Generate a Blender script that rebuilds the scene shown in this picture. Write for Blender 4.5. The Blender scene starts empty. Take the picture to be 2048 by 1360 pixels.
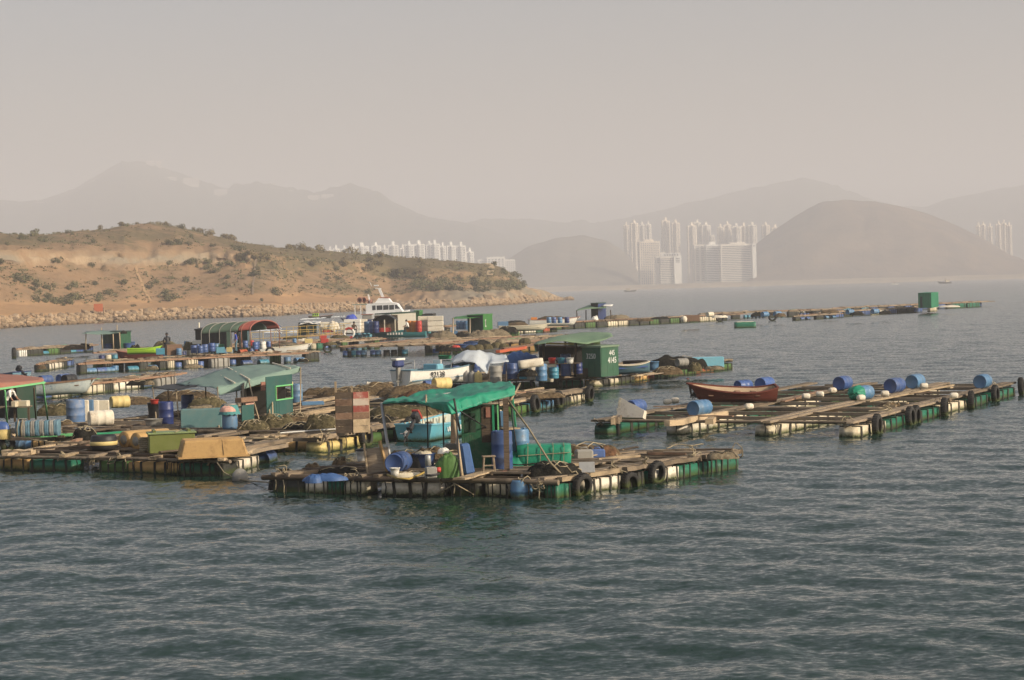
import bpy, math, random
import numpy as np
from mathutils import Vector, Matrix, noise as mnoise

random.seed(7)
SC = bpy.context.scene
COL = SC.collection
R = math.radians

# ------------------------------------------------------------------ camera, sky, sun, exposure
H = 5.5                      # eye height above the water, on a ferry deck
F = 3900.0                   # focal length in photo pixels (2048 wide)
PITCH = math.atan(100 / F)
ROLL = R(1.6)
CAM_M = Matrix.Rotation(math.pi / 2 - PITCH, 3, 'X') @ Matrix.Rotation(-ROLL, 3, 'Z')
cd = bpy.data.cameras.new('camera')
cam = bpy.data.objects.new('camera', cd)
COL.objects.link(cam)
cd.sensor_width = 36.0
cd.lens = 36.0 * F / 2048
cd.clip_start = 0.5
cd.clip_end = 20000
cam.matrix_world = Matrix.Translation((0, 0, H)) @ CAM_M.to_4x4()
SC.camera = cam

SUN_EL, SUN_AZ = R(23), R(118)       # azimuth clockwise from +Y (view direction)
w = bpy.data.worlds.new('World')
SC.world = w
w.use_nodes = True
nt = w.node_tree
bg = nt.nodes['Background']
sky = nt.nodes.new('ShaderNodeTexSky')
sky.sky_type = 'NISHITA'
sky.sun_disc = False
sky.sun_elevation = SUN_EL
sky.sun_rotation = SUN_AZ
sky.air_density = 1.0
sky.dust_density = 5.5
sky.ozone_density = 2.2
nt.links.new(sky.outputs[0], bg.inputs[0])
bg.inputs[1].default_value = 0.082
sl = bpy.data.lights.new('sun', 'SUN')
sl.energy = 3.7
sl.angle = R(1.2)
sl.color = (1.0, 0.86, 0.68)
sun = bpy.data.objects.new('sun', sl)
COL.objects.link(sun)
SUN_DIR = Vector((math.sin(SUN_AZ) * math.cos(SUN_EL), math.cos(SUN_AZ) * math.cos(SUN_EL), math.sin(SUN_EL)))
sun.rotation_euler = SUN_DIR.to_track_quat('Z', 'Y').to_euler()
sun.location = (60, -30, 60)
vs = SC.view_settings
vs.view_transform = 'Standard'
vs.look = 'None'
vs.exposure = 0.64
vs.gamma = 1.0
vs.use_curve_mapping = False
SC.cycles.use_denoising = True
SC.cycles.max_bounces = 6
SC.cycles.diffuse_bounces = 2
SC.cycles.glossy_bounces = 3
SC.cycles.transmission_bounces = 4
SC.cycles.volume_bounces = 1
SC.cycles.caustics_reflective = False
SC.cycles.caustics_refractive = False
SC.cycles.sample_clamp_indirect = 6.0

# ------------------------------------------------------------------ where a photo pixel lies in the place
def ray(px, py):
    return CAM_M @ Vector(((px - 1024) / F, -(py - 680) / F, -1.0))
def W(px, py, z=0.0):                # the point of the level plane z seen at a photo pixel
    d = ray(px, py)
    t = (z - H) / d.z
    return Vector((d.x * t, d.y * t, z))
def D(px, py, depth):                # the point at a given distance along +Y seen at a photo pixel
    d = ray(px, py)
    t = depth / d.y
    return Vector((d.x * t, depth, H + d.z * t))
def yh(px):
    return 580 + math.tan(ROLL) * (1024 - px)
def ppm(px, py, z=0.0):              # photo pixels per metre there
    return (py - yh(px)) / (H - z)
def lerp(a, b, t): return a + (b - a) * t
def interp(x, pts):
    if x <= pts[0][0]: return pts[0][1]
    for (x0, y0), (x1, y1) in zip(pts, pts[1:]):
        if x <= x1: return y0 + (y1 - y0) * (x - x0) / (x1 - x0)
    return pts[-1][1]
def fbm(x, y, z=0.0, oct=4):
    v, a, f = 0.0, 1.0, 1.0
    for _ in range(oct):
        v += a * mnoise.noise(Vector((x * f, y * f, z + 3.1 * f)))
        a *= 0.5; f *= 2.03
    return v

# ------------------------------------------------------------------ materials
MATS = {}
def newmat(name):
    m = bpy.data.materials.new(name)
    m.use_nodes = True
    t = m.node_tree
    b = t.nodes['Principled BSDF']
    return m, t, b
def N(t, kind, **kw):
    n = t.nodes.new(kind)
    for k, v in kw.items():
        if k in n.inputs.keys() if hasattr(n.inputs, 'keys') else False:
            n.inputs[k].default_value = v
        else:
            setattr(n, k, v)
    return n
def ramp(t, src, stops, mode='LINEAR'):
    r = t.nodes.new('ShaderNodeValToRGB')
    r.color_ramp.interpolation = mode
    e = r.color_ramp.elements
    while len(e) < len(stops): e.new(0.5)
    for i, (p, c) in enumerate(stops):
        e[i].position = p
        e[i].color = (c, c, c, 1) if isinstance(c, (int, float)) else (*c, 1)
    t.links.new(src, r.inputs[0])
    return r.outputs[0]
def mix(t, fac, a, b, mode='MIX'):
    m = t.nodes.new('ShaderNodeMix')
    m.data_type = 'RGBA'
    m.blend_type = mode
    for s, v in ((m.inputs[0], fac), (m.inputs[6], a), (m.inputs[7], b)):
        if isinstance(v, (int, float)): s.default_value = v
        elif isinstance(v, tuple): s.default_value = (*v, 1)
        else: t.links.new(v, s)
    return m.outputs[2]
def math_n(t, op, a, b=0.0):
    m = t.nodes.new('ShaderNodeMath')
    m.operation = op
    for s, v in ((m.inputs[0], a), (m.inputs[1], b)):
        if isinstance(v, (int, float)): s.default_value = v
        else: t.links.new(v, s)
    return m.outputs[0]
def noise_n(t, vec, scale, detail=4, rough=0.55, stretch=None):
    if stretch:
        mp = t.nodes.new('ShaderNodeMapping')
        mp.inputs['Scale'].default_value = stretch
        t.links.new(vec, mp.inputs[0]); vec = mp.outputs[0]
    n = t.nodes.new('ShaderNodeTexNoise')
    n.inputs['Scale'].default_value = scale
    n.inputs['Detail'].default_value = detail
    n.inputs['Roughness'].default_value = rough
    t.links.new(vec, n.inputs['Vector'])
    return n.outputs[0]
def bump(t, b, h, strength=0.4, dist=0.02):
    n = t.nodes.new('ShaderNodeBump')
    n.inputs['Strength'].default_value = strength
    n.inputs['Distance'].default_value = dist
    t.links.new(h, n.inputs['Height'])
    t.links.new(n.outputs[0], b.inputs['Normal'])
def coords(t, kind='Object'):
    return t.nodes.new('ShaderNodeTexCoord').outputs[kind]
def world_pos(t):
    return t.nodes.new('ShaderNodeNewGeometry').outputs['Position']
def sepz(t, v):
    s = t.nodes.new('ShaderNodeSeparateXYZ'); t.links.new(v, s.inputs[0]); return s.outputs[2]
def jitter(t, col, amt=0.3):         # each piece a little lighter or darker than its neighbour
    oi = t.nodes.new('ShaderNodeObjectInfo')
    v = math_n(t, 'ADD', math_n(t, 'MULTIPLY', oi.outputs['Random'], 2 * amt), 1 - amt)
    h = t.nodes.new('ShaderNodeHueSaturation')
    t.links.new(v, h.inputs['Value'])
    t.links.new(col, h.inputs['Color'])
    return h.outputs[0]
def surf(name, rgb, dirt=(0.09, 0.07, 0.045), wear=0.45, scale=3.0, rough=0.6, amt=0.12, algae=False, fade=None, bumps=0.15, spec=0.35, metal=0.0):
    """painted / plastic / cloth surface with grime, fading and, below the splash line, green growth"""
    if name in MATS: return MATS[name]
    m, t, b = newmat(name)
    pos = world_pos(t)
    n1 = noise_n(t, pos, scale, 6, 0.65)
    n2 = noise_n(t, pos, scale * 6, 4, 0.6)
    col = mix(t, ramp(t, n1, [(0.3, 0.0), (0.75, 1.0)]), rgb, fade or tuple(min(1, c * 1.25 + 0.02) for c in rgb))
    g = math_n(t, 'MULTIPLY', ramp(t, n1, [(0.47, 0.0), (0.68, 1.0)]), ramp(t, n2, [(0.35, 0.2), (0.65, 1.0)]))
    col = mix(t, math_n(t, 'MULTIPLY', g, wear), col, dirt)
    col = jitter(t, col, amt)
    if algae:
        z = math_n(t, 'ADD', sepz(t, pos), math_n(t, 'MULTIPLY', math_n(t, 'SUBTRACT', n2, 0.5), 0.22))
        col = mix(t, ramp(t, z, [(0.03, 1.0), (0.21, 0.0)]), col, (0.055, 0.075, 0.012))
        col = mix(t, ramp(t, z, [(0.0, 1.0), (0.06, 0.0)]), col, (0.012, 0.014, 0.008))
    t.links.new(col, b.inputs['Base Color'])
    b.inputs['Roughness'].default_value = rough
    b.inputs['Specular IOR Level'].default_value = spec
    b.inputs['Metallic'].default_value = metal
    if bumps: bump(t, b, n2, bumps, 0.03)
    MATS[name] = m
    return m
def wood_mat(name, dark, light, amt=0.3):
    m, t, b = newmat(name)
    o = coords(t)
    g = noise_n(t, o, 5.0, 5, 0.65, (0.6, 9, 9))
    p = noise_n(t, world_pos(t), 1.6, 5, 0.6)
    col = mix(t, ramp(t, g, [(0.3, 0.0), (0.7, 1.0)]), dark, light)
    col = mix(t, ramp(t, p, [(0.5, 0.0), (0.7, 0.65)]), col, (0.05, 0.04, 0.03))
    t.links.new(jitter(t, col, amt), b.inputs['Base Color'])
    b.inputs['Roughness'].default_value = 0.85
    b.inputs['Specular IOR Level'].default_value = 0.2
    bump(t, b, g, 0.5, 0.02)
    MATS[name] = m
    return m

# ------------------------------------------------------------------ mesh building
class MB:
    def __init__(s): s.v = []; s.f = []; s.sm = []; s.mi = []
    def add(s, vs, fs, smooth=False, mi=0):
        o = len(s.v)
        s.v += [tuple(p) for p in vs]
        for f in fs:
            s.f.append([i + o for i in f]); s.sm.append(smooth); s.mi.append(mi)
        return s
    def box(s, c, size, rz=0.0, M=None, taper=1.0, bev=0.0, mi=0):
        hx, hy, hz = size[0] / 2, size[1] / 2, size[2] / 2
        X = Matrix.Translation(c) @ Matrix.Rotation(rz, 4, 'Z')
        if M is not None: X = Matrix.Translation(c) @ M.to_4x4()
        if bev:
            b = min(bev, hx * .45, hy * .45, hz * .45)
            ring = lambda z, ix, iy: [(hx - ix, -hy + b + 0, z), (hx - ix, hy - b, z), (hx - b, hy - iy, z), (-hx + b, hy - iy, z), (-hx + ix, hy - b, z), (-hx + ix, -hy + b, z), (-hx + b, -hy + iy, z), (hx - b, -hy + iy, z)]
            vs = [ (x, y, z) for z, i in ((-hz, b), (-hz + b, 0), (hz - b, 0), (hz, b)) for x, y, z in ring(z, i, i)]
            vs = [X @ Vector((p[0] * (taper if p[2] > 0 else 1), p[1] * (taper if p[2] > 0 else 1), p[2])) for p in vs]
            fs = [[0, 7, 6, 5, 4, 3, 2, 1], [24 + i for i in range(8)]]
            for k in range(3):
                for i in range(8): fs.append([k * 8 + i, k * 8 + (i + 1) % 8, k * 8 + 8 + (i + 1) % 8, k * 8 + 8 + i])
            return s.add(vs, fs, False, mi)
        vs = [X @ Vector((x * hx * (taper if z > 0 else 1), y * hy * (taper if z > 0 else 1), z * hz)) for z in (-1, 1) for y in (-1, 1) for x in (-1, 1)]
        return s.add(vs, [[0, 2, 3, 1], [4, 5, 7, 6], [0, 1, 5, 4], [2, 6, 7, 3], [0, 4, 6, 2], [1, 3, 7, 5]], False, mi)
    def bar(s, a, b, wd, ht=None, mi=0, up=(0, 0, 1)):
        a, b = Vector(a), Vector(b); ht = ht or wd
        d = b - a; L = d.length
        if L < 1e-6: return s
        d /= L
        u = Vector(up)
        if abs(d.dot(u)) > 0.98: u = Vector((1, 0, 0))
        y = u.cross(d).normalized(); z = d.cross(y)
        return s.box((a + b) / 2, (L, wd, ht), M=Matrix((d, y, z)).transposed(), mi=mi)
    def tube(s, pts, r, n=6, cap=True, mi=0, smooth=True):
        pts = [Vector(p) for p in pts]; k = len(pts)
        rs = r if isinstance(r, (list, tuple)) else [r] * k
        vs, fs = [], []; pu = None
        for i, p in enumerate(pts):
            d = (pts[min(i + 1, k - 1)] - pts[max(i - 1, 0)])
            d = d.normalized() if d.length > 1e-9 else Vector((0, 0, 1))
            if pu is None: pu = d.orthogonal().normalized()
            u = pu - d * pu.dot(d)
            u = u.normalized() if u.length > 1e-6 else d.orthogonal().normalized()
            pu = u; q = d.cross(u)
            for j in range(n):
                a = 2 * math.pi * j / n
                vs.append(p + (u * math.cos(a) + q * math.sin(a)) * rs[i])
        for i in range(k - 1):
            for j in range(n):
                fs.append([i * n + j, i * n + (j + 1) % n, i * n + n + (j + 1) % n, i * n + n + j])
        s.add(vs, fs, smooth, mi)
        if cap:
            o = len(s.v) - len(vs)
            s.f.append([o + j for j in reversed(range(n))]); s.f.append([o + (k - 1) * n + j for j in range(n)])
            s.sm += [False, False]; s.mi += [mi, mi]
        return s
    def lathe(s, prof, n=14, X=None, smooth=True, mi=0, arc=1.0):
        vs, fs = [], []; X = X or Matrix.Identity(4)
        for r, z in prof:
            for j in range(n):
                a = 2 * math.pi * j / n * arc
                vs.append(X @ Vector((r * math.cos(a), r * math.sin(a), z)))
        for i in range(len(prof) - 1):
            for j in range(n if arc == 1.0 else n - 1):
                fs.append([i * n + j, i * n + (j + 1) % n, i * n + n + (j + 1) % n, i * n + n + j])
        s.add(vs, fs, smooth, mi)
        o = len(s.v) - len(vs)
        for ring, rev in ((0, True), (len(prof) - 1, False)):
            if prof[ring][0] > 1e-4:
                ids = [o + ring * n + j for j in range(n)]
                s.f.append(ids[::-1] if rev else ids); s.sm.append(False); s.mi.append(mi)
        return s
    def grid(s, nu, nv, fn, smooth=True, mi=0, thick=0.0):
        vs = [Vector(fn(i / nu, j / nv)) for j in range(nv + 1) for i in range(nu + 1)]
        q = lambda i, j: j * (nu + 1) + i
        fs = [[q(i, j), q(i + 1, j), q(i + 1, j + 1), q(i, j + 1)] for j in range(nv) for i in range(nu)]
        s.add(vs, fs, smooth, mi)
        if thick:
            s.add([v - Vector((0, 0, thick)) for v in vs], [f[::-1] for f in fs], smooth, mi)
        return s
    def mesh(s, name, mats):
        me = bpy.data.meshes.new(name)
        me.from_pydata(s.v, [], s.f)
        me.polygons.foreach_set('use_smooth', s.sm)
        for m in (mats if isinstance(mats, (list, tuple)) else [mats]): me.materials.append(m)
        if any(s.mi): me.polygons.foreach_set('material_index', s.mi)
        me.update()
        return me
    def build(s, name, mats, parent=None, loc=None):
        return obj(name, s.mesh(name, mats), parent, loc)
def obj(name, me, parent=None, loc=None, rz=0.0, scale=None):
    o = bpy.data.objects.new(name, me)
    COL.objects.link(o)
    if parent: o.parent = parent
    if loc is not None: o.location = loc
    if rz: o.rotation_euler = (0, 0, rz)
    if scale: o.scale = scale
    return o
def tag(o, label, cat, group=None):
    o['label'] = label; o['category'] = cat
    if group: o['group'] = group
    return o
def struct(o): o['kind'] = 'structure'; return o
def stuff(o): o['kind'] = 'stuff'; return o
def thing(name, label, cat, loc=(0, 0, 0), rz=0.0, group=None):
    o = obj(name, None, None, loc, rz)
    o.empty_display_size = 0.3
    return tag(o, label, cat, group)
ORD = ['first', 'second', 'third', 'fourth', 'fifth', 'sixth', 'seventh', 'eighth', 'ninth', 'tenth', 'eleventh', 'twelfth', 'thirteenth', 'fourteenth', 'fifteenth', 'sixteenth']
# ------------------------------------------------------------------ water
def water_mat():
    m, t, b = newmat('sea_water')
    pos = world_pos(t)
    b.inputs['Base Color'].default_value = (0.014, 0.036, 0.025, 1)
    b.inputs['Roughness'].default_value = 0.07
    b.inputs['IOR'].default_value = 1.333
    # ripples too fine to model: the surface leans a little every way, more across the wind
    vs_ = None
    for sc, amp, st in ((1.5, 0.18, (0.9, 1.3, 1)), (6.0, 0.44, (1.0, 1.3, 1))):
        mp = t.nodes.new('ShaderNodeMapping'); mp.inputs['Scale'].default_value = st; t.links.new(pos, mp.inputs[0])
        n = t.nodes.new('ShaderNodeTexNoise'); n.inputs['Scale'].default_value = sc; n.inputs['Detail'].default_value = 3.0; n.inputs['Roughness'].default_value = 0.6
        t.links.new(mp.outputs[0], n.inputs['Vector'])
        a = t.nodes.new('ShaderNodeVectorMath'); a.operation = 'SUBTRACT'; t.links.new(n.outputs['Color'], a.inputs[0]); a.inputs[1].default_value = (.5, .5, .5)
        q = t.nodes.new('ShaderNodeVectorMath'); q.operation = 'MULTIPLY'; t.links.new(a.outputs[0], q.inputs[0]); q.inputs[1].default_value = (amp, amp * 1.25, 0)
        if vs_ is None: vs_ = q.outputs[0]
        else:
            ad = t.nodes.new('ShaderNodeVectorMath'); t.links.new(vs_, ad.inputs[0]); t.links.new(q.outputs[0], ad.inputs[1]); vs_ = ad.outputs[0]
    tl = t.nodes.new('ShaderNodeVectorMath'); t.links.new(vs_, tl.inputs[0]); tl.inputs[1].default_value = (0.02, -0.078, 0); vs_ = tl.outputs[0]   # constant lean toward the view side, added to darken the reflected sky
    g = t.nodes.new('ShaderNodeNewGeometry')
    ad = t.nodes.new('ShaderNodeVectorMath'); t.links.new(g.outputs['Normal'], ad.inputs[0]); t.links.new(vs_, ad.inputs[1])
    nn = t.nodes.new('ShaderNodeVectorMath'); nn.operation = 'NORMALIZE'; t.links.new(ad.outputs[0], nn.inputs[0])
    t.links.new(nn.outputs[0], b.inputs['Normal'])
    return m
def build_water():
    rng = np.random.default_rng(3)
    # fan of rings round the ferry: fine where the photograph looks, coarse behind
    r = [1.5]
    while r[-1] < 420: r.append(r[-1] * 1.0 + max(0.10, r[-1] * 0.0042))
    while r[-1] < 9000: r.append(r[-1] * 1.06)
    r = np.array(r)
    a = np.concatenate([np.linspace(-180, -21, 24)[:-1], np.linspace(-21, 21, 420), np.linspace(21, 180, 24)[1:]])
    a = np.radians(a)
    RR, AA = np.meshgrid(r, a, indexing='ij')
    X = RR * np.sin(AA); Y = RR * np.cos(AA)
    Z = np.zeros_like(X)
    for k in range(90):
        L = 0.5 * (9 ** rng.random())
        th = R(250) + rng.normal(0, 0.85)        # a loose chop, the wind slanting across the view
        amp = 0.0112 * L ** 0.6
        q = 2 * math.pi / L
        ph = rng.random() * 6.28
        fade = np.clip(1.6 - RR / (L * 75), 0, 1)
        s = np.sin(q * (X * math.cos(th) + Y * math.sin(th)) + ph)
        Z += amp * fade * (s + 0.35 * s * np.abs(s))
    Z *= 0.14
    n, mth = X.shape
    vs = np.stack([X, Y, Z], -1).reshape(-1, 3)
    i = np.arange(n - 1)[:, None] * mth + np.arange(mth - 1)[None, :]
    fc = np.stack([i, i + mth, i + mth + 1, i + 1], -1).reshape(-1, 4)
    me = bpy.data.meshes.new('sea')
    me.vertices.add(len(vs)); me.vertices.foreach_set('co', vs.ravel())
    me.loops.add(fc.size); me.loops.foreach_set('vertex_index', fc.ravel())
    me.polygons.add(len(fc)); me.polygons.foreach_set('loop_start', np.arange(0, fc.size, 4)); me.polygons.foreach_set('loop_total', np.full(len(fc), 4))
    me.update(calc_edges=True)
    me.polygons.foreach_set('use_smooth', np.ones(len(fc), dtype=bool))
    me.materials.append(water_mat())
    # flip if upside down
    if me.polygons[0].normal.z < 0: me.flip_normals()
    o = obj('sea', me); struct(o)
    return o
build_water()

# ------------------------------------------------------------------ the quarried island
ISL = [  # photo column: shore, wall top, foot, cliff foot, cliff top, crest (photo rows); bench, slope, back depths behind the shore
    (-420, 690, 664, 614, 540, 500, 470), (-150, 668, 642, 608, 536, 500, 468), (0, 657, 634, 606, 533, 502, 471), (100, 651, 629, 606, 535, 504, 470), (200, 646, 624, 608, 535, 505, 461),
    (250, 644, 622, 606, 535, 505, 452), (300, 641, 620, 603, 533, 505, 449), (350, 639, 618, 600, 531, 504, 454), (400, 637, 617, 597, 530, 504, 466), (500, 634, 613, 592, 527, 506, 489),
    (550, 632, 611, 590, 530, 512, 497), (600, 628, 609, 592, 535, 515, 499), (700, 623, 606, 593, 545, 525, 508), (780, 619, 604, 590, 555, 535, 513), (850, 617, 603, 587, 560, 540, 519), (930, 614, 600, 584, 564, 545, 525),
    (985, 611, 597, 582, 566, 550, 529), (1007, 610, 596, 581, 568, 553, 536), (1030, 608, 594, 580, 571, 560, 553), (1045, 607, 592, 578, 575, 571, 567), (1058, 606, 590, 580, 579, 578, 577), (1085, 604, 592, 584, 582, 581, 580), (1110, 602, 597, 592, 591, 590, 590), (1128, 600.5, 599, 598, 598, 598, 598)]
def isl(px):
    return [interp(px, [(r[0], r[k]) for r in ISL]) for k in range(1, 7)]
def island_depths(px):
    s = isl(px)
    ds = W(px, s[0]).y
    k = interp(px, [(-420, 1.0), (600, 1.0), (1000, 0.45), (1060, 0.25), (1128, 0.04)])
    return s, [ds, ds + 7, ds + 7 + 70 * k, ds + 7 + 115 * k, ds + 7 + 121 * k, ds + 7 + 230 * k]
def island_mat():
    m, t, b = newmat('dry_hillside')
    at = t.nodes.new('ShaderNodeVertexColor'); at.layer_name = 'zone'
    sp = t.nodes.new('ShaderNodeSeparateColor'); t.links.new(at.outputs[0], sp.inputs[0])
    pos = world_pos(t)
    n1 = noise_n(t, pos, 0.035, 6, 0.6)
    n2 = noise_n(t, pos, 0.35, 5, 0.65)
    n3 = noise_n(t, pos, 0.05, 6, 0.7, (1, 1, 2))
    grass = mix(t, ramp(t, n1, [(0.35, 0.0), (0.65, 1.0)]), (0.32, 0.20, 0.108), (0.26, 0.168, 0.095))
    grass = mix(t, ramp(t, n2, [(0.42, 0.0), (0.62, 0.55)]), grass, (0.34, 0.235, 0.14))
    sc = math_n(t, 'ADD', n3, math_n(t, 'MULTIPLY', sp.outputs[1], 0.30))
    grass = mix(t, ramp(t, sc, [(0.56, 0.0), (0.70, 0.7)]), grass, (0.10, 0.095, 0.048))
    rock = mix(t, ramp(t, noise_n(t, pos, 0.22, 6, 0.7, (1, 1, 0.35)), [(0.38, 0.0), (0.62, 1.0)]), (0.30, 0.20, 0.115), (0.44, 0.34, 0.225))
    rock = mix(t, ramp(t, noise_n(t, pos, 0.03, 3, 0.5), [(0.45, 0.0), (0.55, 0.8)]), rock, (0.25, 0.225, 0.17))
    bench = mix(t, ramp(t, n2, [(0.3, 0.0), (0.7, 1.0)]), (0.50, 0.30, 0.15), (0.42, 0.26, 0.135))
    bench = mix(t, ramp(t, noise_n(t, pos, 0.09, 5, 0.6, (0.4, 1.5, 1)), [(0.55, 0.0), (0.7, 0.5)]), bench, (0.2, 0.11, 0.055))
    col = mix(t, sp.outputs[0], grass, rock)
    col = mix(t, sp.outputs[2], col, bench)
    t.links.new(col, b.inputs['Base Color'])
    b.inputs['Roughness'].default_value = 0.95
    b.inputs['Specular IOR Level'].default_value = 0.05
    bump(t, b, n2, 0.8, 0.8)
    return m
ISLAND_PTS = {}
def build_island():
    cols = [-420 + 30 * i for i in range(9)] + [-150 + 4 * i for i in range(320)]
    cols = [c for c in cols if c <= 1128]
    rows = [0, .35, .7, 1.0, 1.2, 1.4, 1.6, 1.8, 2.0] + [2 + i / 9 for i in range(1, 10)] + [3.2, 3.35, 3.5, 3.65, 3.8, 4.0] + [4 + i / 12 for i in range(1, 13)] + [5.2, 5.5, 6.0]
    vs, fs, zc = [], [], []
    for px in cols:
        s, dp = island_depths(px)
        P = [D(px, s[k], dp[k]) for k in range(6)]
        P[0].z = -0.6
        bdir = Vector((P[5].x, P[5].y, 0)).normalized()
        for u in rows:
            if u <= 5:
                k = min(int(u), 4); f = u - k
                p = P[k].lerp(P[k + 1], f)
                if k == 4: p.z = P[4].z + (P[5].z - P[4].z) * math.sin(f * math.pi / 2) ** 1.0
            else:
                back = (u - 5) * 260
                p = P[5] + bdir * back
                p.z = P[5].z - 6 * (u - 5) - (P[5].z + 4) * min(1, (u - 5)) ** 1.3
            amp = 0.0 if u < 1 else (0.2 if u < 2 else (1.0 if u < 3 else (0.8 if u < 4 else 1.1)))
            if px > 1000: amp *= max(0.15, (1128 - px) / 128)
            if 0 < u < 5: p.z += amp * fbm(p.x * 0.06, p.y * 0.06, 1.7, 4) * min(1, (5 - u) * 2 + 0.25)
            if 2.9 < u < 4.1:
                p.y += 4 * fbm(p.x * 0.13, u * 2, 0.4, 5) * (1 if px < 560 else 0); p.z += 1.2 * fbm(p.x * .3, u * 3, 2.0, 3) * (px < 560)
            if px > 720 and 0 <= u <= 2:                   # broken natural rock along the point
                p.z += 1.6 * (fbm(p.x * 0.25, p.y * 0.25, 9.0, 4)) * min(1, (px - 720) / 60) * (1 if u < 1.5 else .6)
            vs.append(p)
            cliff = max(0, 1 - abs(u - 3.55) / 0.55) * (1 if px < 430 else max(0.0, 1 - (px - 430) / 130))
            cliff = max(cliff, 1.0 if px > 1040 else (max(0, 1 - u / 1.6) if px > 600 else (1.0 if u < 1 else 0)))
            if px > 800: cliff = max(cliff, (1.0 if u < 2.2 else 0) * min(1, (px - 800) / 150))
            g = (0.0 if u < 3 else (0.55 if u > 4 else 0.15)) + (0.35 if px > 500 and u > 2 else 0) - (0.35 if px < 500 and 3 < u < 4.2 else 0)
            bn = 1.0 if 1 <= u <= 2.05 else 0.0
            if px > 760: bn *= max(0.0, 1 - (px - 760) / 150)
            zc.append((min(1, cliff), max(0, min(1, g)), bn * (1 - min(1, cliff) * .6), 1))
    n = len(rows)
    for i in range(len(cols) - 1):
        for j in range(n - 1):
            fs.append([i * n + j, (i + 1) * n + j, (i + 1) * n + j + 1, i * n + j + 1])
    me = bpy.data.meshes.new('island')
    me.from_pydata([tuple(v) for v in vs], [], fs)
    ca = me.color_attributes.new('zone', 'FLOAT_COLOR', 'POINT')
    ca.data.foreach_set('color', np.array(zc, dtype=np.float32).ravel())
    me.polygons.foreach_set('use_smooth', [True] * len(fs))
    me.materials.append(island_mat())
    me.update()
    o = obj('hill_terrain', me); struct(o)
    return cols, rows, vs
ISL_COLS, ISL_ROWS, ISL_VS = build_island()
def on_island(px, u):                # a point of the hillside: photo column and 0..5 from shore to crest
    n = len(ISL_ROWS)
    i = min(range(len(ISL_COLS)), key=lambda k: abs(ISL_COLS[k] - px))
    j = max(0, min(n - 2, next((k for k in range(n - 1) if ISL_ROWS[k + 1] >= u), n - 2)))
    f = (u - ISL_ROWS[j]) / (ISL_ROWS[j + 1] - ISL_ROWS[j])
    return Vector(ISL_VS[i * n + j]).lerp(Vector(ISL_VS[i * n + j + 1]), f)

# ------------------------------------------------------------------ far hills across the channel
def far_mat(name, a, b_):
    m, t, b = newmat(name)
    pos = world_pos(t)
    n1 = noise_n(t, pos, 0.012, 6, 0.65)
    t.links.new(mix(t, ramp(t, n1, [(0.38, 0.0), (0.62, 1.0)]), a, b_), b.inputs['Base Color'])
    b.inputs['Roughness'].default_value = 0.95
    b.inputs['Specular IOR Level'].default_value = 0.05
    bump(t, b, n1, 0.8, 12.0)
    return m
def ridge(name, pts, dc, df, mat, shore=None, rough=6.0, step=8, back=900):
    xs = np.arange(pts[0][0], pts[-1][0] + 1, step)
    rows = [0, 0.03, .08, .16, .25, .35, .45, .55, .65, .75, .84, .92, 1.0, 1.15, 1.5]
    vs, fs = [], []
    for px in xs:
        c = D(px, interp(px, pts), dc)
        base = D(px, 580, df if not shore else interp(px, shore)); base.z = -1
        for u in rows:
            p = base.lerp(c, min(u, 1.0))
            if u <= 1: p.z = -1 + (c.z + 1) * (math.sin(u * math.pi / 2) * 0.55 + u * 0.45)
            else: p = c + Vector((0, (u - 1) * back * 2, -(c.z) * (u - 1) * 2))
            e = rough * fbm(p.x * 0.004, p.y * 0.004, dc, 5) * min(1.0, u * 4) * (1.0 if u < .95 else .12)
            e += rough * .9 * (abs(fbm(p.x * .013, p.y * .007, dc + 3, 4)) - .25) * min(1.0, u * 4) * (1.0 if u < .95 else .3)
            p.z += e
            if u == 0.03: p.z = max(p.z, 6.0)
            vs.append(tuple(p))
    n = len(rows)
    for i in range(len(xs) - 1):
        for j in range(n - 1): fs.append([i * n + j, (i + 1) * n + j, (i + 1) * n + j + 1, i * n + j + 1])
    me = bpy.data.meshes.new(name); me.from_pydata(vs, [], fs)
    me.polygons.foreach_set('use_smooth', [True] * len(fs)); me.materials.append(mat); me.update()
    return struct(obj(name, me))
FAR_GREEN = far_mat('far_green_slope', (0.035, 0.05, 0.03), (0.06, 0.065, 0.035))
FAR_MID = far_mat('far_olive_slope', (0.13, 0.115, 0.085), (0.17, 0.145, 0.105))
FAR_BROWN = far_mat('far_brown_slope', (0.12, 0.085, 0.06), (0.20, 0.14, 0.09))
ridge('mountain', [(-900, 440), (-400, 420), (0, 406), (80, 400), (150, 376), (200, 346), (245, 325), (280, 321), (325, 334), (400, 360), (450, 377), (520, 366), (600, 386), (650, 388), (700, 366), (760, 386), (800, 410), (860, 436), (930, 446), (1020, 470), (1120, 500), (1230, 560)], 6500, 5200, FAR_GREEN, rough=30)
ridge('far_hills', [(700, 500), (850, 458), (960, 440), (1060, 437), (1120, 446), (1200, 446), (1300, 425), (1400, 401), (1500, 378), (1560, 366), (1605, 354), (1650, 364), (1720, 392), (1800, 412), (1850, 416), (1900, 397), (1960, 384), (2048, 370), (2200, 380), (2600, 420), (3000, 450)], 7200, 6000, FAR_GREEN, rough=26)
ridge('wooded_hill', [(880, 582), (960, 545), (1010, 522), (1060, 492), (1110, 476), (1165, 470), (1215, 482), (1245, 500), (1268, 528), (1285, 560), (1296, 585)], 4250, 3750, FAR_MID, rough=9)
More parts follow.
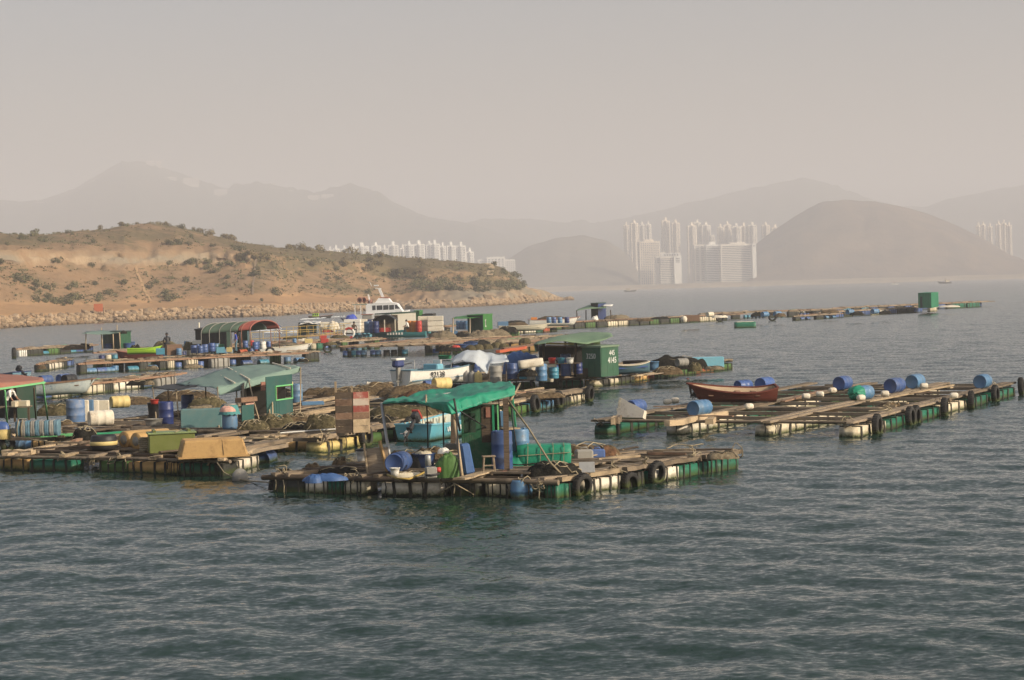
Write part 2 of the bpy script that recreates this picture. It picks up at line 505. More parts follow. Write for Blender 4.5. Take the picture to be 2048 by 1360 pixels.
ridge('bare_hill', [(1470, 578), (1488, 540), (1505, 492), (1555, 455), (1600, 425), (1640, 404), (1690, 398), (1750, 404), (1850, 424), (1910, 448), (1965, 475), (2020, 510), (2070, 540), (2200, 552), (2500, 560)], 4100, 3640, FAR_BROWN, rough=14)

SHORE = far_mat('far_shore_rock', (0.30, 0.24, 0.17), (0.40, 0.32, 0.22))
ridge('far_shore', [(900, 579), (1100, 574), (1300, 569), (1500, 562.5), (1515, 562), (1700, 557), (2048, 548), (2500, 535)], 3620, 3560, SHORE, rough=3, back=100)

# ------------------------------------------------------------------ haze over the whole channel
hz = MB(); hz.box((0, 3000, 259), (15000, 15200, 526))
hm = bpy.data.materials.new('haze'); hm.use_nodes = True
ht = hm.node_tree
for n_ in list(ht.nodes):
    if n_.type != 'OUTPUT_MATERIAL': ht.nodes.remove(n_)
pv = ht.nodes.new('ShaderNodeVolumePrincipled')
pv.inputs['Color'].default_value = (0.905, 0.893, 0.922, 1)
pv.inputs['Density'].default_value = 3.5e-4
pv.inputs['Anisotropy'].default_value = 0.0
ht.links.new(pv.outputs[0], ht.nodes['Material Output'].inputs['Volume'])
hob = hz.build('haze', hm); stuff(hob)
# ------------------------------------------------------------------ colours of the farm
WOOD = wood_mat('weathered_timber', (0.17, 0.125, 0.085), (0.37, 0.30, 0.215))
WOODD = wood_mat('wet_dark_timber', (0.06, 0.045, 0.032), (0.16, 0.12, 0.085))
WOODR = wood_mat('reddish_timber', (0.20, 0.115, 0.075), (0.36, 0.235, 0.155))
WOODP = wood_mat('pale_new_timber', (0.42, 0.31, 0.19), (0.55, 0.43, 0.28))
FOAM = surf('foam_float', (0.62, 0.55, 0.40), (0.20, 0.13, 0.06), 0.8, 2.2, 0.8, 0.15, True)
FOAMW = surf('white_foam', (0.68, 0.62, 0.50), (0.28, 0.20, 0.11), 0.85, 2.0, 0.8, 0.08, True)
FOAMO = surf('stained_foam', (0.50, 0.31, 0.12), (0.24, 0.12, 0.04), 0.75, 1.6, 0.8, 0.16, True)
GTARP = surf('green_float_wrap', (0.010, 0.125, 0.072), (0.035, 0.05, 0.03), 0.75, 2.4, 0.5, 0.2, True)
GTARP2 = surf('olive_float_wrap', (0.06, 0.13, 0.03), (0.03, 0.035, 0.015), 0.7, 2.4, 0.6, 0.2, True)
DARKF = surf('dark_float', (0.035, 0.036, 0.03), (0.015, 0.018, 0.01), 0.6, 2.5, 0.7, 0.25, True)
REDF = surf('orange_red_float', (0.42, 0.09, 0.035), (0.16, 0.06, 0.03), 0.7, 2.5, 0.6, 0.15, True)
BLUE = surf('blue_plastic', (0.040, 0.088, 0.27), (0.12, 0.115, 0.11), 0.65, 2.0, 0.42, 0.2, True, (0.09, 0.155, 0.33), 0.08, 0.5)
LBLUE = surf('pale_blue_plastic', (0.07, 0.18, 0.34), (0.13, 0.13, 0.12), 0.65, 2.0, 0.45, 0.16, True, (0.14, 0.26, 0.40), 0.08, 0.5)
CYAN = surf('turquoise_plastic', (0.05, 0.22, 0.31), (0.10, 0.11, 0.09), 0.6, 2.0, 0.45, 0.16, True, None, 0.08, 0.5)
DBLUE = surf('navy_plastic', (0.012, 0.028, 0.13), (0.03, 0.03, 0.04), 0.4, 2.0, 0.45, 0.2, True, None, 0.08, 0.5)
YELLOW = surf('faded_yellow_plastic', (0.62, 0.49, 0.20), (0.30, 0.19, 0.07), 0.6, 2.2, 0.55, 0.1, True)
OCHRE = surf('ochre_fibreglass', (0.44, 0.275, 0.105), (0.20, 0.105, 0.04), 1.0, 1.8, 0.6, 0.1, True)
RED = surf('red_plastic', (0.42, 0.045, 0.033), (0.16, 0.05, 0.03), 0.35, 2.5, 0.5, 0.1)
ORANGE = surf('orange_plastic', (0.60, 0.20, 0.03), (0.25, 0.10, 0.03), 0.4, 2.5, 0.5, 0.1)
WHITE = surf('white_paint', (0.72, 0.70, 0.64), (0.30, 0.24, 0.16), 0.4, 2.0, 0.45, 0.06)
CREAM = surf('cream_paint', (0.66, 0.60, 0.46), (0.28, 0.20, 0.11), 0.45, 2.0, 0.55, 0.06)
GREY = surf('grey_plastic', (0.26, 0.25, 0.22), (0.11, 0.09, 0.06), 0.5, 2.5, 0.6, 0.12)
BLACK = surf('black_plastic', (0.022, 0.022, 0.024), (0.05, 0.045, 0.035), 0.4, 3.0, 0.5, 0.2)
RUBBER = surf('tyre_rubber', (0.020, 0.019, 0.018), (0.055, 0.05, 0.035), 0.7, 5.0, 0.85, 0.2, True)
STEEL = surf('galvanised_steel', (0.36, 0.36, 0.34), (0.16, 0.10, 0.06), 0.5, 4.0, 0.45, 0.1, spec=0.5, metal=0.3)
BAMBOO = surf('bamboo', (0.40, 0.31, 0.19), (0.2, 0.14, 0.08), 0.5, 4.0, 0.7, 0.2)
ROPE = surf('rope', (0.34, 0.28, 0.18), (0.12, 0.10, 0.06), 0.6, 8.0, 0.9, 0.25)
ROPED = surf('dark_rope', (0.035, 0.032, 0.025), (0.07, 0.06, 0.03), 0.5, 8.0, 0.9, 0.2)
def net_mat(name, a, b_, c):
    m, t, b = newmat(name)
    pos = world_pos(t)
    n1 = noise_n(t, pos, 1.1, 6, 0.7)
    n2 = noise_n(t, pos, 9.0, 5, 0.7)
    v = t.nodes.new('ShaderNodeTexVoronoi'); v.inputs['Scale'].default_value = 34.0; v.feature = 'DISTANCE_TO_EDGE'
    t.links.new(pos, v.inputs['Vector'])
    col = mix(t, ramp(t, n1, [(0.35, 0.0), (0.65, 1.0)]), a, b_)
    col = mix(t, ramp(t, n2, [(0.40, 0.9), (0.62, 0.0)]), col, c)
    col = mix(t, ramp(t, v.outputs[0], [(0.02, 0.0), (0.12, 0.45)]), col, c)
    t.links.new(jitter(t, col, 0.18), b.inputs['Base Color'])
    b.inputs['Roughness'].default_value = 0.95
    b.inputs['Specular IOR Level'].default_value = 0.1
    bump(t, b, n2, 0.8, 0.05)
    MATS[name] = m
    return m
NETB = net_mat('brown_netting', (0.20, 0.145, 0.085), (0.27, 0.19, 0.105), (0.06, 0.045, 0.028))
NETO = net_mat('olive_netting', (0.17, 0.14, 0.08), (0.22, 0.185, 0.10), (0.055, 0.048, 0.026))
NETR = net_mat('rust_netting', (0.26, 0.14, 0.075), (0.20, 0.11, 0.06), (0.07, 0.04, 0.025))
NETK = net_mat('black_netting', (0.035, 0.033, 0.028), (0.055, 0.05, 0.04), (0.012, 0.012, 0.01))
NETP = net_mat('pale_netting', (0.38, 0.32, 0.22), (0.30, 0.25, 0.17), (0.14, 0.11, 0.07))
TARPG = surf('green_tarpaulin', (0.012, 0.235, 0.135), (0.03, 0.10, 0.06), 0.45, 1.3, 0.5, 0.04, False, (0.035, 0.30, 0.19), 0.25)
TARPT = surf('faded_teal_tarpaulin', (0.17, 0.26, 0.215), (0.10, 0.14, 0.12), 0.5, 0.9, 0.65, 0.04, False, (0.24, 0.33, 0.27), 0.2)
TARPGR = surf('faded_green_tarpaulin', (0.14, 0.23, 0.135), (0.09, 0.13, 0.08), 0.5, 0.9, 0.65, 0.04, False, (0.21, 0.30, 0.18), 0.2)
TARPW = surf('white_blue_tarpaulin', (0.50, 0.56, 0.60), (0.24, 0.30, 0.36), 0.55, 1.6, 0.6, 0.04, False, (0.62, 0.64, 0.62), 0.25)
TARPB = surf('blue_tarpaulin', (0.04, 0.10, 0.26), (0.06, 0.07, 0.10), 0.5, 1.4, 0.55, 0.06, False, (0.08, 0.16, 0.34), 0.25)
TARPBR = surf('bright_blue_tarpaulin', (0.03, 0.07, 0.42), (0.04, 0.05, 0.2), 0.4, 1.4, 0.5, 0.06)
TARPK = surf('black_tarpaulin', (0.02, 0.021, 0.02), (0.05, 0.05, 0.045), 0.4, 1.4, 0.6, 0.06)
LEAFT = surf('grass_green_tarpaulin', (0.065, 0.15, 0.035), (0.04, 0.09, 0.02), 0.5, 2.0, 0.65, 0.05, False, (0.10, 0.20, 0.055), 0.3)
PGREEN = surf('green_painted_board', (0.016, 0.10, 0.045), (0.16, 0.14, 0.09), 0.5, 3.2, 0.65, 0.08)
PTEAL = surf('teal_painted_board', (0.022, 0.085, 0.075), (0.07, 0.06, 0.045), 0.5, 1.6, 0.65, 0.07)
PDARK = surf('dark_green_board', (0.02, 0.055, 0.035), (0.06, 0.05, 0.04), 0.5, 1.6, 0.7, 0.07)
PHUT = surf('mid_green_board', (0.035, 0.105, 0.06), (0.08, 0.07, 0.05), 0.45, 1.2, 0.65, 0.05)
PBRIGHT = surf('bright_green_board', (0.04, 0.20, 0.035), (0.05, 0.08, 0.03), 0.4, 1.2, 0.6, 0.05)
PEMER = surf('emerald_sheet', (0.012, 0.22, 0.10), (0.03, 0.10, 0.05), 0.4, 1.0, 0.5, 0.05)
LIME = surf('lime_paint', (0.16, 0.50, 0.20), (0.1, 0.2, 0.08), 0.4, 4.0, 0.5, 0.04)
LIMEB = surf('lime_hull_paint', (0.34, 0.58, 0.04), (0.2, 0.25, 0.05), 0.35, 3.0, 0.45, 0.04)
OLIVEB = surf('olive_green_box', (0.13, 0.15, 0.035), (0.12, 0.12, 0.04), 0.45, 2.5, 0.5, 0.04)
SKYB = surf('sky_blue_hull', (0.10, 0.36, 0.46), (0.14, 0.16, 0.13), 0.4, 2.5, 0.5, 0.04, True, (0.15, 0.42, 0.50))
SKYB2 = surf('light_blue_paint', (0.16, 0.40, 0.50), (0.2, 0.2, 0.17), 0.4, 2.5, 0.5, 0.04)
TEALH = surf('teal_hull', (0.035, 0.20, 0.22), (0.06, 0.09, 0.08), 0.4, 1.5, 0.5, 0.04)
MAROON = surf('maroon_hull', (0.125, 0.030, 0.020), (0.08, 0.045, 0.03), 0.7, 2.6, 0.7, 0.05, False, (0.17, 0.048, 0.03))
RUSTR = surf('rust_red_sheet', (0.30, 0.125, 0.085), (0.26, 0.19, 0.14), 0.75, 1.6, 0.7, 0.06)
BLUEH = surf('grey_blue_hull', (0.10, 0.20, 0.26), (0.20, 0.19, 0.16), 0.5, 2.5, 0.55, 0.05)
PINK = surf('pinkish_inside', (0.52, 0.30, 0.24), (0.3, 0.2, 0.15), 0.4, 2.5, 0.6, 0.05)
YPOLE = surf('yellow_pipe', (0.42, 0.29, 0.07), (0.22, 0.14, 0.05), 0.5, 3.0, 0.6, 0.06)
SKIN = surf('skin', (0.32, 0.17, 0.10), (0.25, 0.13, 0.08), 0.2, 3.0, 0.6, 0.04, bumps=0)
HAIR = surf('black_hair', (0.012, 0.010, 0.009), (0.02, 0.02, 0.02), 0.2, 6.0, 0.6, 0.04)
GLASS = surf('dark_window_glass', (0.015, 0.018, 0.022), (0.03, 0.03, 0.03), 0.2, 2.0, 0.12, 0.05, bumps=0, spec=0.6)
INK = surf('black_lettering', (0.015, 0.015, 0.016), (0.04, 0.04, 0.04), 0.4, 6.0, 0.6, 0.02, bumps=0)
CHALK = surf('white_lettering', (0.72, 0.72, 0.68), (0.4, 0.4, 0.36), 0.5, 6.0, 0.7, 0.02, bumps=0)
DIM = surf('dim_interior', (0.03, 0.028, 0.024), (0.05, 0.04, 0.03), 0.4, 2.0, 0.9, 0.05)  # near-black for dark things, and for shade painted on hut insides

# ------------------------------------------------------------------ shared pieces
CACHE = {}
def cached(key, fn):
    if key not in CACHE: CACHE[key] = fn()
    return CACHE[key]
def with_mat(key, me, mat):          # the same shape in another material shares its layout
    k = (key, mat.name)
    if k not in CACHE:
        c = me.copy(); c.materials.clear(); c.materials.append(mat); CACHE[k] = c
    return CACHE[k]
def plank_mesh(k):
    def fn():
        rg = random.Random(100 + k); b = MB(); n = 5
        vs, fs = [], []
        for i in range(n + 1):
            x = i / n - 0.5
            oy, oz = rg.uniform(-.10, .10), rg.uniform(-.14, .14)
            sx = rg.uniform(.9, 1.04)
            for y, z in ((-.5, -.5), (.5, -.5), (.5, .5), (-.5, .5)):
                vs.append((x + (rg.uniform(-.006, .006) if i in (0, n) else 0), y * sx + oy, z * sx + oz))
        for i in range(n):
            for j in range(4): fs.append([i * 4 + j, i * 4 + (j + 1) % 4, i * 4 + 4 + (j + 1) % 4, i * 4 + 4 + j][::-1])
        fs += [[0, 1, 2, 3], [n * 4 + 3, n * 4 + 2, n * 4 + 1, n * 4]]
        b.add(vs, fs)
        return b.mesh('plank', WOOD)
    return cached(('plank', k), fn)
def log_mesh(k):
    def fn():
        rg = random.Random(200 + k); b = MB()
        vs, fs = [], []
        for i in range(7):
            oy, oz, rr = rg.uniform(-.12, .12), rg.uniform(-.12, .12), .5 * rg.uniform(.85, 1.05)
            vs += [(i / 6 - .5, oy + rr * math.cos(a * math.pi / 4), oz + rr * math.sin(a * math.pi / 4)) for a in range(8)]
        for i in range(6):
            for a in range(8): fs.append([i * 8 + a, i * 8 + (a + 1) % 8, i * 8 + 8 + (a + 1) % 8, i * 8 + 8 + a][::-1])
        b.add(vs, fs, True); b.add([vs[k] for k in range(8)], [list(range(8))]); b.add([vs[48 + k] for k in range(8)], [list(range(8))[::-1]])
        return b.mesh('log', WOOD)
    return cached(('log', k), fn)
def orient(a, b, up=(0, 0, 1)):
    d = (b - a).normalized(); u = Vector(up)
    if abs(d.dot(u)) > .98: u = Vector((1, 0, 0))
    y = u.cross(d).normalized(); z = d.cross(y)
    return Matrix((d, y, z)).transposed()
def put(name, me, parent, M):
    o = bpy.data.objects.new(name, me); COL.objects.link(o)
    if parent:
        o.parent = parent
        pm = Matrix.LocRotScale(parent.location, parent.rotation_euler, parent.scale)
        M = pm.inverted() @ M
    l, r, s = M.decompose()
    o.location, o.rotation_euler, o.scale = l, r.to_euler(), s
    return o
def timber(parent, a, b, w=0.14, h=0.12, mat=WOOD, name='timber', rnd=False):
    a, b = Vector(a), Vector(b); k = random.randrange(5)
    me = with_mat(('log' if rnd else 'plank', k), log_mesh(k) if rnd else plank_mesh(k), mat)
    M = Matrix.Translation((a + b) / 2) @ orient(a, b).to_4x4() @ Matrix.Diagonal(((b - a).length, w, h, 1))
    return put(name, me, parent, M)
def block_mesh(k):
    def fn():
        rg = random.Random(300 + k); b = MB()
        nx, ny, nz = 7, 3, 3
        idx, vs, fs = {}, [], []
        def V(i, j, l):
            if (i, j, l) not in idx:
                x, y, z = i / nx - .5, j / ny - .5, l / nz - .5
                c = sum(1 for q in ((i, nx), (j, ny), (l, nz)) if q[0] in (0, q[1]))
                s = 1 - 0.035 * max(0, c - 1)
                p = Vector((x * (1 - 0.012 * max(0, c - 1)), y * s, z * s))
                dent = 0.05 * mnoise.noise(Vector((x * 4 + k * 7, y * 2.4, z * 2.4)))
                p += Vector((0.15 * dent, dent * (1 if j else -1) * .9, dent))
                idx[(i, j, l)] = len(vs); vs.append(p)
            return idx[(i, j, l)]
        for i in range(nx):
            for j in range(ny):
                fs.append([V(i, j, 0), V(i, j + 1, 0), V(i + 1, j + 1, 0), V(i + 1, j, 0)]); fs.append([V(i, j, nz), V(i + 1, j, nz), V(i + 1, j + 1, nz), V(i, j + 1, nz)])
            for l in range(nz):
                fs.append([V(i, 0, l), V(i + 1, 0, l), V(i + 1, 0, l + 1), V(i, 0, l + 1)]); fs.append([V(i, ny, l), V(i, ny, l + 1), V(i + 1, ny, l + 1), V(i + 1, ny, l)])
        for j in range(ny):
            for l in range(nz):
                fs.append([V(0, j, l), V(0, j, l + 1), V(0, j + 1, l + 1), V(0, j + 1, l)]); fs.append([V(nx, j, l), V(nx, j + 1, l), V(nx, j + 1, l + 1), V(nx, j, l + 1)])
        b.add(vs, fs, True)
        return b.mesh('float_block', FOAM)
    return cached(('block', k), fn)
def lash_mesh(k):
    def fn():
        rg = random.Random(400 + k); b = MB()
        n = rg.choice([3, 4, 5])
        for i in range(n):
            x = (i + .5) / n - .5 + rg.uniform(-.06, .06)
            x2 = x + rg.uniform(-.03, .03)
            q = [(x, -.515, -.5), (x2, -.52, .0), (x, -.515, .515), (x2, .0, .53), (x, .515, .515), (x2, .52, 0), (x, .515, -.5)]
            for p0, p1 in zip(q, q[1:]): b.bar(p0, p1, 0.022, 0.05)
        return b.mesh('rope_lashing', ROPED)
    return cached(('lash', k), fn)
def float_block(parent, a, b, w=0.75, z0=-0.22, z1=0.36, mat=FOAM, lash=True, name='foam_float'):
    a, b = Vector(a), Vector(b); k = random.randrange(6)
    a.z = b.z = (z0 + z1) / 2
    M = Matrix.Translation((a + b) / 2) @ orient(a, b).to_4x4() @ Matrix.Diagonal(((b - a).length, w, z1 - z0, 1))
    o = put(name, with_mat(('block', k), block_mesh(k), mat), parent, M)
    if lash:
        stuff(obj('rope_lashing', lash_mesh(random.randrange(5)), o))
    return o
def drum_mesh(k=0, n=18):
    def fn():
        b = MB()
        p = [(.0, .012), (.25, .012), (.262, .0), (.285, .02), (.29, .06), (.288, .26), (.30, .285), (.30, .315), (.288, .34), (.288, .56), (.30, .585), (.30, .615), (.288, .64), (.29, .84), (.283, .875), (.262, .90), (.25, .885), (0, .885)]
        b.lathe(p, n)
        b.lathe([(.04, .0), (.04, .03), (0, .03)], 6, Matrix.Translation((.15, .05, .885))); b.lathe([(.03, .0), (.03, .03), (0, .03)], 6, Matrix.Translation((-.16, -.03, .885)))
        return b.mesh('drum', BLUE)
    return cached(('drum', n), fn)
def drum_part(parent, p, mat, up=True, rz=0.0, s=1.0, z=0.0, name='drum_float', n=12):
    M = Matrix.Translation((p[0], p[1], z)) @ Matrix.Rotation(rz, 4, 'Z')
    if not up: M = M @ Matrix.Rotation(math.pi / 2, 4, 'Y') @ Matrix.Translation((0, 0, -.45 * s))
    return put(name, with_mat(('drum', n), drum_mesh(0, n), mat), parent, M @ Matrix.Diagonal((s, s, s, 1)))
DG = 'plastic drums on the rafts'
def drum(label, px, py, z=0.5, mat=BLUE, up=True, ang=0.0, s=1.0, tilt=0.0, sz=1.0):
    p = W(px, py, z)
    M = Matrix.Translation(p) @ Matrix.Rotation(R(ang), 4, 'Z')
    if not up: M = M @ Matrix.Translation((0, 0, .30 * s)) @ Matrix.Rotation(math.pi / 2, 4, 'Y') @ Matrix.Translation((0, 0, -.45 * s))
    elif tilt: M = M @ Matrix.Rotation(R(tilt), 4, 'Y')
    o = put('drum', with_mat(('drum', 18), drum_mesh(0, 18), mat), None, M @ Matrix.Diagonal((s, s, s * sz, 1)))
    o['label'] = label; o['category'] = 'drum'; o['group'] = DG
    return o
def tyre_mesh():
    def fn():
        b = MB()
        pr = [(.20, -.07), (.235, -.095), (.30, -.10), (.335, -.075), (.345, 0), (.335, .075), (.30, .10), (.235, .095), (.20, .07), (.225, .05), (.225, -.05), (.20, -.07)]
        n = 20; vs, fs = [], []
        for r, zz in pr:
            for j in range(n):
                a = 2 * math.pi * j / n; vs.append((r * math.cos(a), r * math.sin(a), zz))
        for i in range(len(pr) - 1):
            for j in range(n): fs.append([i * n + j, i * n + (j + 1) % n, i * n + n + (j + 1) % n, i * n + n + j])
        b.add(vs, fs, True)
        for j in range(24):
            a = 2 * math.pi * j / 24
            b.box((.343 * math.cos(a), .343 * math.sin(a), 0), (.02, .035, .13), a)
        return b.mesh('tyre', RUBBER)
    return cached(('tyre',), fn)
def tyre(label, p, face, s=1.0, lean=0.0, group='tyre fenders on the rafts', rope_to=None):
    """p: world centre; face: heading in degrees the tyre's hole looks at"""
    M = Matrix.Translation(p) @ Matrix.Rotation(R(face), 4, 'Z') @ Matrix.Rotation(math.pi / 2 + R(lean), 4, 'Y') @ Matrix.Diagonal((s, s, s, 1))
    o = put('tyre', tyre_mesh(), None, M); tag(o, label, 'tyre', group)
    if rope_to is not None:
        b = MB(); q = M.inverted() @ Vector(rope_to)
        top = M.inverted() @ (Vector(p) + Vector((0, 0, .30 * s)))
        b.tube([top, (top + q) / 2 + Vector((.01, .02, 0)), q], .014, 5); b.build('hanging_rope', ROPE, o)
    return o
def tangle(parent, p, size, mat=ROPE, n=46, r=0.014, name='rope_tangle', seed=None, local=False):
    rg = random.Random(seed if seed is not None else random.random()); b = MB()
    q = Vector((0, 0, 0)); pts = []
    v = Vector((0, 0, 0))
    for i in range(n):
        v = v * 0.5 + Vector((rg.gauss(0, 1) * size[0], rg.gauss(0, 1) * size[1], rg.gauss(0, 1) * size[2])) * .3
        q = q * 0.72 + v
        pts.append(q.copy())
    b.tube(pts, r, 5)
    o = b.build(name, mat)
    o.location = p
    if parent:
        o.parent = parent; o.location = Vector(p) - parent.location
    return o
def mound_mesh(w, d, h, seed, mat, nr=16, na=44, fold=.5, flat=1.0):
    b = MB(); vs = [(0, 0, h * .9)]; fs = []
    for i in range(1, nr + 1):
        t = i / nr
        for j in range(na):
            a = 2 * math.pi * j / na
            rr = 1 + .22 * fbm(math.cos(a) * 1.2, math.sin(a) * 1.2, seed, 3)
            x, y = math.cos(a) * t * rr, math.sin(a) * t * rr
            z = (1 - t ** (3.2 * flat)) ** .62
            wv = fbm(x * 1.1, y * 1.1, seed * 1.7, 3)
            f = .55 * fold * wv + .32 * fold * math.sin((x * math.cos(seed) + y * math.sin(seed)) * 7 + 5 * wv) * (.4 + .6 * t) + .14 * fold * math.sin((x * math.sin(seed) - y * math.cos(seed)) * 15 + 7 * wv + seed)
            z = max(-.03, z * .85 * (1 + f) + .12 * abs(f) * (t < .93) * t)
            vs.append((x * w / 2, y * d / 2, z * h if i < nr else -.03))
    for j in range(na): fs.append([0, 1 + j, 1 + (j + 1) % na])
    for i in range(nr - 1):
        for j in range(na):
            fs.append([1 + i * na + j, 1 + (i + 1) * na + j, 1 + (i + 1) * na + (j + 1) % na, 1 + i * na + (j + 1) % na])
    b.add(vs, fs, True)
    return b.mesh('mound', mat)
def heap(label, px, py, z, wpx, hpx, mat=NETB, deep=0.7, rz=0.0, name='net_heap', cat='fishing net', group='heaps of netting on the rafts', fold=.5, strands=1):
    """px, py: middle of the foot, on the level z; size in photo pixels"""
    k = ppm(px, py, z); wm, hm_ = wpx / k, hpx / k
    if name == 'net_heap' and hpx > 12: wm *= 1.2; hm_ *= .84
    me = mound_mesh(wm, wm * deep, hm_, random.random() * 50, mat, fold=fold)
    p = W(px, py, z); p.y += wm * deep * .25
    o = obj(name, me, None, p, R(rz)); tag(o, label, cat, group)
    for s in range(strands):
        b = MB(); pts = []
        for i in range(9):
            t = (i / 8 - .5) * 1.1; yy = .25 * math.sin(i * 1.3 + s * 2) - .12
            pts.append((t * wm * .8, yy * wm * deep, hm_ * (max(0, 1 - (abs(t * 1.6) ** 2.2 + abs(yy * 2) ** 2.2)) ** .8) + .02))
        b.tube(pts, .016, 5); b.build('float_line', ROPE if mat is not NETP else ROPED, o)
    return o
def box_thing(name, label, cat, px, py, z, size, mat, ang=0.0, bev=.02, taper=1.0, group=None, tilt=0.0):
    b = MB(); b.box((0, 0, size[2] / 2), size, 0, bev=bev, taper=taper)
    o = b.build(name, mat, None, W(px, py, z)); o.rotation_euler = (R(tilt), 0, R(ang))
    return tag(o, label, cat, group)
def pot(name, label, cat, px, py, z, r0, r1, h, mat, group=None, rim=True, tilt=0.0, rimmat=None):
    b = MB(); t = .02
    b.lathe([(0, 0), (r0, 0), (lerp(r0, r1, .5), h * .5), (r1, h * .94), (r1 + .02, h * .95), (r1 + .02, h), (r1 - t, h), (r0 - t * .5, h * .25), (0, h * .25)], 14)
    o = b.build(name, mat, None, W(px, py, z)); o.rotation_euler = (R(tilt), 0, 0)
    return tag(o, label, cat, group)
def text_part(txt, size, mat, parent, loc, rot, name='lettering', extrude=0.004, shear=0.0, xs=1.0):
    c = bpy.data.curves.new('t', 'FONT'); c.body = txt; c.size = size; c.extrude = extrude; c.align_x = 'CENTER'; c.align_y = 'CENTER'; c.shear = shear; c.resolution_u = 3
    t = bpy.data.objects.new('t', c); COL.objects.link(t)
    dg = bpy.context.evaluated_depsgraph_get()
    me = bpy.data.meshes.new_from_object(t.evaluated_get(dg)); me.materials.clear(); me.materials.append(mat)
    bpy.data.objects.remove(t); bpy.data.curves.remove(c)
    o = obj(name, me, parent, loc); o.rotation_euler = rot; o.scale = (xs, 1, 1)
    return o

# ------------------------------------------------------------------ rafts
class Raft:
    def __init__(s, label, A, B, C, z=0.44, group=None):
        s.A, s.B, s.C = W(*A), W(*B), W(*C); s.z = z
        s.e, s.f = s.B - s.A, s.C - s.B
        s.lu, s.lv = s.e.length, s.f.length
        s.o = thing('fish_farm_raft', label, 'raft', s.A, 0, group or 'rafts of the floating fish farm')
        s.hu = math.degrees(math.atan2(s.e.y, s.e.x)); s.hv = math.degrees(math.atan2(s.f.y, s.f.x))
    def P(s, u, v, z=0.0):
        p = s.A + s.e * u + s.f * v; p.z = z; return p
    def t(s, u0, v0, u1, v1, w=.15, h=.12, z=None, mat=WOOD, rnd=False, dz=0.0, name='timber'):
        z = s.z if z is None else z
        return timber(s.o, s.P(u0, v0, z), s.P(u1, v1, z + dz), w, h, mat, name, rnd)
    def px(s, a, b, w=.15, h=.12, z=None, mat=WOOD, rnd=False, name='timber', dz=0.0):
        z = s.z if z is None else z
        return timber(s.o, W(*a, z), W(*b, z) + Vector((0, 0, dz)), w, h, mat, name, rnd)
    def deck(s, u0, u1, v0, v1, n, along='u', w=.2, mat=WOOD, z=None, skip=.1):
        for i in range(n):
            if random.random() < skip: continue
            f = (i + .5) / n; j = random.uniform(-.03, .03); j2 = random.uniform(-.03, .03)
            zz = (s.z + .09 if z is None else z) + random.uniform(0, .03)
            if along == 'u':
                v = lerp(v0, v1, f); s.t(u0 + j, v, u1 + j2, v + random.uniform(-.01, .01), w * random.uniform(.8, 1.2), .05, zz, mat, name='plank')
            else:
                u = lerp(u0, u1, f); s.t(u, v0 + j, u + random.uniform(-.01, .01), v1 + j2, w * random.uniform(.8, 1.2), .05, zz, mat, name='plank')
    def lattice(s, us, vs, w=.16, h=.13, mat=WOOD, logs=.25):
        """crossing walk-timbers of the cages: pairs along v at each u, single timbers along u at each v"""
        for v in vs:
            s.t(random.uniform(-.03, .0), v, 1 + random.uniform(0, .03), v + random.uniform(-.008, .008), w, h, s.z, mat, random.random() < logs)
        for u in us:
            s.t(u, random.uniform(-.03, 0), u + random.uniform(-.006, .006), 1 + random.uniform(0, .03), w * 1.3, h * .8, s.z + h * .9, mat)
    def floats_u(s, v, spec, w=.75, off=0.0, z1=.36):
        """spec: (u0, u1, material or kind)"""
        for u0, u1, m in spec:
            a, b = s.P(u0, v), s.P(u1, v)
            if isinstance(m, tuple):
                drum_part(s.o, (a + b) / 2, m[1], m[0] == 'up', R(s.hu), m[2] if len(m) > 2 else 1.0, -.42 if m[0] == 'up' else .10)
            else: float_block(s.o, a, b, w, -.22, z1, m)
    def floats_v(s, u, spec, w=.75, z1=.36):
        for v0, v1, m in spec:
            a, b = s.P(u, v0), s.P(u, v1)
            if isinstance(m, tuple):
                drum_part(s.o, (a + b) / 2, m[1], m[0] == 'up', R(s.hv), m[2] if len(m) > 2 else 1.0, -.42 if m[0] == 'up' else .10)
            else: float_block(s.o, a, b, w, -.22, z1, m)
    def litter(s, n, us=(0, 1), vs=(0, 1), z=None, mats=None):
        """loose planks, poles and ropes left lying about the deck"""
        z = s.z + .16 if z is None else z
        for i in range(n):
            u, v = random.uniform(*us), random.uniform(*vs); a = R(random.choice([s.hu, s.hv]) + random.gauss(0, 14)); L = random.uniform(.5, 2.2) / 2
            d = Vector((math.cos(a), math.sin(a), 0)) * L; p = s.P(u, v, z + random.uniform(0, .05))
            timber(s.o, p - d, p + d + Vector((0, 0, random.uniform(-.02, .05))), random.uniform(.06, .2), random.uniform(.03, .08), random.choice(mats or [WOOD, WOOD, WOODD, WOODP, WOODR]), 'loose_plank', random.random() < .3)
        for i in range(n // 3):
            u, v = random.uniform(*us), random.uniform(*vs); p = s.P(u, v, z + .05) - s.o.location; b = MB(); a = random.uniform(0, 6.28); pts = []
            for k in range(12):
                pts.append(p.copy()); a += random.gauss(0, .7); p = p + Vector((math.cos(a) * .16, math.sin(a) * .16, random.gauss(0, .012)))
            b.tube(pts, .018, 5); b.build('rope', random.choice([ROPE, ROPED, ROPE, LIME if random.random() < .3 else ROPE]), s.o)
    def tie(s, u, v, z=None, size=(.12, .12, .12), mat=ROPE, n=30):
        return tangle(s.o, s.P(u, v, (s.z + .05) if z is None else z), size, mat, n)
    def posts_rope(s, u, v, drop=.5, mat=ROPE):
        p = s.P(u, v, s.z + .05); b = MB()
        pts = [Vector((0, 0, 0)), Vector((.05, -.03, -drop * .5)), Vector((.02, -.02, -drop))]
        b.tube(pts, .018, 5); o = b.build('rope_end', mat, s.o); o.location = p - s.o.location
        return o
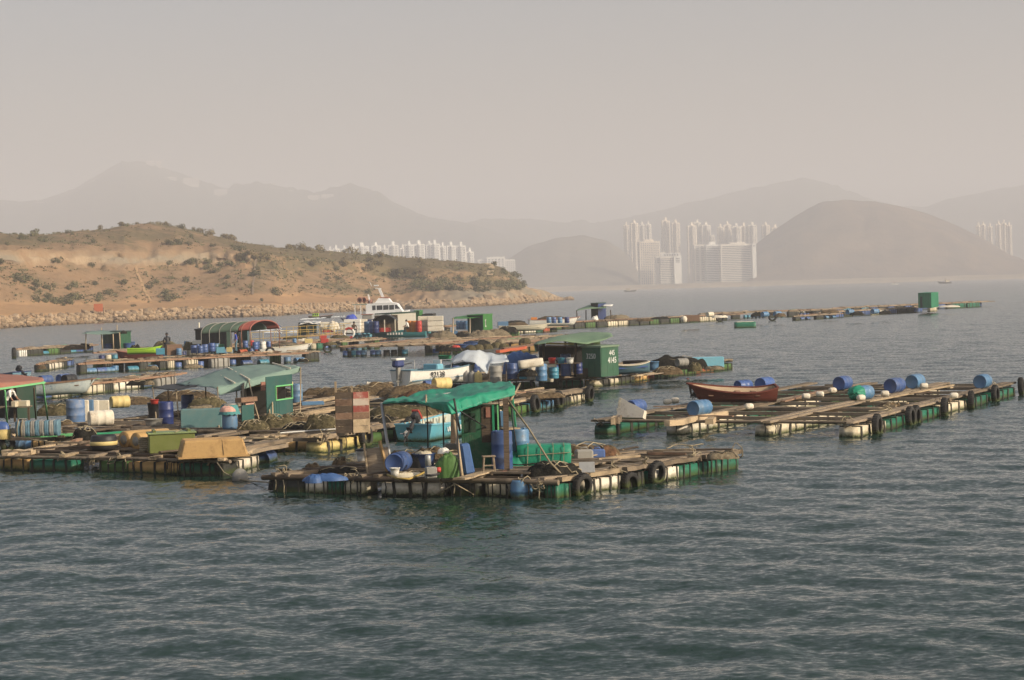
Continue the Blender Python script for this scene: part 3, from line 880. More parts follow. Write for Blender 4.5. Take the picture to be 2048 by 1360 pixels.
def sheet_obj(name, front, back, mat, nu=24, nv=10, sag=.06, parent=None, skirt=None, thick=.02, wr=.03, seed=1.0):
    """cloth between two polylines of (px, py, depth); skirt: polyline the front edge hangs down to"""
    def poly(pl, t):
        n = len(pl) - 1; k = min(int(t * n), n - 1); f = t * n - k
        return D(*pl[k]).lerp(D(*pl[k + 1]), f)
    b = MB()
    def top(u, v):
        p = poly(front, u).lerp(poly(back, u), v)
        q = fbm(p.x * 1.3, p.y * .8, seed, 3)
        p.z += -sag * math.sin(math.pi * v) * math.sin(math.pi * u) + wr * (fbm(p.x * 2.2, p.y * 1.1, seed, 3) + .55 * math.sin(u * 34 + v * 9 + 5 * q) * (.3 + .7 * abs(q)) + .4 * math.sin(v * 20 - u * 12 + 6 * q) * max(0, q))
        return p
    b.grid(nu, nv, top)
    if skirt:
        def sk(u, v):
            p = top(u, 0).lerp(poly(skirt, u), v)
            q = wr * 1.5 * v * math.sin(u * 30 + 9 * fbm(u * 5, .3, seed, 3)) * (.35 + abs(fbm(u * 9, 1.7, seed, 2)))
            return p + Vector((q * .5, -abs(q) - .02 * v, 0))
        b.grid(nu * 2, 4, sk)
    me = b.mesh(name, mat)
    if parent is not None:
        me.transform(Matrix.LocRotScale(parent.location, parent.rotation_euler, parent.scale).inverted())
        o = obj(name, me, parent)
    else:
        c = sum((Vector(v.co) for v in me.vertices), Vector()) / len(me.vertices)
        me.transform(Matrix.Translation(-c)); o = obj(name, me, None, c)
    md = o.modifiers.new('cloth_thickness', 'SOLIDIFY'); md.thickness = thick; md.offset = 0
    return o
def world_part(mb, name, mat, parent):
    """a part built in world coordinates, hung under its thing"""
    me = mb.mesh(name, mat)
    me.transform(Matrix.LocRotScale(parent.location, parent.rotation_euler, parent.scale).inverted())
    return obj(name, me, parent)
def pole(parent, a, b, r=.03, mat=STEEL, name='pole', n=7):
    m = MB(); a, b = Vector(a), Vector(b)
    mid = (a + b) / 2 + Vector((random.uniform(-.02, .02), random.uniform(-.02, .02), 0))
    m.tube([a, mid, b], r, n)
    return world_part(m, name, mat, parent)
def rope_thing(label, pts, r=.02, mat=ROPE, parent=None, name='rope', cat='rope'):
    pts = [Vector(p) for p in pts]; m = MB()
    m.tube(pts, r, 6)
    if parent: return world_part(m, name, mat, parent)
    me = m.mesh(name, mat); me.transform(Matrix.Translation(-pts[-1]))
    return tag(obj(name, me, None, pts[-1]), label, cat)
def sagline(a, b, sag, n=8):
    a, b = Vector(a), Vector(b)
    return [a.lerp(b, i / n) - Vector((0, 0, sag * 4 * (i / n) * (1 - i / n))) for i in range(n + 1)]

# ------------------------------------------------------------------ boats
def hull(parent, L, B, Dp, mat, inmat, bow_rise=.35, stern_rise=.08, transom=.8, rail=None, n=14, flare=.72, bands=None, name='hull', fine=.62, sternfine=None, planks=0):
    """open boat, bow towards +X, keel on z=0; transom: stern width / beam"""
    def half(t):                     # t 0 stern .. 1 bow -> half beam at the gunwale
        st = transom if sternfine is None else sternfine
        if t < .45: return B / 2 * (st + (1 - st) * math.sin(t / .45 * math.pi / 2))
        return B / 2 * max(0.015, (1 - ((t - .45) / .55) ** 2.3) ** fine)
    def gz(t): return Dp * (1 + bow_rise * max(0, (t - .35) / .65) ** 2 + stern_rise * max(0, (.3 - t) / .3) ** 2)
    def kz(t): return Dp * (.75 * bow_rise + .35) * max(0, (t - .78) / .22) ** 2.2
    def xx(t, k): return -L / 2 + L * t - (1 - k) * L * .10 * max(0, (t - .8) / .2) ** 1.5
    pr = [(0, 0), (flare * .62, .06), (flare, .30), (lerp(flare, 1, .55), .65), (1, 1)]
    def sect(t, inset, lift):
        h, g, kz_ = half(t), gz(t), kz(t); out = []
        for a, q in pr: out.append((xx(t, q), max(0.0, a * h - inset), lerp(kz_ + lift, g, q)))
        return out
    b = MB(); vs, fs = [], []; m = len(pr)
    rows = []
    for i in range(n + 1):
        t = i / n
        o_ = sect(t, 0, 0)
        rows.append([(x, -y, z) for x, y, z in reversed(o_)] + [(x, y, z) for x, y, z in o_[1:]])
    K = len(rows[0])
    for r_ in rows: vs += r_
    for i in range(n):
        for j in range(K - 1): fs.append([i * K + j, i * K + j + 1, (i + 1) * K + j + 1, (i + 1) * K + j])
    fs.append(list(range(K))[::-1])
    b.add(vs, fs[:-1], True); b.add(rows[0], [list(range(K))[::-1]], False)
    ho = b.build(name, mat, parent)
    bi = MB(); vs2, fs2 = [], []; rin = []
    for i in range(n + 1):
        t = max(.02, min(.97, i / n)); o_ = sect(t, .035, .06)
        o_ = [(x, y, min(z, gz(t) - .004)) for x, y, z in o_]
        rin.append([(x, -y, z) for x, y, z in reversed(o_)] + [(x, y, z) for x, y, z in o_[1:]])
    for r_ in rin: vs2 += r_
    for i in range(n):
        for j in range(K - 1): fs2.append([i * K + j, (i + 1) * K + j, (i + 1) * K + j + 1, i * K + j + 1])
    bi.add(vs2, fs2, True); bi.add(rin[0], [list(range(K))], False)
    bi.build('inner_lining', inmat, parent)
    br = MB()
    for sd in (-1, 1):
        pts = [(xx(i / n, 1), sd * max(.0, half(i / n) - .012), gz(i / n)) for i in range(n + 1)]
        for p0, p1 in zip(pts, pts[1:]): br.bar(p0, p1, .075, .055)
    br.bar((xx(0, 1), -half(0), gz(0)), (xx(0, 1), half(0), gz(0)), .07, .055)
    br.build('gunwale', rail or mat, parent)
    if planks:
        for sd in (-1, 1):
            for k in range(1, planks + 1):
                q = .3 + .7 * k / (planks + 1); bp = MB()
                a = lerp(flare, 1, (q - .3) / .7 * .9)
                pts = [(xx(i / n, q) , sd * (a * half(i / n) + .004), lerp(kz(i / n), gz(i / n), q)) for i in range(n + 1)]
                for p0, p1 in zip(pts, pts[1:]): bp.bar(p0, p1, .012, .02)
                bp.build('strake_edge', mat, parent)
    return half, gz, xx
def outboard(parent, x, z, up=True, cowl=BLACK, topcol=None):
    """outboard motor on the transom at (x, 0, z); tilted clear of the water when up"""
    e = thing('m', 'm', 'm'); del e['label'], e['category']; e.name = 'outboard_motor'; e.parent = parent; e.location = (x, 0, z)
    e.rotation_euler = (0, R(48) if up else 0, 0)
    b = MB(); b.box((-.10, 0, .42), (.44, .30, .34), bev=.07, taper=.9); b.build('cowl', cowl, e)
    if topcol: b = MB(); b.box((-.10, 0, .56), (.45, .305, .09), bev=.03); b.build('cowl_top', topcol, e)
    b = MB(); b.box((-.10, 0, .02), (.15, .13, .5), bev=.02); b.box((-.13, 0, -.42), (.10, .06, .55), bev=.015); b.box((-.14, 0, -.30), (.30, .16, .02)); b.build('shaft', GREY if not up else BLACK, e)
    b = MB(); b.lathe([(0, -.25), (.045, -.2), (.055, 0), (.05, .15), (0, .24)], 8, Matrix.Translation((-.17, 0, -.68)) @ Matrix.Rotation(math.pi / 2, 4, 'Y')); b.box((-.15, 0, -.80), (.12, .015, .2)); b.build('gearcase', BLACK, e)
    b = MB()
    for k in range(3):
        a = k * 2.094; b.box((-.36, .10 * math.cos(a), -.68 + .10 * math.sin(a)), (.02, .12, .09), M=Matrix.Rotation(a, 3, 'X') @ Matrix.Rotation(.5, 3, 'Y'))
    b.build('propeller', STEEL, e)
    b = MB(); b.tube([(.05, 0, .30), (.35, .03, .36), (.6, .05, .38)], .022, 6); b.build('tiller', BLACK, e)
    return e

# ------------------------------------------------------------------ people
def person(label, p, ang, shirt, trousers, pose='stand', scale=1.0, hair=HAIR):
    root = thing('person', label, 'person', p, R(ang), None)
    if pose == 'stand': hz_, lean, knee = .92, .03, [(.02, .5), (-.02, .5)]
    J = {}
    if pose == 'stand':
        J = dict(pel=(0, 0, .93), chest=(.03, 0, 1.28), neck=(.04, 0, 1.48), head=(.06, 0, 1.60), top=(.06, 0, 1.70), hl=(0, .10, .88), kl=(.03, .11, .48), al=(-.02, .12, .07), tl=(.16, .13, .04), hr=(0, -.10, .88), kr=(.05, -.11, .48), ar=(.02, -.12, .07), tr=(.2, -.13, .04),
                 sl=(.03, .19, 1.41), el=(.02, .25, 1.13), wl=(.12, .24, .90), gl=(.17, .23, .82), sr=(.03, -.19, 1.41), er=(.03, -.26, 1.14), wr=(.18, -.22, .95), gr=(.25, -.20, .90))
    elif pose == 'bend':             # leaning over a bench with both hands down on it
        J = dict(pel=(0, 0, .92), chest=(.22, 0, 1.20), neck=(.36, 0, 1.36), head=(.46, 0, 1.42), top=(.53, 0, 1.48), hl=(0, .10, .87), kl=(.05, .11, .47), al=(-.02, .12, .07), tl=(.16, .13, .04), hr=(0, -.10, .87), kr=(.07, -.11, .47), ar=(.02, -.12, .07), tr=(.2, -.13, .04),
                 sl=(.30, .19, 1.29), el=(.38, .25, 1.05), wl=(.52, .20, .90), gl=(.59, .18, .88), sr=(.30, -.19, 1.29), er=(.36, -.26, 1.05), wr=(.48, -.24, .86), gr=(.55, -.23, .82))
    else:                            # crouching or seated on something low
        J = dict(pel=(0, 0, .42), chest=(.10, 0, .76), neck=(.15, 0, .94), head=(.19, 0, 1.05), top=(.20, 0, 1.15), hl=(0, .11, .40), kl=(.38, .15, .50), al=(.30, .15, .08), tl=(.47, .16, .04), hr=(0, -.11, .40), kr=(.40, -.13, .46), ar=(.36, -.13, .08), tr=(.53, -.14, .04),
                 sl=(.12, .19, .88), el=(.20, .25, .64), wl=(.40, .18, .56), gl=(.47, .16, .54), sr=(.12, -.19, .88), er=(.22, -.25, .65), wr=(.42, -.16, .58), gr=(.49, -.14, .56))
    names = list(J); ix = {k: i for i, k in enumerate(names)}
    rad = dict(pel=.135, chest=.15, neck=.062, head=.095, top=.075, hl=.095, kl=.062, al=.045, tl=.038, hr=.095, kr=.062, ar=.045, tr=.038, sl=.068, el=.048, wl=.034, gl=.036, sr=.068, er=.048, wr=.034, gr=.036)
    ed = [('pel', 'chest'), ('chest', 'neck'), ('neck', 'head'), ('head', 'top'), ('pel', 'hl'), ('hl', 'kl'), ('kl', 'al'), ('al', 'tl'), ('pel', 'hr'), ('hr', 'kr'), ('kr', 'ar'), ('ar', 'tr'), ('chest', 'sl'), ('sl', 'el'), ('el', 'wl'), ('wl', 'gl'), ('chest', 'sr'), ('sr', 'er'), ('er', 'wr'), ('wr', 'gr')]
    # fingers
    vs = [Vector(J[k]) for k in names]; rr = [rad[k] for k in names]; es = [(ix[a], ix[b_]) for a, b_ in ed]
    for s in 'lr':
        g, w_ = Vector(J['g' + s]), Vector(J['w' + s]); d = (g - w_).normalized(); sd = 1 if s == 'l' else -1
        lat = Vector((0, 0, 1)).cross(d).normalized() if abs(d.z) < .9 else Vector((1, 0, 0))
        for k in range(5):
            off = (k - 1.8) * .019
            b0 = g + lat * off * 1.0 + d * .02; ln = (.05, .075, .08, .072, .055)[k]
            dd = (d + lat * (.75 if k == 4 else off * 4) + Vector((0, 0, -.25))).normalized()
            i0 = len(vs); vs += [b0, b0 + dd * ln * .55, b0 + dd * ln + Vector((0, 0, -.015))]; rr += [.011, .010, .008]
            es += [(ix['g' + s], i0), (i0, i0 + 1), (i0 + 1, i0 + 2)]
    me = bpy.data.meshes.new('body'); me.from_pydata([tuple(v * scale) for v in vs], es, []); me.update()
    o = obj('body', me)
    sk = o.modifiers.new('skin', 'SKIN'); sv = me.skin_vertices[0].data
    for i, v in enumerate(sv): v.radius = (rr[i] * scale, rr[i] * scale); v.use_root = (i == 0)
    sk.use_smooth_shade = True
    o.modifiers.new('sub', 'SUBSURF').levels = 1; o.modifiers['sub'].render_levels = 1
    dg = bpy.context.evaluated_depsgraph_get(); m2 = bpy.data.meshes.new_from_object(o.evaluated_get(dg))
    bpy.data.objects.remove(o)
    m2.materials.clear()
    for m_ in (shirt, trousers, SKIN, BLACK): m2.materials.append(m_)
    P_ = {k: Vector(v) * scale for k, v in J.items()}
    def seg(c, a, b_):
        ab = P_[b_] - P_[a]; t = max(0, min(1, (c - P_[a]).dot(ab) / ab.length_squared)); return (c - P_[a] - ab * t).length - .5 * rad[a] * scale
    zone = [(('pel', 'chest'), 0), (('chest', 'sl'), 0), (('chest', 'sr'), 0), (('sl', 'el'), 0), (('sr', 'er'), 0), (('chest', 'neck'), 0), (('neck', 'head'), 2), (('head', 'top'), 2), (('el', 'wl'), 2), (('er', 'wr'), 2), (('wl', 'gl'), 2), (('wr', 'gr'), 2), (('hl', 'kl'), 1), (('hr', 'kr'), 1), (('kl', 'al'), 1), (('kr', 'ar'), 1), (('pel', 'hl'), 1), (('pel', 'hr'), 1), (('al', 'tl'), 3), (('ar', 'tr'), 3)]
    for f in m2.polygons:
        f.material_index = min(zone, key=lambda q: seg(f.center, *q[0]))[1]; f.use_smooth = True
    obj('body', m2, root)
    b = MB(); hd = P_['top'].lerp(P_['head'], .45); fw = (P_['top'] - P_['neck']).normalized()
    X = Matrix.Translation(hd - Vector((.02, 0, -.02)) * scale) @ Vector((0, 0, 1)).rotation_difference(fw).to_matrix().to_4x4()
    b.lathe([(.103 * scale, -.05 * scale), (.108 * scale, .01 * scale), (.09 * scale, .07 * scale), (.05 * scale, .105 * scale), (0, .115 * scale)], 12, X); b.build('hair', hair, root)
    b = MB(); fc = P_['head'] + Vector((.095, 0, .01)) * scale
    b.lathe([(0, -.03), (.014, -.02), (.016, 0), (0, .03)], 6, Matrix.Translation(fc)); b.build('nose', SKIN, root)
    b = MB()
    for sd in (-1, 1): b.lathe([(0, -.01), (.011, 0), (0, .01)], 6, Matrix.Translation(fc + Vector((-.012, sd * .034, .032)) * scale))
    b.build('eye', BLACK, root)
    return root
# ================================================================== the nearest raft, with the green booth
random.seed(21)
r1 = Raft('nearest cage raft carrying the booth under the bright green canopy', (540, 986), (1110, 998), (1480, 936))
r1.floats_u(.045, [(.0, .11, DARKF), (.12, .20, FOAMW), (.2, .255, GTARP), (.262, .335, FOAM), (.395, .60, FOAMW), (.955, 1.0, GTARP)], .8)
r1.floats_u(.06, [(.62, .72, DARKF), (.74, .82, FOAM)], .6)
drum_part(r1.o, r1.P(.875, .02), LBLUE, True, 0, 1.0, -.42, n=18)
r1.floats_v(.965, [(.05, .12, GTARP), (.165, .325, FOAMW), (.335, .45, DARKF), (.47, .50, GTARP), (.51, .64, FOAMW), (.645, .76, GTARP), (.765, .86, GTARP), (.865, .985, GTARP)], .75)
r1.floats_v(.03, [(.12, .4, DARKF), (.45, .7, FOAM), (.72, .95, DARKF)], .7)
r1.floats_v(.5, [(.3, .5, DARKF), (.6, .8, GTARP)], .7)
r1.floats_u(.96, [(.1, .3, FOAM), (.42, .6, GTARP), (.7, .85, FOAM)], .7)
r1.t(-.03, .005, .52, .0, .19, .17, mat=WOODD, rnd=True); r1.t(.46, .0, 1.01, .005, .18, .17, mat=WOOD, rnd=True)
r1.t(.0, .05, .60, .045, .14, .1, .46); r1.t(.5, .055, .99, .05, .16, .12, .47, WOODD)
for v, a, b_ in ((.13, -.01, .5), (.20, .02, .48), (.30, .5, 1.0), (.335, .55, 1.0), (.46, .45, 1.01), (.52, .6, 1.0), (.62, .3, 1.02), (.66, .5, 1.0), (.79, .35, 1.01), (.83, .52, .99), (.93, .1, 1.02), (.975, .2, 1.0)):
    r1.t(a, v, min(b_, .99), v + random.uniform(-.01, .01), random.uniform(.13, .19), .13, rnd=random.random() < .4, z=.44 + random.uniform(0, .04))
for v0, v1 in ((.0, .34), (.33, .52), (.5, .78), (.76, 1.03)):
    r1.t(.955, v0, .955, v1, .3, .07, .52, WOOD, name='plank'); r1.t(.995, v0 + .03, .995, v1 - .02, .16, .12, .49, WOODP if v0 < .1 else WOOD)
for u in (.02, .07, .34, .4, .52, .66, .72):
    r1.t(u, -.01, u + random.uniform(-.02, .02), random.uniform(.8, 1.0), .15, .1, .53)
r1.litter(26, (.05, .95), (.05, .9), .62); r1.deck(.40, .86, .05, .55, 15, 'u', .28, WOOD, .585, .0)
r1.deck(.04, .36, .1, .5, 6, 'u', .18, WOODD, .57, .3)
r1.px((920, 958), (985, 940), .34, .05, .62, WOODP, name='plank')
for u, v, s_ in ((.04, .02, .18), (.13, .01, .12), (.3, .0, .15), (.62, .0, .12), (.9, .0, .12), (.96, .0, .16)):
    r1.tie(u, v, .42, (s_, s_ * .7, s_), ROPE, 44)
for v, s_ in ((.15, .16), (.32, .2), (.48, .26), (.76, .30), (.98, .32)):
    r1.tie(.985, v, .46, (s_ * .6, s_ * .6, s_ * .75), NETP if v > .9 else ROPE, 80)
for u in (.02, .05, .33, .42, .55, .63, .66, .84, .91, .945): r1.posts_rope(u, -.002, random.uniform(.35, .6), ROPE if random.random() < .6 else ROPED)
for v in (.2, .28, .36, .55, .6, .68, .72, .8, .88, .93): r1.posts_rope(1.0, v, random.uniform(.3, .5), ROPED)
for k in (-1, 1):
    rope_thing('', [W(910, 968, .44), W(910 + k * 22, 980, .2), W(910 + k * 42, 992, .0)], .014, ROPE, r1.o, 'rope_stay')
tyre('black tyre fender at the near corner of the nearest raft, roped beside the cream float', r1.P(1.022, .10, .24), r1.hv - 90, 1.05, 8, rope_to=r1.P(.985, .09, .55))
tyre('low half-sunk black tyre fender between the cream float and a dark gap', r1.P(1.022, .345, .08), r1.hv - 90, 1.0, -6, rope_to=r1.P(.985, .34, .5))
tyre('black tyre fender wrapped in rope halfway along the nearest raft', r1.P(1.022, .485, .28), r1.hv - 90, 1.0, 5, rope_to=r1.P(.985, .48, .55))
bb = heap('dark weedy netting hanging over the far-left end of the nearest raft', 572, 978, .05, 62, 46, NETK, .5, name='net_heap')
heap('pale blue tarpaulin folded over the front timbers of the nearest raft', 625, 964, .5, 36, 16, TARPB, .8, name='tarpaulin_fold', cat='tarpaulin', group=None, strands=0, fold=.3)
heap('blue-grey tarpaulin strip lying along the front log of the nearest raft', 650, 960, .5, 90, 13, TARPB, .3, name='tarpaulin_strip', cat='tarpaulin', group=None, strands=0)

# ---- the booth
bth = thing('canopy_booth', 'dark green booth under a bright green tarpaulin canopy on poles', 'hut', W(960, 950, .58), 0)
FR = [(763, 806, 55.3), (828, 801, 53.9), (893, 803, 52.4), (962, 788, 53.2), (1030, 774, 54.0)]
BK = [(776, 800, 57.2), (840, 786, 58.0), (911, 774, 58.2), (965, 762, 58.2), (1019, 764, 58.0)]
SK = [(766, 808, 55.3), (832, 803, 53.8), (902, 829, 52.3), (968, 806, 53.1), (1032, 790, 53.9)]
sheet_obj('canopy', FR, BK, TARPG, 70, 26, .16, bth, SK, .015, .06, 3.3)
for pl, mt_, nm in (([(776, 806, 55.5), (893, 812, 52.9)], STEEL, 'canopy_rail'), ([(893, 812, 52.9), (1030, 784, 54.2)], BAMBOO, 'canopy_rail'), ([(740, 807, 55.4), (905, 803, 56)], BAMBOO, 'canopy_rail'), ([(780, 803, 57), (1019, 770, 57.8)], STEEL, 'canopy_rail'), ([(852, 805, 53.7), (852, 789, 57.7)], BAMBOO, 'canopy_rail'), ([(1022, 800, 54), (1040, 767, 57.5)], BAMBOO, 'canopy_rail')):
    pole(bth, D(*pl[0]), D(*pl[1]), .03, mt_, nm)
pole(bth, W(785, 943, .55), D(763, 806, 55.3), .045, STEEL)
pole(bth, W(925, 957, .55), D(905, 822, 52.6), .04, BAMBOO)
pole(bth, W(921, 957, .56), D(912, 815, 52.5), .022, BLACK)
pole(bth, W(888, 905, .5), D(886, 806, 57), .025, BLACK); pole(bth, W(856, 905, .5), D(853, 800, 57.6), .022, BLACK)
pole(bth, W(1039, 936, .55), D(1019, 780, 54.3), .018, BLACK, 'canopy_strap'); pole(bth, W(1008, 930, .55), D(996, 782, 54), .016, BLACK, 'canopy_strap')
pole(bth, D(921, 823, 52.3), D(985, 862, 54), .018, BLACK, 'canopy_strap'); pole(bth, D(908, 797, 52.3), D(920, 862, 52.5), .03, TARPK, 'canopy_strap')
m = MB(); a = W(1014, 944, .58); m.bar(a, D(1011, 797, a.y), .15, .15); world_part(m, 'corner_post', WOODD, bth)
m = MB(); a = W(906, 905, .5); m.bar(a, D(907, 826, a.y), .16, .16); world_part(m, 'corner_post', WOODD, bth)
# walls of the booth: front with an opening, back, side frame
fx0, fx1 = W(925, 938, .6), W(1000, 936, .6)
ax = (fx1 - fx0); ax.z = 0; fl = ax.length; ax.normalize(); ay = Vector((-ax.y, ax.x, 0))
X = Matrix.Translation(fx0) @ Matrix((ax, ay, Vector((0, 0, 1)))).transposed().to_4x4()
def wpanel(x0, x1, z0, z1, y=0.0, th=.03, mat=PGREEN, name='wall_panel', par=bth, XX=None):
    m = MB(); XX = XX or X
    p = [(XX @ Vector(((x0 + x1) / 2, y, (z0 + z1) / 2)))]
    m.box(p[0], (x1 - x0, th, z1 - z0), M=XX.to_3x3())
    return world_part(m, name, mat, par)
wpanel(0, .40, 0, 1.0); wpanel(.40, .56, 0, 1.72, -.004); wpanel(0, .06, 1.0, 1.75, .002); wpanel(.06, .40, 1.55, 1.75)
wpanel(.56, .86, .72, 1.74, -.02, .03, WOODD, 'door'); wpanel(.56, .86, 0, .72, -.01, .03, PGREEN)
wpanel(.86, .92, 0, 1.75, -.035, .06, PEMER, 'door_post'); wpanel(1.0, 1.04, 0, 1.75, -.03, .05, LIME, 'door_post')
wpanel(0, fl, 0, 1.7, 1.2, .03, PDARK); wpanel(0, .03, 0, 1.7, .6, 1.15, PDARK)
for k in range(6): wpanel(.02 + k * .065, .025 + k * .065, .03, .97, -.017, .01, PDARK, 'board_joint')
m = MB(); a = X @ Vector((.75, -.05, 1.55)); m.box(a, (.12, .04, .28)); world_part(m, 'hanging_cloth', RUSTR, bth)
for k in range(5):
    a = W(1026 + k * 1.5, 925, .6) + Vector((0, .7, 0)); m = MB(); m.tube([a, a + Vector((.03, 0, 1.0)), a + Vector((-.05, .05, 2.0))], .02, 5); world_part(m, 'hanging_net', LIME if k % 2 else TARPG, bth)
m = MB(); m.bar(D(1000, 858, 54.6), D(1034, 856, 54.8), .5, .04); world_part(m, 'shelf', WOODP, bth)
m = MB(); m.box(D(1004, 838, 54.8), (.2, .2, .45), bev=.04); world_part(m, 'shelf_can', LBLUE, bth)
m = MB(); m.bar(W(1000, 945, .6), W(1034, 940, .6), .06, .05); world_part(m, 'sill', RUSTR, bth)
rope_thing('pale stay rope running from the green canopy down to the near timbers', [D(1016, 800, 54.0), D(1058, 858, 53.3), W(1100, 925, .9), W(1125, 950, .55)], .026, ROPE)

# ---- things on the nearest raft
def screen_sheet():
    t = thing('plywood_screen', 'leaning plywood sheet nailed to two battens beside the canopy pole', 'board', W(750, 948, .5), R(-12))
    b = MB(); b.box((.05, .12, .36), (.62, .025, .72), M=Matrix.Rotation(R(-14), 3, 'X') @ Matrix.Rotation(R(-4), 3, 'Y')); b.build('sheet', WOOD, t)
    b = MB(); b.bar((-.36, .22, .82), (-.18, -.1, -.05), .05, .07); b.build('batten', WOODP, t)
    b = MB(); b.bar((.10, .22, .9), (.36, .0, .05), .06, .08); b.build('batten', OCHRE, t)
screen_sheet()
pot('paint_bucket', 'white bucket with a black lid behind the leaning plywood sheet', 'bucket', 725, 927, .5, .14, .17, .36, WHITE)
b = MB(); b.lathe([(0, 0), (.19, 0), (.2, .04), (.15, .07), (0, .07)], 14); tag(b.build('bucket_lid', BLACK, None, W(725, 902, .865)), 'black lid on the white bucket behind the plywood', 'lid')
heap('small brown sack slumped on the back-left timbers of the nearest raft', 680, 933, .52, 34, 18, NETB, .8, name='sack', cat='sack', group=None)
heap('tiny brown net bundle at the left tip of the nearest raft', 625, 938, .52, 26, 14, NETB, .8)
heap('long dark net roll on the left timbers of the nearest raft', 680, 944, .52, 90, 9, NETK, .3)
heap('dark brown net heap behind the silver canopy pole', 806, 922, .55, 62, 26, NETB, .8)
heap('russet net heap under the canopy beside the blue tub', 860, 915, .55, 60, 24, NETB, .8)
heap('shell litter and rags beside the canopy pole base', 815, 952, .59, 70, 8, FOAM, .5, name='litter_pile', cat='litter', group=None)
drum('blue drum lying end-on against the silver canopy pole', 798, 945, .58, BLUE, False, 75, .95)
pot('fish_tub', 'royal blue tub holding white things under the canopy', 'tub', 848, 938, .58, .27, .33, .44, BLUE)
heap('pale rags heaped in the royal blue tub', 848, 911, .97, 34, 9, FOAM, .7, name='rag_pile', cat='rags', group=None, strands=0)
heap('black plastic sheet draped beside the royal blue tub', 832, 940, .58, 34, 36, TARPK, .6, name='plastic_sheet', cat='tarpaulin', group=None, strands=0)
heap('grass green tarpaulin heap in front of the booth', 896, 953, .59, 56, 52, LEAFT, .7, name='tarpaulin_heap', cat='tarpaulin', group=None, fold=.35, strands=0)
heap('small white and black bundle on top of the grass green tarpaulin', 886, 905, 1.16, 24, 10, WHITE, .6, name='cloth_bundle', cat='bundle', group=None, strands=0)
box_thing('stove_box', 'flat grey-brown box behind the grass green tarpaulin', 'box', 905, 899, 1.05, (.42, .3, .16), GREY, 0)
b = MB(); b.box((0, 0, .42), (.30, .26, .84), bev=.05, taper=.85); o = b.build('plastic_basket', TARPB, None, W(938, 948, .58)); o.rotation_euler = (0, R(-8), R(20)); tag(o, 'dull blue plastic basket leaning against the booth front', 'basket')
def stool():
    t = thing('wooden_stool', 'small bare wooden stool at the foot of the booth wall', 'stool', W(978, 945, .6), R(8))
    b = MB(); b.box((0, 0, .44), (.36, .28, .035), bev=.008); b.build('seat', WOOD, t)
    for sx in (-1, 1):
        for sy in (-1, 1): b = MB(); b.bar((sx * .16, sy * .12, 0), (sx * .13, sy * .1, .43), .035); b.build('leg', WOOD, t)
    b = MB(); b.bar((-.15, -.11, .2), (.15, -.11, .2), .03); b.build('stretcher', WOOD, t)
stool()
def pump():
    t = thing('water_pump', 'small grey engine pump with a red cap on the front planks', 'pump', W(862, 957, .6), R(15))
    b = MB(); b.box((0, 0, .16), (.30, .22, .30), bev=.03); b.build('engine', GREY, t)
    b = MB(); b.lathe([(0, 0), (.08, 0), (.08, .26), (.06, .28), (0, .28)], 10, Matrix.Translation((-.06, .02, .34))); b.build('tank', STEEL, t)
    b = MB(); b.lathe([(0, 0), (.07, 0), (.07, .12), (0, .12)], 10, Matrix.Translation((.14, -.02, .22)) @ Matrix.Rotation(math.pi / 2, 4, 'Y')); b.build('red_cap', RED, t)
    b = MB(); b.tube([(-.16, -.1, .1), (.0, -.14, .1), (.2, -.1, .12)], .03, 6); b.build('pipe', BLACK, t)
pump()
rope_thing('yellow hose curving along the front planks from the pump', [W(775, 949, .62), W(795, 957, .62), W(818, 958, .62), W(838, 950, .64), W(852, 943, .72)], .028, YPOLE, name='hose', cat='hose')
pot('white_jar', 'white jar lying at the foot of the silver canopy pole', 'jar', 790, 952, .6, .10, .13, .22, WHITE)
drum('tall blue drum standing beside the wooden corner post of the booth', 1005, 940, .58, BLUE, True, 0, 1.0, 0, 1.2)
drum('paler blue drum behind the wooden corner post of the booth', 1040, 930, .58, LBLUE, True, 0, .95, 0, 1.2)
def bundle():
    t = thing('wrapped_bundle', 'big green tarpaulin bundle tied with cord on the nearest raft', 'bundle', W(1088, 935, .55), R(-4))
    me = block_mesh(2).copy(); me.materials.clear(); me.materials.append(TARPG)
    o = obj('wrapping', me, t, (0, .25, .32)); o.scale = (1.5, .75, .62)
    me = mound_mesh(.9, .6, .5, 4.2, TARPG); obj('loose_corner', me, t, (-.75, .1, -.02))
    for x in (-.45, -.1, .25, .55):
        b = MB(); q = [(x, -.15, .0), (x + .03, -.16, .6), (x, .2, .66), (x, .6, .6)]
        for p0, p1 in zip(q, q[1:]): b.bar(p0, p1, .015)
        b.build('cord', ROPE, t)
    b = MB(); b.bar((-.7, -.15, .35), (.75, -.15, .42), .015); b.build('cord', ROPE, t)
bundle()
heap('black net pile in front of the green tarpaulin bundle', 1108, 950, .54, 90, 30, NETK, .6, strands=3)
heap('long brown and russet net heap behind the two jerrycans', 1172, 915, .54, 120, 34, NETB, .45, strands=2)
heap('rust-coloured net end beside the blue jerrycan', 1210, 914, .54, 50, 24, NETR, .6)
def jerry(label, px, py, z, mat, ang, s=1.0):
    t = thing('jerrycan', label, 'jerrycan', W(px, py, z), R(ang)); t.scale = (s, s, s)
    b = MB(); b.box((0, 0, .2), (.62, .34, .4), bev=.07); b.build('body', mat, t)
    b = MB(); b.tube([(-.12, 0, .39), (-.1, 0, .46), (.1, 0, .46), (.12, 0, .39)], .03, 6); b.build('handle', mat, t)
    b = MB(); b.lathe([(0, 0), (.06, 0), (.06, .07), (0, .07)], 8, Matrix.Translation((.24, 0, .39))); b.build('cap', BLACK, t)
    return t
jerry('grey plastic jerrycan lying behind the shallow grey tray', 1168, 922, .54, GREY, 10, .85)
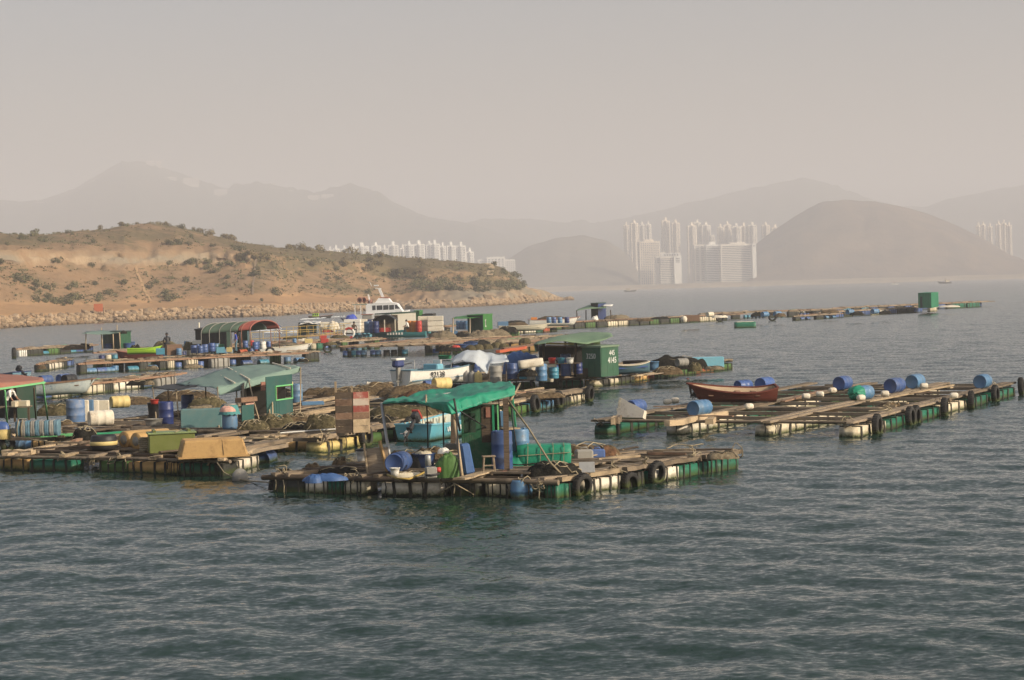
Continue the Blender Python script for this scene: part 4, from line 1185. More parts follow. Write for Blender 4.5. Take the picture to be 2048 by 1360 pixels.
jerry('blue plastic jerrycan beside the grey one on the nearest raft', 1195, 917, .54, BLUE, 10, .7)
b = MB(); b.box((0, 0, .14), (.42, .03, .34), M=Matrix.Rotation(R(-38), 3, 'X'), bev=.01); o = b.build('metal_tray', STEEL, None, W(1174, 945, .56)); tag(o, 'shallow grey metal tray propped up at the raft edge', 'tray')
heap('pale net and rope knot on the far corner of the nearest raft', 1445, 916, .5, 56, 16, NETP, .5)
box_thing('timber_offcut', 'short dark timber lying across the far timbers of the nearest raft', 'timber', 1310, 907, .55, (.5, .1, .07), WOODD, 4)

# ================================================================== the right-hand raft of open cages
random.seed(33)
r2 = Raft('open cage raft carrying the maroon rowing boat and lying blue drums', (1200, 868), (1710, 874), (2022, 790))
r2.floats_v(.015, [(.0, .2, GTARP), (.2, .36, GTARP), (.38, .55, GTARP), (.6, .75, FOAM), (.8, .98, GTARP)], .8)
r2.floats_v(.31, [(.0, .12, FOAMW), (.13, .27, FOAM), (.3, .42, GTARP), (.5, .65, FOAM), (.75, .9, GTARP)], .75)
r2.floats_v(.66, [(.0, .16, FOAM), (.17, .34, FOAM), (.36, .52, GTARP), (.6, .72, FOAM), (.8, .95, FOAM)], .75)
r2.floats_v(.985, [(-.01, .13, FOAM), (.145, .25, GTARP), (.27, .31, FOAMW), (.315, .45, GTARP), (.46, .62, FOAM), (.63, .78, GTARP), (.83, 1.0, GTARP)], .75)
for v in (.015, .10, .18, .30, .34, .44, .56, .66, .74, .86, .93, 1.0):
    r2.t(-.03 if v < .2 else random.uniform(-.02, .1), v, 1.0, v + random.uniform(-.008, .008), .17, .13, .45 + random.uniform(0, .05), WOOD, random.random() < .35)
for u in (.0, .03, .30, .335, .65, .69, .965, 1.0):
    r2.t(u, -.02, u, .5, .26, .08, .54, WOOD, name='plank'); r2.t(u, .49, u, 1.02, .26, .08, .545, WOOD, name='plank')
r2.litter(16, (.0, .97), (.02, .98), .61); r2.px((1335, 848), (1452, 826), .22, .2, .56, WOODP); r2.px((1565, 803), (1640, 782), .2, .07, .6, WOODR, name='plank'); r2.px((1735, 803), (1905, 770), .2, .07, .6, WOODP, name='plank')
r2.px((1420, 843), (1425, 838), .3, .2, .56, WOODP); r2.px((1225, 843), (1232, 838), .16, .26, .6, WOODP); r2.px((1233, 842), (1240, 836), .16, .24, .6, WOOD)
for u, v, s_ in ((.0, .0, .16), (.32, .0, .14), (.67, .01, .14), (.99, .0, .24), (.99, .2, .2), (.99, .45, .14), (.99, .9, .18)): r2.tie(u, v, .5, (s_, s_, s_ * .8), ROPE, 60)
for u in (.66, .70, .31): r2.posts_rope(u, .0, .4, ROPED)
for v in (.05, .2, .5, .53, .56, .59, .66, .7, .74): r2.posts_rope(1.005, v, .5, ROPED)
for i, (v, z_, nm) in enumerate(((.055, .22, 'tyre fender nearest the white corner float of the open cage raft'), (.235, .2, 'fat tyre fender third along the open cage raft, above weed'), (.265, .2, 'tyre fender hung tight against another on the open cage raft'), (.44, .22, 'tyre fender with a white stick beside it on the open cage raft'), (.62, .24, 'tyre fender at the cream float\'s far end on the open cage raft'), (.80, .24, 'tyre fender between two green floats of the open cage raft'), (1.01, .3, 'tyre fender on the far corner of the open cage raft'))):
    tyre('black ' + nm, r2.P(1.042, v, z_ + .08), r2.hv - 90 + random.uniform(-15, 15), 1.22, random.uniform(-6, 6))
# little white floats along the cage rims
for i, (px, py, lb) in enumerate(((1335, 808, 'grey-white net float beside the broken foam hull'), (1350, 806, 'small pale net float next to a larger grey one'), (1498, 818, 'white net float on the second walkway behind the pale beam'), (1665, 785, 'long white net float below the first lying drum'), (1640, 793, 'cream net float on the rim in front of the first lying drum'), (1722, 800, 'white net float in front of the green-wrapped drum'), (1770, 792, 'white net float between the green-wrapped drum and its neighbour'), (1848, 776, 'cream net float in front of the rusty-ended drum'), (1908, 796, 'white net float on the outer rim below the last drum'), (1612, 797, 'tiny cream net float near the maroon boat stern'))):
    o = obj('net_float', cached('netfloat', lambda: MB().lathe([(0, -.17), (.10, -.16), (.125, -.1), (.125, .1), (.10, .16), (0, .17)], 10).mesh('net_float', FOAMW)), None, W(px, py, .60)); o.location.z = .70; o.rotation_euler = (0, R(90), R(random.uniform(-20, 30))); tag(o, lb, 'net float', 'small floats along the cage rims')
def broken_hull():
    t = thing('foam_hull_piece', 'broken white foam hull piece standing on edge at the raft corner', 'foam block', W(1262, 838, .52), R(-35))
    b = MB()
    def fn(u, v):
        x = (u - .5) * 1.15; h = .78 * (1 - u * .55) + .05 * fbm(u * 4, v * 4, 2, 3)
        return (x, (v - .5) * .22 * (1 - .3 * u) + .06 * math.sin(v * 3.1), v * 0 + h * (1 if True else 0) * (.2 + .8 * math.sin(math.pi * min(1, v * .5 + .5)) ** .4))
    vs = []
    for k, y in enumerate((-.12, .12)):
        for i in range(9):
            u = i / 8; x = (u - .5) * 1.15
            vs += [(x, y, .02), (x - .06 * (1 - u), y * .7, .82 * (1 - u * .62) ** 1.0 + .03 * random.random())]
    fs = []
    for i in range(8):
        fs += [[i * 2, i * 2 + 2, i * 2 + 3, i * 2 + 1], [18 + i * 2, 18 + i * 2 + 1, 18 + i * 2 + 3, 18 + i * 2 + 2], [i * 2 + 1, i * 2 + 3, 18 + i * 2 + 3, 18 + i * 2 + 1], [i * 2, 18 + i * 2, 18 + i * 2 + 2, i * 2 + 2]]
    fs += [[0, 1, 19, 18], [16, 34, 35, 17]]
    b.add(vs, fs); o = b.build('foam_shell', FOAMW, t); o.rotation_euler = (R(-22), 0, 0)
    for k in range(9): b = MB(); b.box((-.6 + .05 * random.random(), 0, .12 + k * .08), (.1 * random.random() + .06, .2, .07), M=Matrix.Rotation(random.random(), 3, 'Y')); o = b.build('crumbled_edge', FOAM, t); o.rotation_euler = (R(-22), 0, 0)
broken_hull()
drum('blue drum behind the broken white foam hull', 1272, 828, .55, BLUE, False, 55, .95)
drum('clear-ended light blue drum lying on the walkway beside the pale beam', 1400, 832, .6, LBLUE, False, 50, 1.02)
drum('blue drum lying behind the maroon boat amidships', 1487, 783, .55, BLUE, False, 40, .9)
drum('blue drum lying behind the maroon boat stern', 1530, 781, .55, BLUE, False, 55, 1.05)
drum('dark-ended blue drum lying alone on the far timbers', 1686, 780, .55, BLUE, False, 58, 1.08)
gd = drum('drum bagged in green cloth on the open cage raft', 1726, 800, .55, LBLUE, False, 45, 1.02)
gm = mound_mesh(.66, .66, .5, 3.0, TARPG, fold=.25); o = obj('cloth_bag', gm, gd, (0, 0, .12)); o.rotation_euler = (math.pi, 0, 0)
drum('royal blue drum lying between the bagged drum and the rusty-ended one', 1790, 786, .55, BLUE, False, 55, 1.12)
drum('pale blue drum with a rusty-brown end on the far timbers', 1831, 777, .55, LBLUE, False, 58, 1.1)
drum('blue drum with pale sunlit flank near the far corner', 1966, 777, .55, LBLUE, False, 60, 1.08)
heap('small weedy net hung in the third cage of the open raft', 1780, 822, .3, 44, 22, NETB, .7)
def red_boat():
    t = thing('rowing_boat', 'maroon wooden rowing boat resting across the cage timbers', 'boat', W(1462, 806, .60), R(186)); t.rotation_euler = (R(-9), R(-2), R(186)); t.location.z += .05
    hf, gz, xx = hull(t, 3.75, 1.25, .50, MAROON, surf('boat_inside_buff', (.40, .30, .19), (.2, .12, .07), .5, 3, .7, .05), .55, .35, .55, MAROON, 16, .62, planks=3)
    for x in (-1.0, -.35, .35, .95):
        b = MB(); b.box((x, 0, .36), (.2, 1.0, .035)); b.build('thwart', WOODR, t)
    b = MB(); b.tube([(1.8, 0, .95), (1.9, 0, .97)], .03, 5); b.build('stem_post', MAROON, t)
red_boat()
def draped(label, px, py, z, wpx, hpx, mat):
    k = ppm(px, py, z); b = MB(); rg = random.Random(5); wm, hm_ = wpx / k, hpx / k
    n = 26
    for i in range(n):
        x = (i / n - .5) * wm; pts = [(x + rg.uniform(-.03, .03), .25, hm_), (x + rg.uniform(-.05, .05), 0, hm_ * .93), (x + rg.uniform(-.08, .08), -.12, hm_ * .5), (x * .8 - .1 + rg.uniform(-.1, .1), -.12, hm_ * rg.uniform(0, .3))]
        b.tube(pts, .022, 4)
    for j in range(7):
        zz = hm_ * (.2 + .11 * j); b.tube([((i / 8 - .5) * wm * (.8 + .03 * j), -.12 + .02 * math.sin(i * 2 + j), zz + .03 * math.sin(i * 1.7)) for i in range(9)], .016, 4)
    o = b.build('draped_net', mat, None, W(px, py, z)); return tag(o, label, 'fishing net', 'heaps of netting on the rafts')
draped('dark net draped over the near side of the maroon boat bow', 1404, 800, .62, 50, 30, NETK)
heap('dark net bundled inside the maroon boat bow', 1412, 790, .95, 56, 12, NETK, .5)

# ================================================================== the low raft before the teal hut
random.seed(45)
r3 = Raft('low front raft stacked with ochre floats, olive box and upturned tray', (2, 940), (452, 952), (578, 914), .42)
r3.floats_u(.07, [(.0, .13, FOAMO), (.14, .33, GTARP), (.46, .58, GTARP2), (.59, .77, FOAMO), (.775, .81, FOAMO), (.815, .955, GTARP), (.96, 1.0, DARKF)], .7)
r3.floats_v(.97, [(.10, .48, FOAMW), (.52, .93, ('lie', BLUE))], .6)
r3.floats_u(.85, [(.1, .3, FOAMO), (.4, .55, DARKF), (.65, .8, FOAMO)], .7)
r3.t(-.01, .0, .5, .02, .16, .12, .44, WOOD, True); r3.t(.40, .02, 1.02, .0, .15, .12, .46, WOOD, True); r3.t(.08, .2, .98, .04, .13, .11, .54, WOODD, True)
for v in (.12, .3, .42, .55, .7, .85, .97): r3.t(random.uniform(-.02, .1), v, random.uniform(.93, 1.02), v + random.uniform(-.02, .02), .17, .1, .46, random.choice([WOOD, WOOD, WOODD]))
for u in (.04, .1, .3, .44, .56, .7, .82, .9, .99): r3.t(u, -.04, u, 1.0, .2, .09, .53, random.choice([WOOD, WOODP]))
r3.t(-.02, .1, .12, .1, .3, .14, .55, WOODP); r3.t(.2, .35, .48, .3, .25, .12, .55); r3.t(.86, .1, .97, .9, .3, .1, .6); r3.t(.93, .2, 1.02, .95, .24, .12, .62, WOOD); r3.t(.98, .3, 1.04, .8, .2, .12, .52, WOOD)
r3.litter(24, (.03, .95), (.05, .9), .62); r3.deck(.3, .9, .25, .8, 8, 'u', .22, WOOD, .585, .1)
for u, s_ in ((.03, .1), (.1, .14), (.28, .1), (.42, .12), (.55, .16), (.93, .14)): r3.tie(u, .0, .46, (s_, s_ * .7, s_), ROPE, 40)
for u in (.35, .37, .4, .42, .57, .6, .75, .8, .86): r3.posts_rope(u, .0, random.uniform(.3, .5), random.choice([ROPE, ROPED]))
def banded_tub():
    t = thing('rubber_tub', 'squat black tub with a yellow band on the low front raft', 'tub', W(208, 900, .58), 0)
    b = MB(); b.lathe([(0, 0), (.36, 0), (.44, .12), (.45, .3), (.42, .46), (.38, .5), (.33, .46), (.33, .2), (0, .2)], 16); b.build('body', BLACK, t)
    b = MB(); b.lathe([(.445, .17), (.462, .18), (.462, .29), (.45, .30)], 16); b.build('band', YELLOW, t)
banded_tub()
for lb, px, py in (('ochre cylinder float with grey end, lying beside the banded tub', 262, 897), ('longer ochre cylinder float with grey end beside the rope coil', 286, 900)):
    b = MB(); b.lathe([(0, 0), (.27, 0), (.29, .03), (.29, .5), (.25, 1.9), (.0, 1.92)], 16)
    b.lathe([(0, 0), (.16, 0), (.16, .012), (0, .012)], 10, Matrix.Translation((0, 0, -.012)), mi=1)
    t = b.build('cylinder_float', [OCHRE, GREY], None, W(px - 14, py, .58)); t.location.z = .87; t.rotation_euler = (R(-90), 0, R(-38)); tag(t, lb, 'float')
t = thing('rope_coil', 'heap of coiled white rope against the olive box', 'rope', W(297, 903, .58))
b = MB(); b.tube([((.28 + .03 * math.sin(i)) * math.cos(i * .55), (.2) * math.sin(i * .55), .03 + i * .0055) for i in range(80)], .035, 6); b.build('coil', ROPE, t)
def olive_box():
    t = thing('fish_box', 'olive green lidded box with two battens on the low front raft', 'box', W(345, 906, .58), R(14))
    b = MB(); b.box((0, .35, .31), (1.45, .8, .60), bev=.02); b.build('body', OLIVEB, t)
    b = MB(); b.box((0, .35, .645), (1.55, .9, .06), bev=.015); b.build('lid', surf('olive_lid', (.20, .26, .11), (.13, .15, .06), .4, 2.5, .55, .03), t)
    for x in (-.55, .55): b = MB(); b.box((x, .35, .71), (.09, .8, .07)); b.build('batten', OLIVEB, t)
    b = MB(); b.tube([(.1, -.12, .68), (.2, .2, .69), (.35, .7, .69)], .02, 5); b.build('rope', ROPE, t)
olive_box()
def ochre_tray():
    t = thing('fibreglass_tray', 'upturned ochre fibreglass tray with three ribs at the raft corner', 'tray', W(428, 915, .58), R(14))
    for k in range(3):
        b = MB(); b.box((.0, .10 + k * .40, .28), (2.1, .385, .56), bev=.06, taper=.88); b.build('rib', OCHRE, t)
    b = MB(); b.box((0, .5, .03), (2.2, 1.25, .06)); b.build('rim', OCHRE, t)
    b = MB(); b.bar((.3, -.12, .02), (.25, -.06, .55), .012); b.build('cord', ROPED, t)
ochre_tray()
b = MB(); b.lathe([(0, -.24), (.2, -.24), (.24, -.1), (.24, .1), (.2, .24), (0, .24)], 12)
o = b.build('mooring_buoy', GREY, None, W(480, 955, .08)); o.rotation_euler = (R(60), R(20), 0); tag(o, 'grey mooring buoy floating between the two near rafts', 'buoy')
rope_thing('mooring rope drooping from the low raft through the grey buoy', [W(434, 925, .5), W(448, 945, .2), W(470, 957, .06), W(500, 962, .03), W(540, 965, .15), W(560, 958, .4)], .02, ROPE)
# ================================================================== the big raft with the teal hut
random.seed(57)
r4 = Raft('big middle raft of many cages carrying the teal canopy hut', (0, 902), (640, 906), (1168, 802), .46)
r4.floats_u(.025, [(.02, .08, ('lie', LBLUE)), (.085, .16, FOAMO), (.165, .2, ('up', CYAN, .9)), (.205, .24, ('up', CYAN, .9)), (.3, .4, DARKF), (.45, .55, DARKF), (.62, .70, FOAMO), (.72, .84, DARKF), (.86, .99, FOAMO)], .7)
r4.floats_v(.985, [(.0, .13, YELLOW), (.14, .27, GTARP2), (.28, .36, FOAM), (.40, .5, DARKF), (.52, .6, FOAM), (.65, .72, GTARP2), (.74, .80, CYAN), (.805, .86, LBLUE), (.865, .92, DARKF), (.925, .99, FOAM)], .75)
for u in (.0, .33, .66):
    r4.floats_v(u, [(.1, .2, DARKF), (.3, .4, FOAM), (.5, .6, GTARP2), (.7, .8, DARKF), (.88, .97, FOAM)], .7)
for v in (.0, .03, .11, .14, .23, .26, .36, .39, .50, .53, .63, .66, .75, .78, .88, .91, .985):
    r4.t(random.uniform(-.02, .04), v, 1.02, v + random.uniform(-.005, .005), random.uniform(.14, .24), .12, .46 + random.uniform(0, .05), random.choice([WOOD, WOOD, WOODP, WOODD]), random.random() < .25)
for u in (.0, .03, .18, .22, .33, .36, .5, .53, .66, .7, .84, .87, .97, 1.0):
    for v0, v1 in ((-.01, .35), (.34, .68), (.66, 1.01)): r4.t(u, v0, u + random.uniform(-.008, .008), v1, random.uniform(.18, .28), .08, .56 + random.uniform(0, .03), random.choice([WOOD, WOOD, WOODP]), name='plank')
for v0, v1 in ((.0, .12), (.11, .25), (.74, .86), (.85, 1.0)): r4.t(1.005, v0, 1.005, v1, .3, .16, .56, WOOD)
r4.litter(40, (.05, .95), (.03, .97), .64); r4.deck(.28, .92, .06, .34, 9, 'u', .3, WOOD, .6, .05); r4.deck(.0, .3, .03, .3, 7, 'u', .26, WOOD, .6, .1)
r4.px((50, 872), (205, 868), .22, .1, .62, LIME, name='painted_plank'); r4.px((190, 868), (300, 862), .2, .1, .64, PEMER, name='painted_plank')
r4.px((90, 862), (215, 838), .25, .08, .66, WOOD, name='plank'); r4.px((130, 868), (290, 848), .18, .08, .66, WOODD, name='plank')
r4.px((600, 808), (712, 788), .3, .14, .66, WOODP, name='plank'); r4.px((600, 795), (690, 785), .25, .1, .62, WOOD, name='plank'); r4.px((590, 830), (665, 815), .3, .1, .64, WOODP, name='plank')
r4.px((500, 873), (660, 868), .2, .16, .55, WOOD); r4.px((560, 866), (672, 858), .07, .07, .68, STEEL, True, 'pipe')
r4.px((735, 850), (780, 840), .3, .1, .62, WOOD, name='plank'); r4.px((1045, 782), (1085, 776), .2, .08, .62, WOODP, name='plank'); r4.px((735, 832), (775, 828), .3, .2, .62, WOODP)
for v in (.02, .06, .12, .18, .22, .3, .76, .82, .88, .94): r4.posts_rope(1.012, v, .5, ROPED)
for u, v in ((1.0, .0), (1.0, .12), (1.0, .99), (.2, .0), (.86, .0)): r4.tie(u, v, .5, (.2, .2, .2), ROPE, 50)
for px, py, lb in ((703, 885, 'tyre fender on the yellow float below the board screen'), (770, 868, 'tyre fender squeezed between raft and turquoise boat stern'), (1047, 808, 'tyre fender just beyond the green canopy'), (1102, 800, 'tyre fender midway on the pale planks beyond the green canopy'), (1160, 790, 'tyre fender with mesh on the far corner of the big middle raft'), (28, 890, 'big tyre fender facing the camera below the striped float'), (6, 894, 'tyre fender cut by the picture edge beside the big one')):
    v_ = {703: .10, 770: .235, 1047: .72, 1102: .83, 1160: .985}.get(px)
    p = W(px, py, .15); p.z = .3
    if v_ is not None: p = r4.P(1.005, v_, .36)
    p += Vector((.34, -.22, 0)) if px > 600 else Vector((0, -.15, 0))
    tyre('black ' + lb, p, (r4.hv - 90) if px > 600 else -80, 1.25 if px > 600 else 1.45, random.uniform(-6, 6))

# ---- teal hut
th = thing('canopy_hut', 'teal plank hut under a faded teal tarpaulin canopy on poles', 'hut', W(500, 850, .6))
FRt = [(432, 776, 77.2), (472, 769, 78.2), (515, 757, 79.3), (560, 745, 80.6), (600, 734, 81.8)]
BKt = [(352, 768, 83.5), (405, 752, 84.5), (462, 733, 85.5), (515, 729, 86.5), (590, 731, 87.0)]
SKt = [(440, 790, 77.2), (480, 781, 78.2), (520, 768, 79.3), (562, 756, 80.6), (601, 744, 81.8)]
sheet_obj('canopy', FRt, BKt, TARPT, 30, 12, -.06, th, SKt, .015, .04, 5.1)
sheet_obj('side_awning', [(303, 776, 81), (350, 781, 80), (404, 771, 80)], [(330, 770, 84), (365, 765, 83.8), (400, 762, 82.5)], TARPK, 14, 5, .05, th, None, .02, .03, 2.2)
for a, b_ in (((470, 768, 78.1), (430, 748, 85)), ((499, 761, 78.9), (455, 738, 85.3)), ((581, 739, 81.2), (545, 729, 86.6))):
    p0, p1 = D(*a), D(*b_); m = MB(); m.bar(p0 + Vector((0, -.02, .05)), p1 + Vector((0, 0, .07)), .05); world_part(m, 'canopy_batten', CREAM, th)
for (bx, by), tp in (((438, 856), (435, 774, 77.3)), ((600, 834), (601, 735, 81.8)), ((313, 846), (305, 775, 81)), ((358, 838), (352, 779, 80.2)), ((540, 845), (538, 762, 79.9)), ((474, 775 + 78), (473, 782, 78.2)), ((484, 853), (482, 783, 78.4)), ((520, 846), (497, 760, 78.8)), ((337, 835), (336, 776, 82)), ((412, 840), (411, 766, 82.5)), ((546, 848), (543, 756, 80.2))):
    pole(th, W(bx, by, .6), D(*tp), .028, BAMBOO)
q0, q1 = W(534, 841, .62), W(586, 833, .62)
ax = (q1 - q0); ax.z = 0; L_ = ax.length; ax.normalize(); ay = Vector((-ax.y, ax.x, 0))
XT = Matrix.Translation(q0) @ Matrix((ax, ay, Vector((0, 0, 1)))).transposed().to_4x4()
wl = L_; z_w0, z_w1, x_w0, x_w1 = .78, 1.28, wl * .34, wl * .96
tw = lambda x0, x1, z0, z1, y=0, th_=.03, mat=PTEAL, name='wall_panel': wpanel(x0, x1, z0, z1, y, th_, mat, name, th, XT)
tw(0, x_w0, 0, 1.72); tw(x_w0, x_w1, 0, z_w0); tw(x_w1, wl, 0, 1.72); tw(x_w0, x_w1, z_w1, 1.72)
win = thing('w', 'w', 'w'); del win['label'], win['category']; win.name = 'window_frame'; win.parent = th
for a_ in ((x_w0 - .04, x_w1 + .04, z_w0 - .05, z_w0), (x_w0 - .04, x_w1 + .04, z_w1, z_w1 + .05)): wpanel(*a_, -.03, .06, LIME, 'frame_rail', th, XT)
for a_ in ((x_w0 - .04, x_w0, z_w0, z_w1), (x_w1, x_w1 + .04, z_w0, z_w1)): wpanel(*a_, -.03, .06, LIME, 'frame_stile', th, XT)
bpy.data.objects.remove(win)
tw(x_w0 + .3, x_w0 + .34, z_w0, z_w1, .1, .04, WOODR, 'window_mullion')
for k in range(5): tw(.18 + k * .21, .188 + k * .21, .02, .76, -.017, .01, PDARK, 'board_joint')
def tpx(a, b_, z0, z1, mat, name, th_=.04):
    m = MB(); p, q = W(*a, .62), W(*b_, .62); m.box(((p + q) / 2) + Vector((0, 0, (z0 + z1) / 2)), ((q - p).length, th_, z1 - z0), math.atan2((q - p).y, (q - p).x)); return world_part(m, name, mat, th)
tpx((492, 828), (572, 826), 0, 1.62, DIM, 'back_wall'); tpx((486, 846), (494, 828), 0, 1.45, DIM, 'side_wall'); tpx((484, 852), (508, 849), 0, .78, PTEAL, 'counter_panel'); tpx((478, 850), (510, 846), .86, 1.03, WOODR, 'counter_board', .3); tpx((492, 848), (508, 846), .62, .95, PINK, 'hanging_sheet'); tpx((524, 836), (532, 835), 1.1, 1.45, RUSTR, 'hanging_cloth')  # back and side walls near-black: the dark inside is put into their colour
m = MB(); m.lathe([(0, -.9), (.1, -.88), (.12, 0), (.1, .88), (0, .9)], 8, Matrix.Translation(D(545, 768, 79.6)) @ Matrix.Rotation(R(90), 4, 'X') @ Matrix.Rotation(R(72), 4, 'Y')); world_part(m, 'rolled_tarp', YELLOW, th)

# ---- the rusty-roofed shelter at the picture edge, with its keeper
sh = thing('tin_shelter', 'shelter with rust-red tin roof and green posts at the picture edge', 'hut', W(20, 855, .6))
sheet_obj('roof', [(-90, 777, 74.5), (-20, 771, 75.6), (50, 766, 76.6), (88, 760, 77)], [(-60, 745, 80), (0, 748, 80), (38, 750, 80), (84, 756, 79)], RUSTR, 16, 6, -.05, sh, [(-90, 790, 74.6), (-20, 784, 75.6), (50, 772, 76.6), (88, 763, 77)], .03, .02, 8.0)
for a, b_ in (((-30, 782, 75), (90, 765, 76.8)),): m = MB(); m.bar(D(*a), D(*b_), .07); world_part(m, 'eave_batten', LIME, sh)
for (bx, by), tp in (((15, 853), (10, 781, 75.6)), ((96, 843), (86, 764, 76.8)), ((72, 838), (68, 775, 79.5))): pole(sh, W(bx, by, .6), D(*tp), .035, LIME if bx != 72 else WOODD, 'post')
def shp(a, b_, z0, z1, mat, name, th_=.04):
    m = MB(); p, q = W(*a, .6), W(*b_, .6); m.box(((p + q) / 2) + Vector((0, 0, (z0 + z1) / 2)), ((q - p).length, th_, z1 - z0), math.atan2((q - p).y, (q - p).x)); return world_part(m, name, mat, sh)
shp((35, 838), (74, 836), 0, 1.5, PDARK, 'wall_panel'); shp((-60, 836), (35, 836), 0, 1.6, DIM, 'wall_panel')  # near-black inner wall: shade under the roof painted in
m = MB(); a, b_ = W(-20, 845, .6), W(64, 842, .6); m.bar(a + Vector((0, 0, .62)), b_ + Vector((0, 0, .62)), .6, .06); world_part(m, 'bench_top', WOOD, sh)
for px in (-10, 30, 58): m = MB(); m.bar(W(px, 844, .6), W(px, 844, .6) + Vector((0, 0, .6)), .08); world_part(m, 'bench_leg', WOODD, sh)
person('person in a white shirt bending over the bench under the rusty roof', W(12, 840, .6), -12, WHITE, BLACK, 'bend', .95)
box_thing('foam_box', 'cream foam box on the bench under the rusty roof', 'box', 43, 813, 1.26, (.62, .35, .25), CREAM, -8)
box_thing('foam_box', 'grey-cream foam box end-on at the bench edge', 'box', 30, 814, 1.26, (.2, .35, .24), FOAM, -8)
pot('metal_pail', 'grey pail hanging below the bench under the rusty roof', 'pail', 45, 852, .6, .12, .15, .3, STEEL)
pot('rusty_drum', 'rust-yellow cut drum at the picture edge', 'drum', 4, 878, .6, .32, .32, .5, YELLOW)
heap('blue domed cover on the rust-yellow cut drum', 2, 857, 1.08, 34, 16, BLUE, .9, name='domed_cover', cat='cover', group=None, fold=.05, strands=0)
def striped_float():
    t = thing('striped_float', 'blue and white ribbed float bundle bound with rope', 'float', W(76, 872, .68), R(3))
    for k in range(9):
        me = with_mat(('block', k % 6), block_mesh(k % 6), (BLUEH, GREY)[k % 2]); o = obj('rib', me, t, (-.68 + k * .17, .1, .28)); o.scale = (.175, .62, .56)
    b = MB()
    for x in (-.7, -.55): b.tube([(x, -.22, .02), (x, -.25, .3), (x + .05, -.22, .58), (x, .1, .62)], .022, 5)
    b.build('binding_rope', ROPE, t)
striped_float()
heap('dark brown net bundle lashed at the green painted plank', 168, 878, .62, 44, 30, NETK, .8, strands=3)
heap('olive net heap behind the green-posted shelter', 110, 830, .6, 66, 26, NETO, .5)
heap('low brown net folded beside the tall two-tone drum', 126, 852, .6, 40, 14, NETB, .6)
drum('tall blue drum with its lower half caked white', 152, 846, .6, surf('caked_blue', (.09, .17, .32), (.4, .36, .31), .95, .9, .6, .02), True, 0, 1.3, 0, .82)
box_thing('foam_block', 'upright cream foam slab beside the two-tone drum', 'foam block', 168, 842, .6, (.42, .3, .86), FOAMW, 5)
box_thing('plastic_block', 'blue upright slab between cream foam slabs', 'slab', 181, 838, .6, (.28, .3, .8), LBLUE, 5)
box_thing('foam_block', 'small cream foam slab beside the blue slab', 'foam block', 192, 833, .6, (.26, .3, .7), FOAMW, 5)
box_thing('foam_block', 'wide cream foam slab behind the lying white barrel', 'foam block', 207, 828, .6, (.5, .3, .6), CREAM, 5)
drum('yellowed drum lying beyond the cream foam slabs', 240, 816, .6, YELLOW, False, 30, .95)
drum('white barrel lying on the planks with rusty end', 202, 852, .6, FOAMW, False, 25, 1.05)
pot('lidded_barrel', 'black barrel in front of the navy drum under the side awning', 'barrel', 312, 842, .6, .28, .32, .75, BLACK)
pot('red_tub', 'small red tub on the black barrel', 'tub', 309, 808, 1.36, .14, .17, .18, RED)
pot('grey_tub', 'grey weathered tub below the black barrel', 'tub', 308, 854, .6, .3, .34, .32, GREY)
drum('navy drum standing under the side awning', 333, 849, .6, DBLUE, True, 0, 1.0)
drum('blue drum standing behind the teal chest', 376, 830, .6, BLUE, True, 0, .95)
box_thing('fish_chest', 'faded teal chest before the hut canopy', 'chest', 405, 855, .6, (1.55, .8, .72), surf('chest_teal', (.10, .20, .20), (.2, .18, .14), .6, 1.6, .7, .03), 4)
heap('olive net and palm leaves piled on the teal chest', 415, 814, 1.33, 62, 24, NETO, .3)
heap('pale net laid along the rim of the teal chest', 402, 816, 1.33, 60, 6, NETP, .35)
def skirted():
    t = thing('skirted_barrel', 'light blue barrel with a teal cloth skirt round its top', 'barrel', W(460, 858, .62))
    b = MB(); b.lathe([(0, 0), (.27, 0), (.29, .1), (.29, .65), (.27, .72), (0, .72)], 16); b.build('body', LBLUE, t)
    b = MB(); n = 40; prof = [(.27, .90), (.31, .86), (.35, .68), (.40, .55)]
    vs, fs = [], []
    for i, (r_, z_) in enumerate(prof):
        for j in range(n):
            a = 2 * math.pi * j / n; rr = r_ * (1 + .06 * (i / 3) * math.sin(j * 2.4)); vs.append((rr * math.cos(a), rr * math.sin(a), z_ + .02 * math.sin(j * 1.9) * (i == 3)))
    for i in range(3):
        for j in range(n): fs.append([i * n + j, i * n + (j + 1) % n, (i + 1) * n + (j + 1) % n, (i + 1) * n + j][::-1])
    b.add(vs, fs, True); b.build('cloth_skirt', surf('teal_cloth', (.06, .22, .22), (.05, .12, .12), .4, 3, .8, .03), t)
    b = MB(); b.lathe([(0, .88), (.26, .9), (.28, .92), (.2, .95), (0, .95)], 14); b.build('lid', GREY, t)
skirted()
heap('red and white rags on a crate behind the skirted barrel', 455, 822, 1.35, 30, 10, PINK, .6, name='rag_pile', cat='rags', group=None, strands=0)
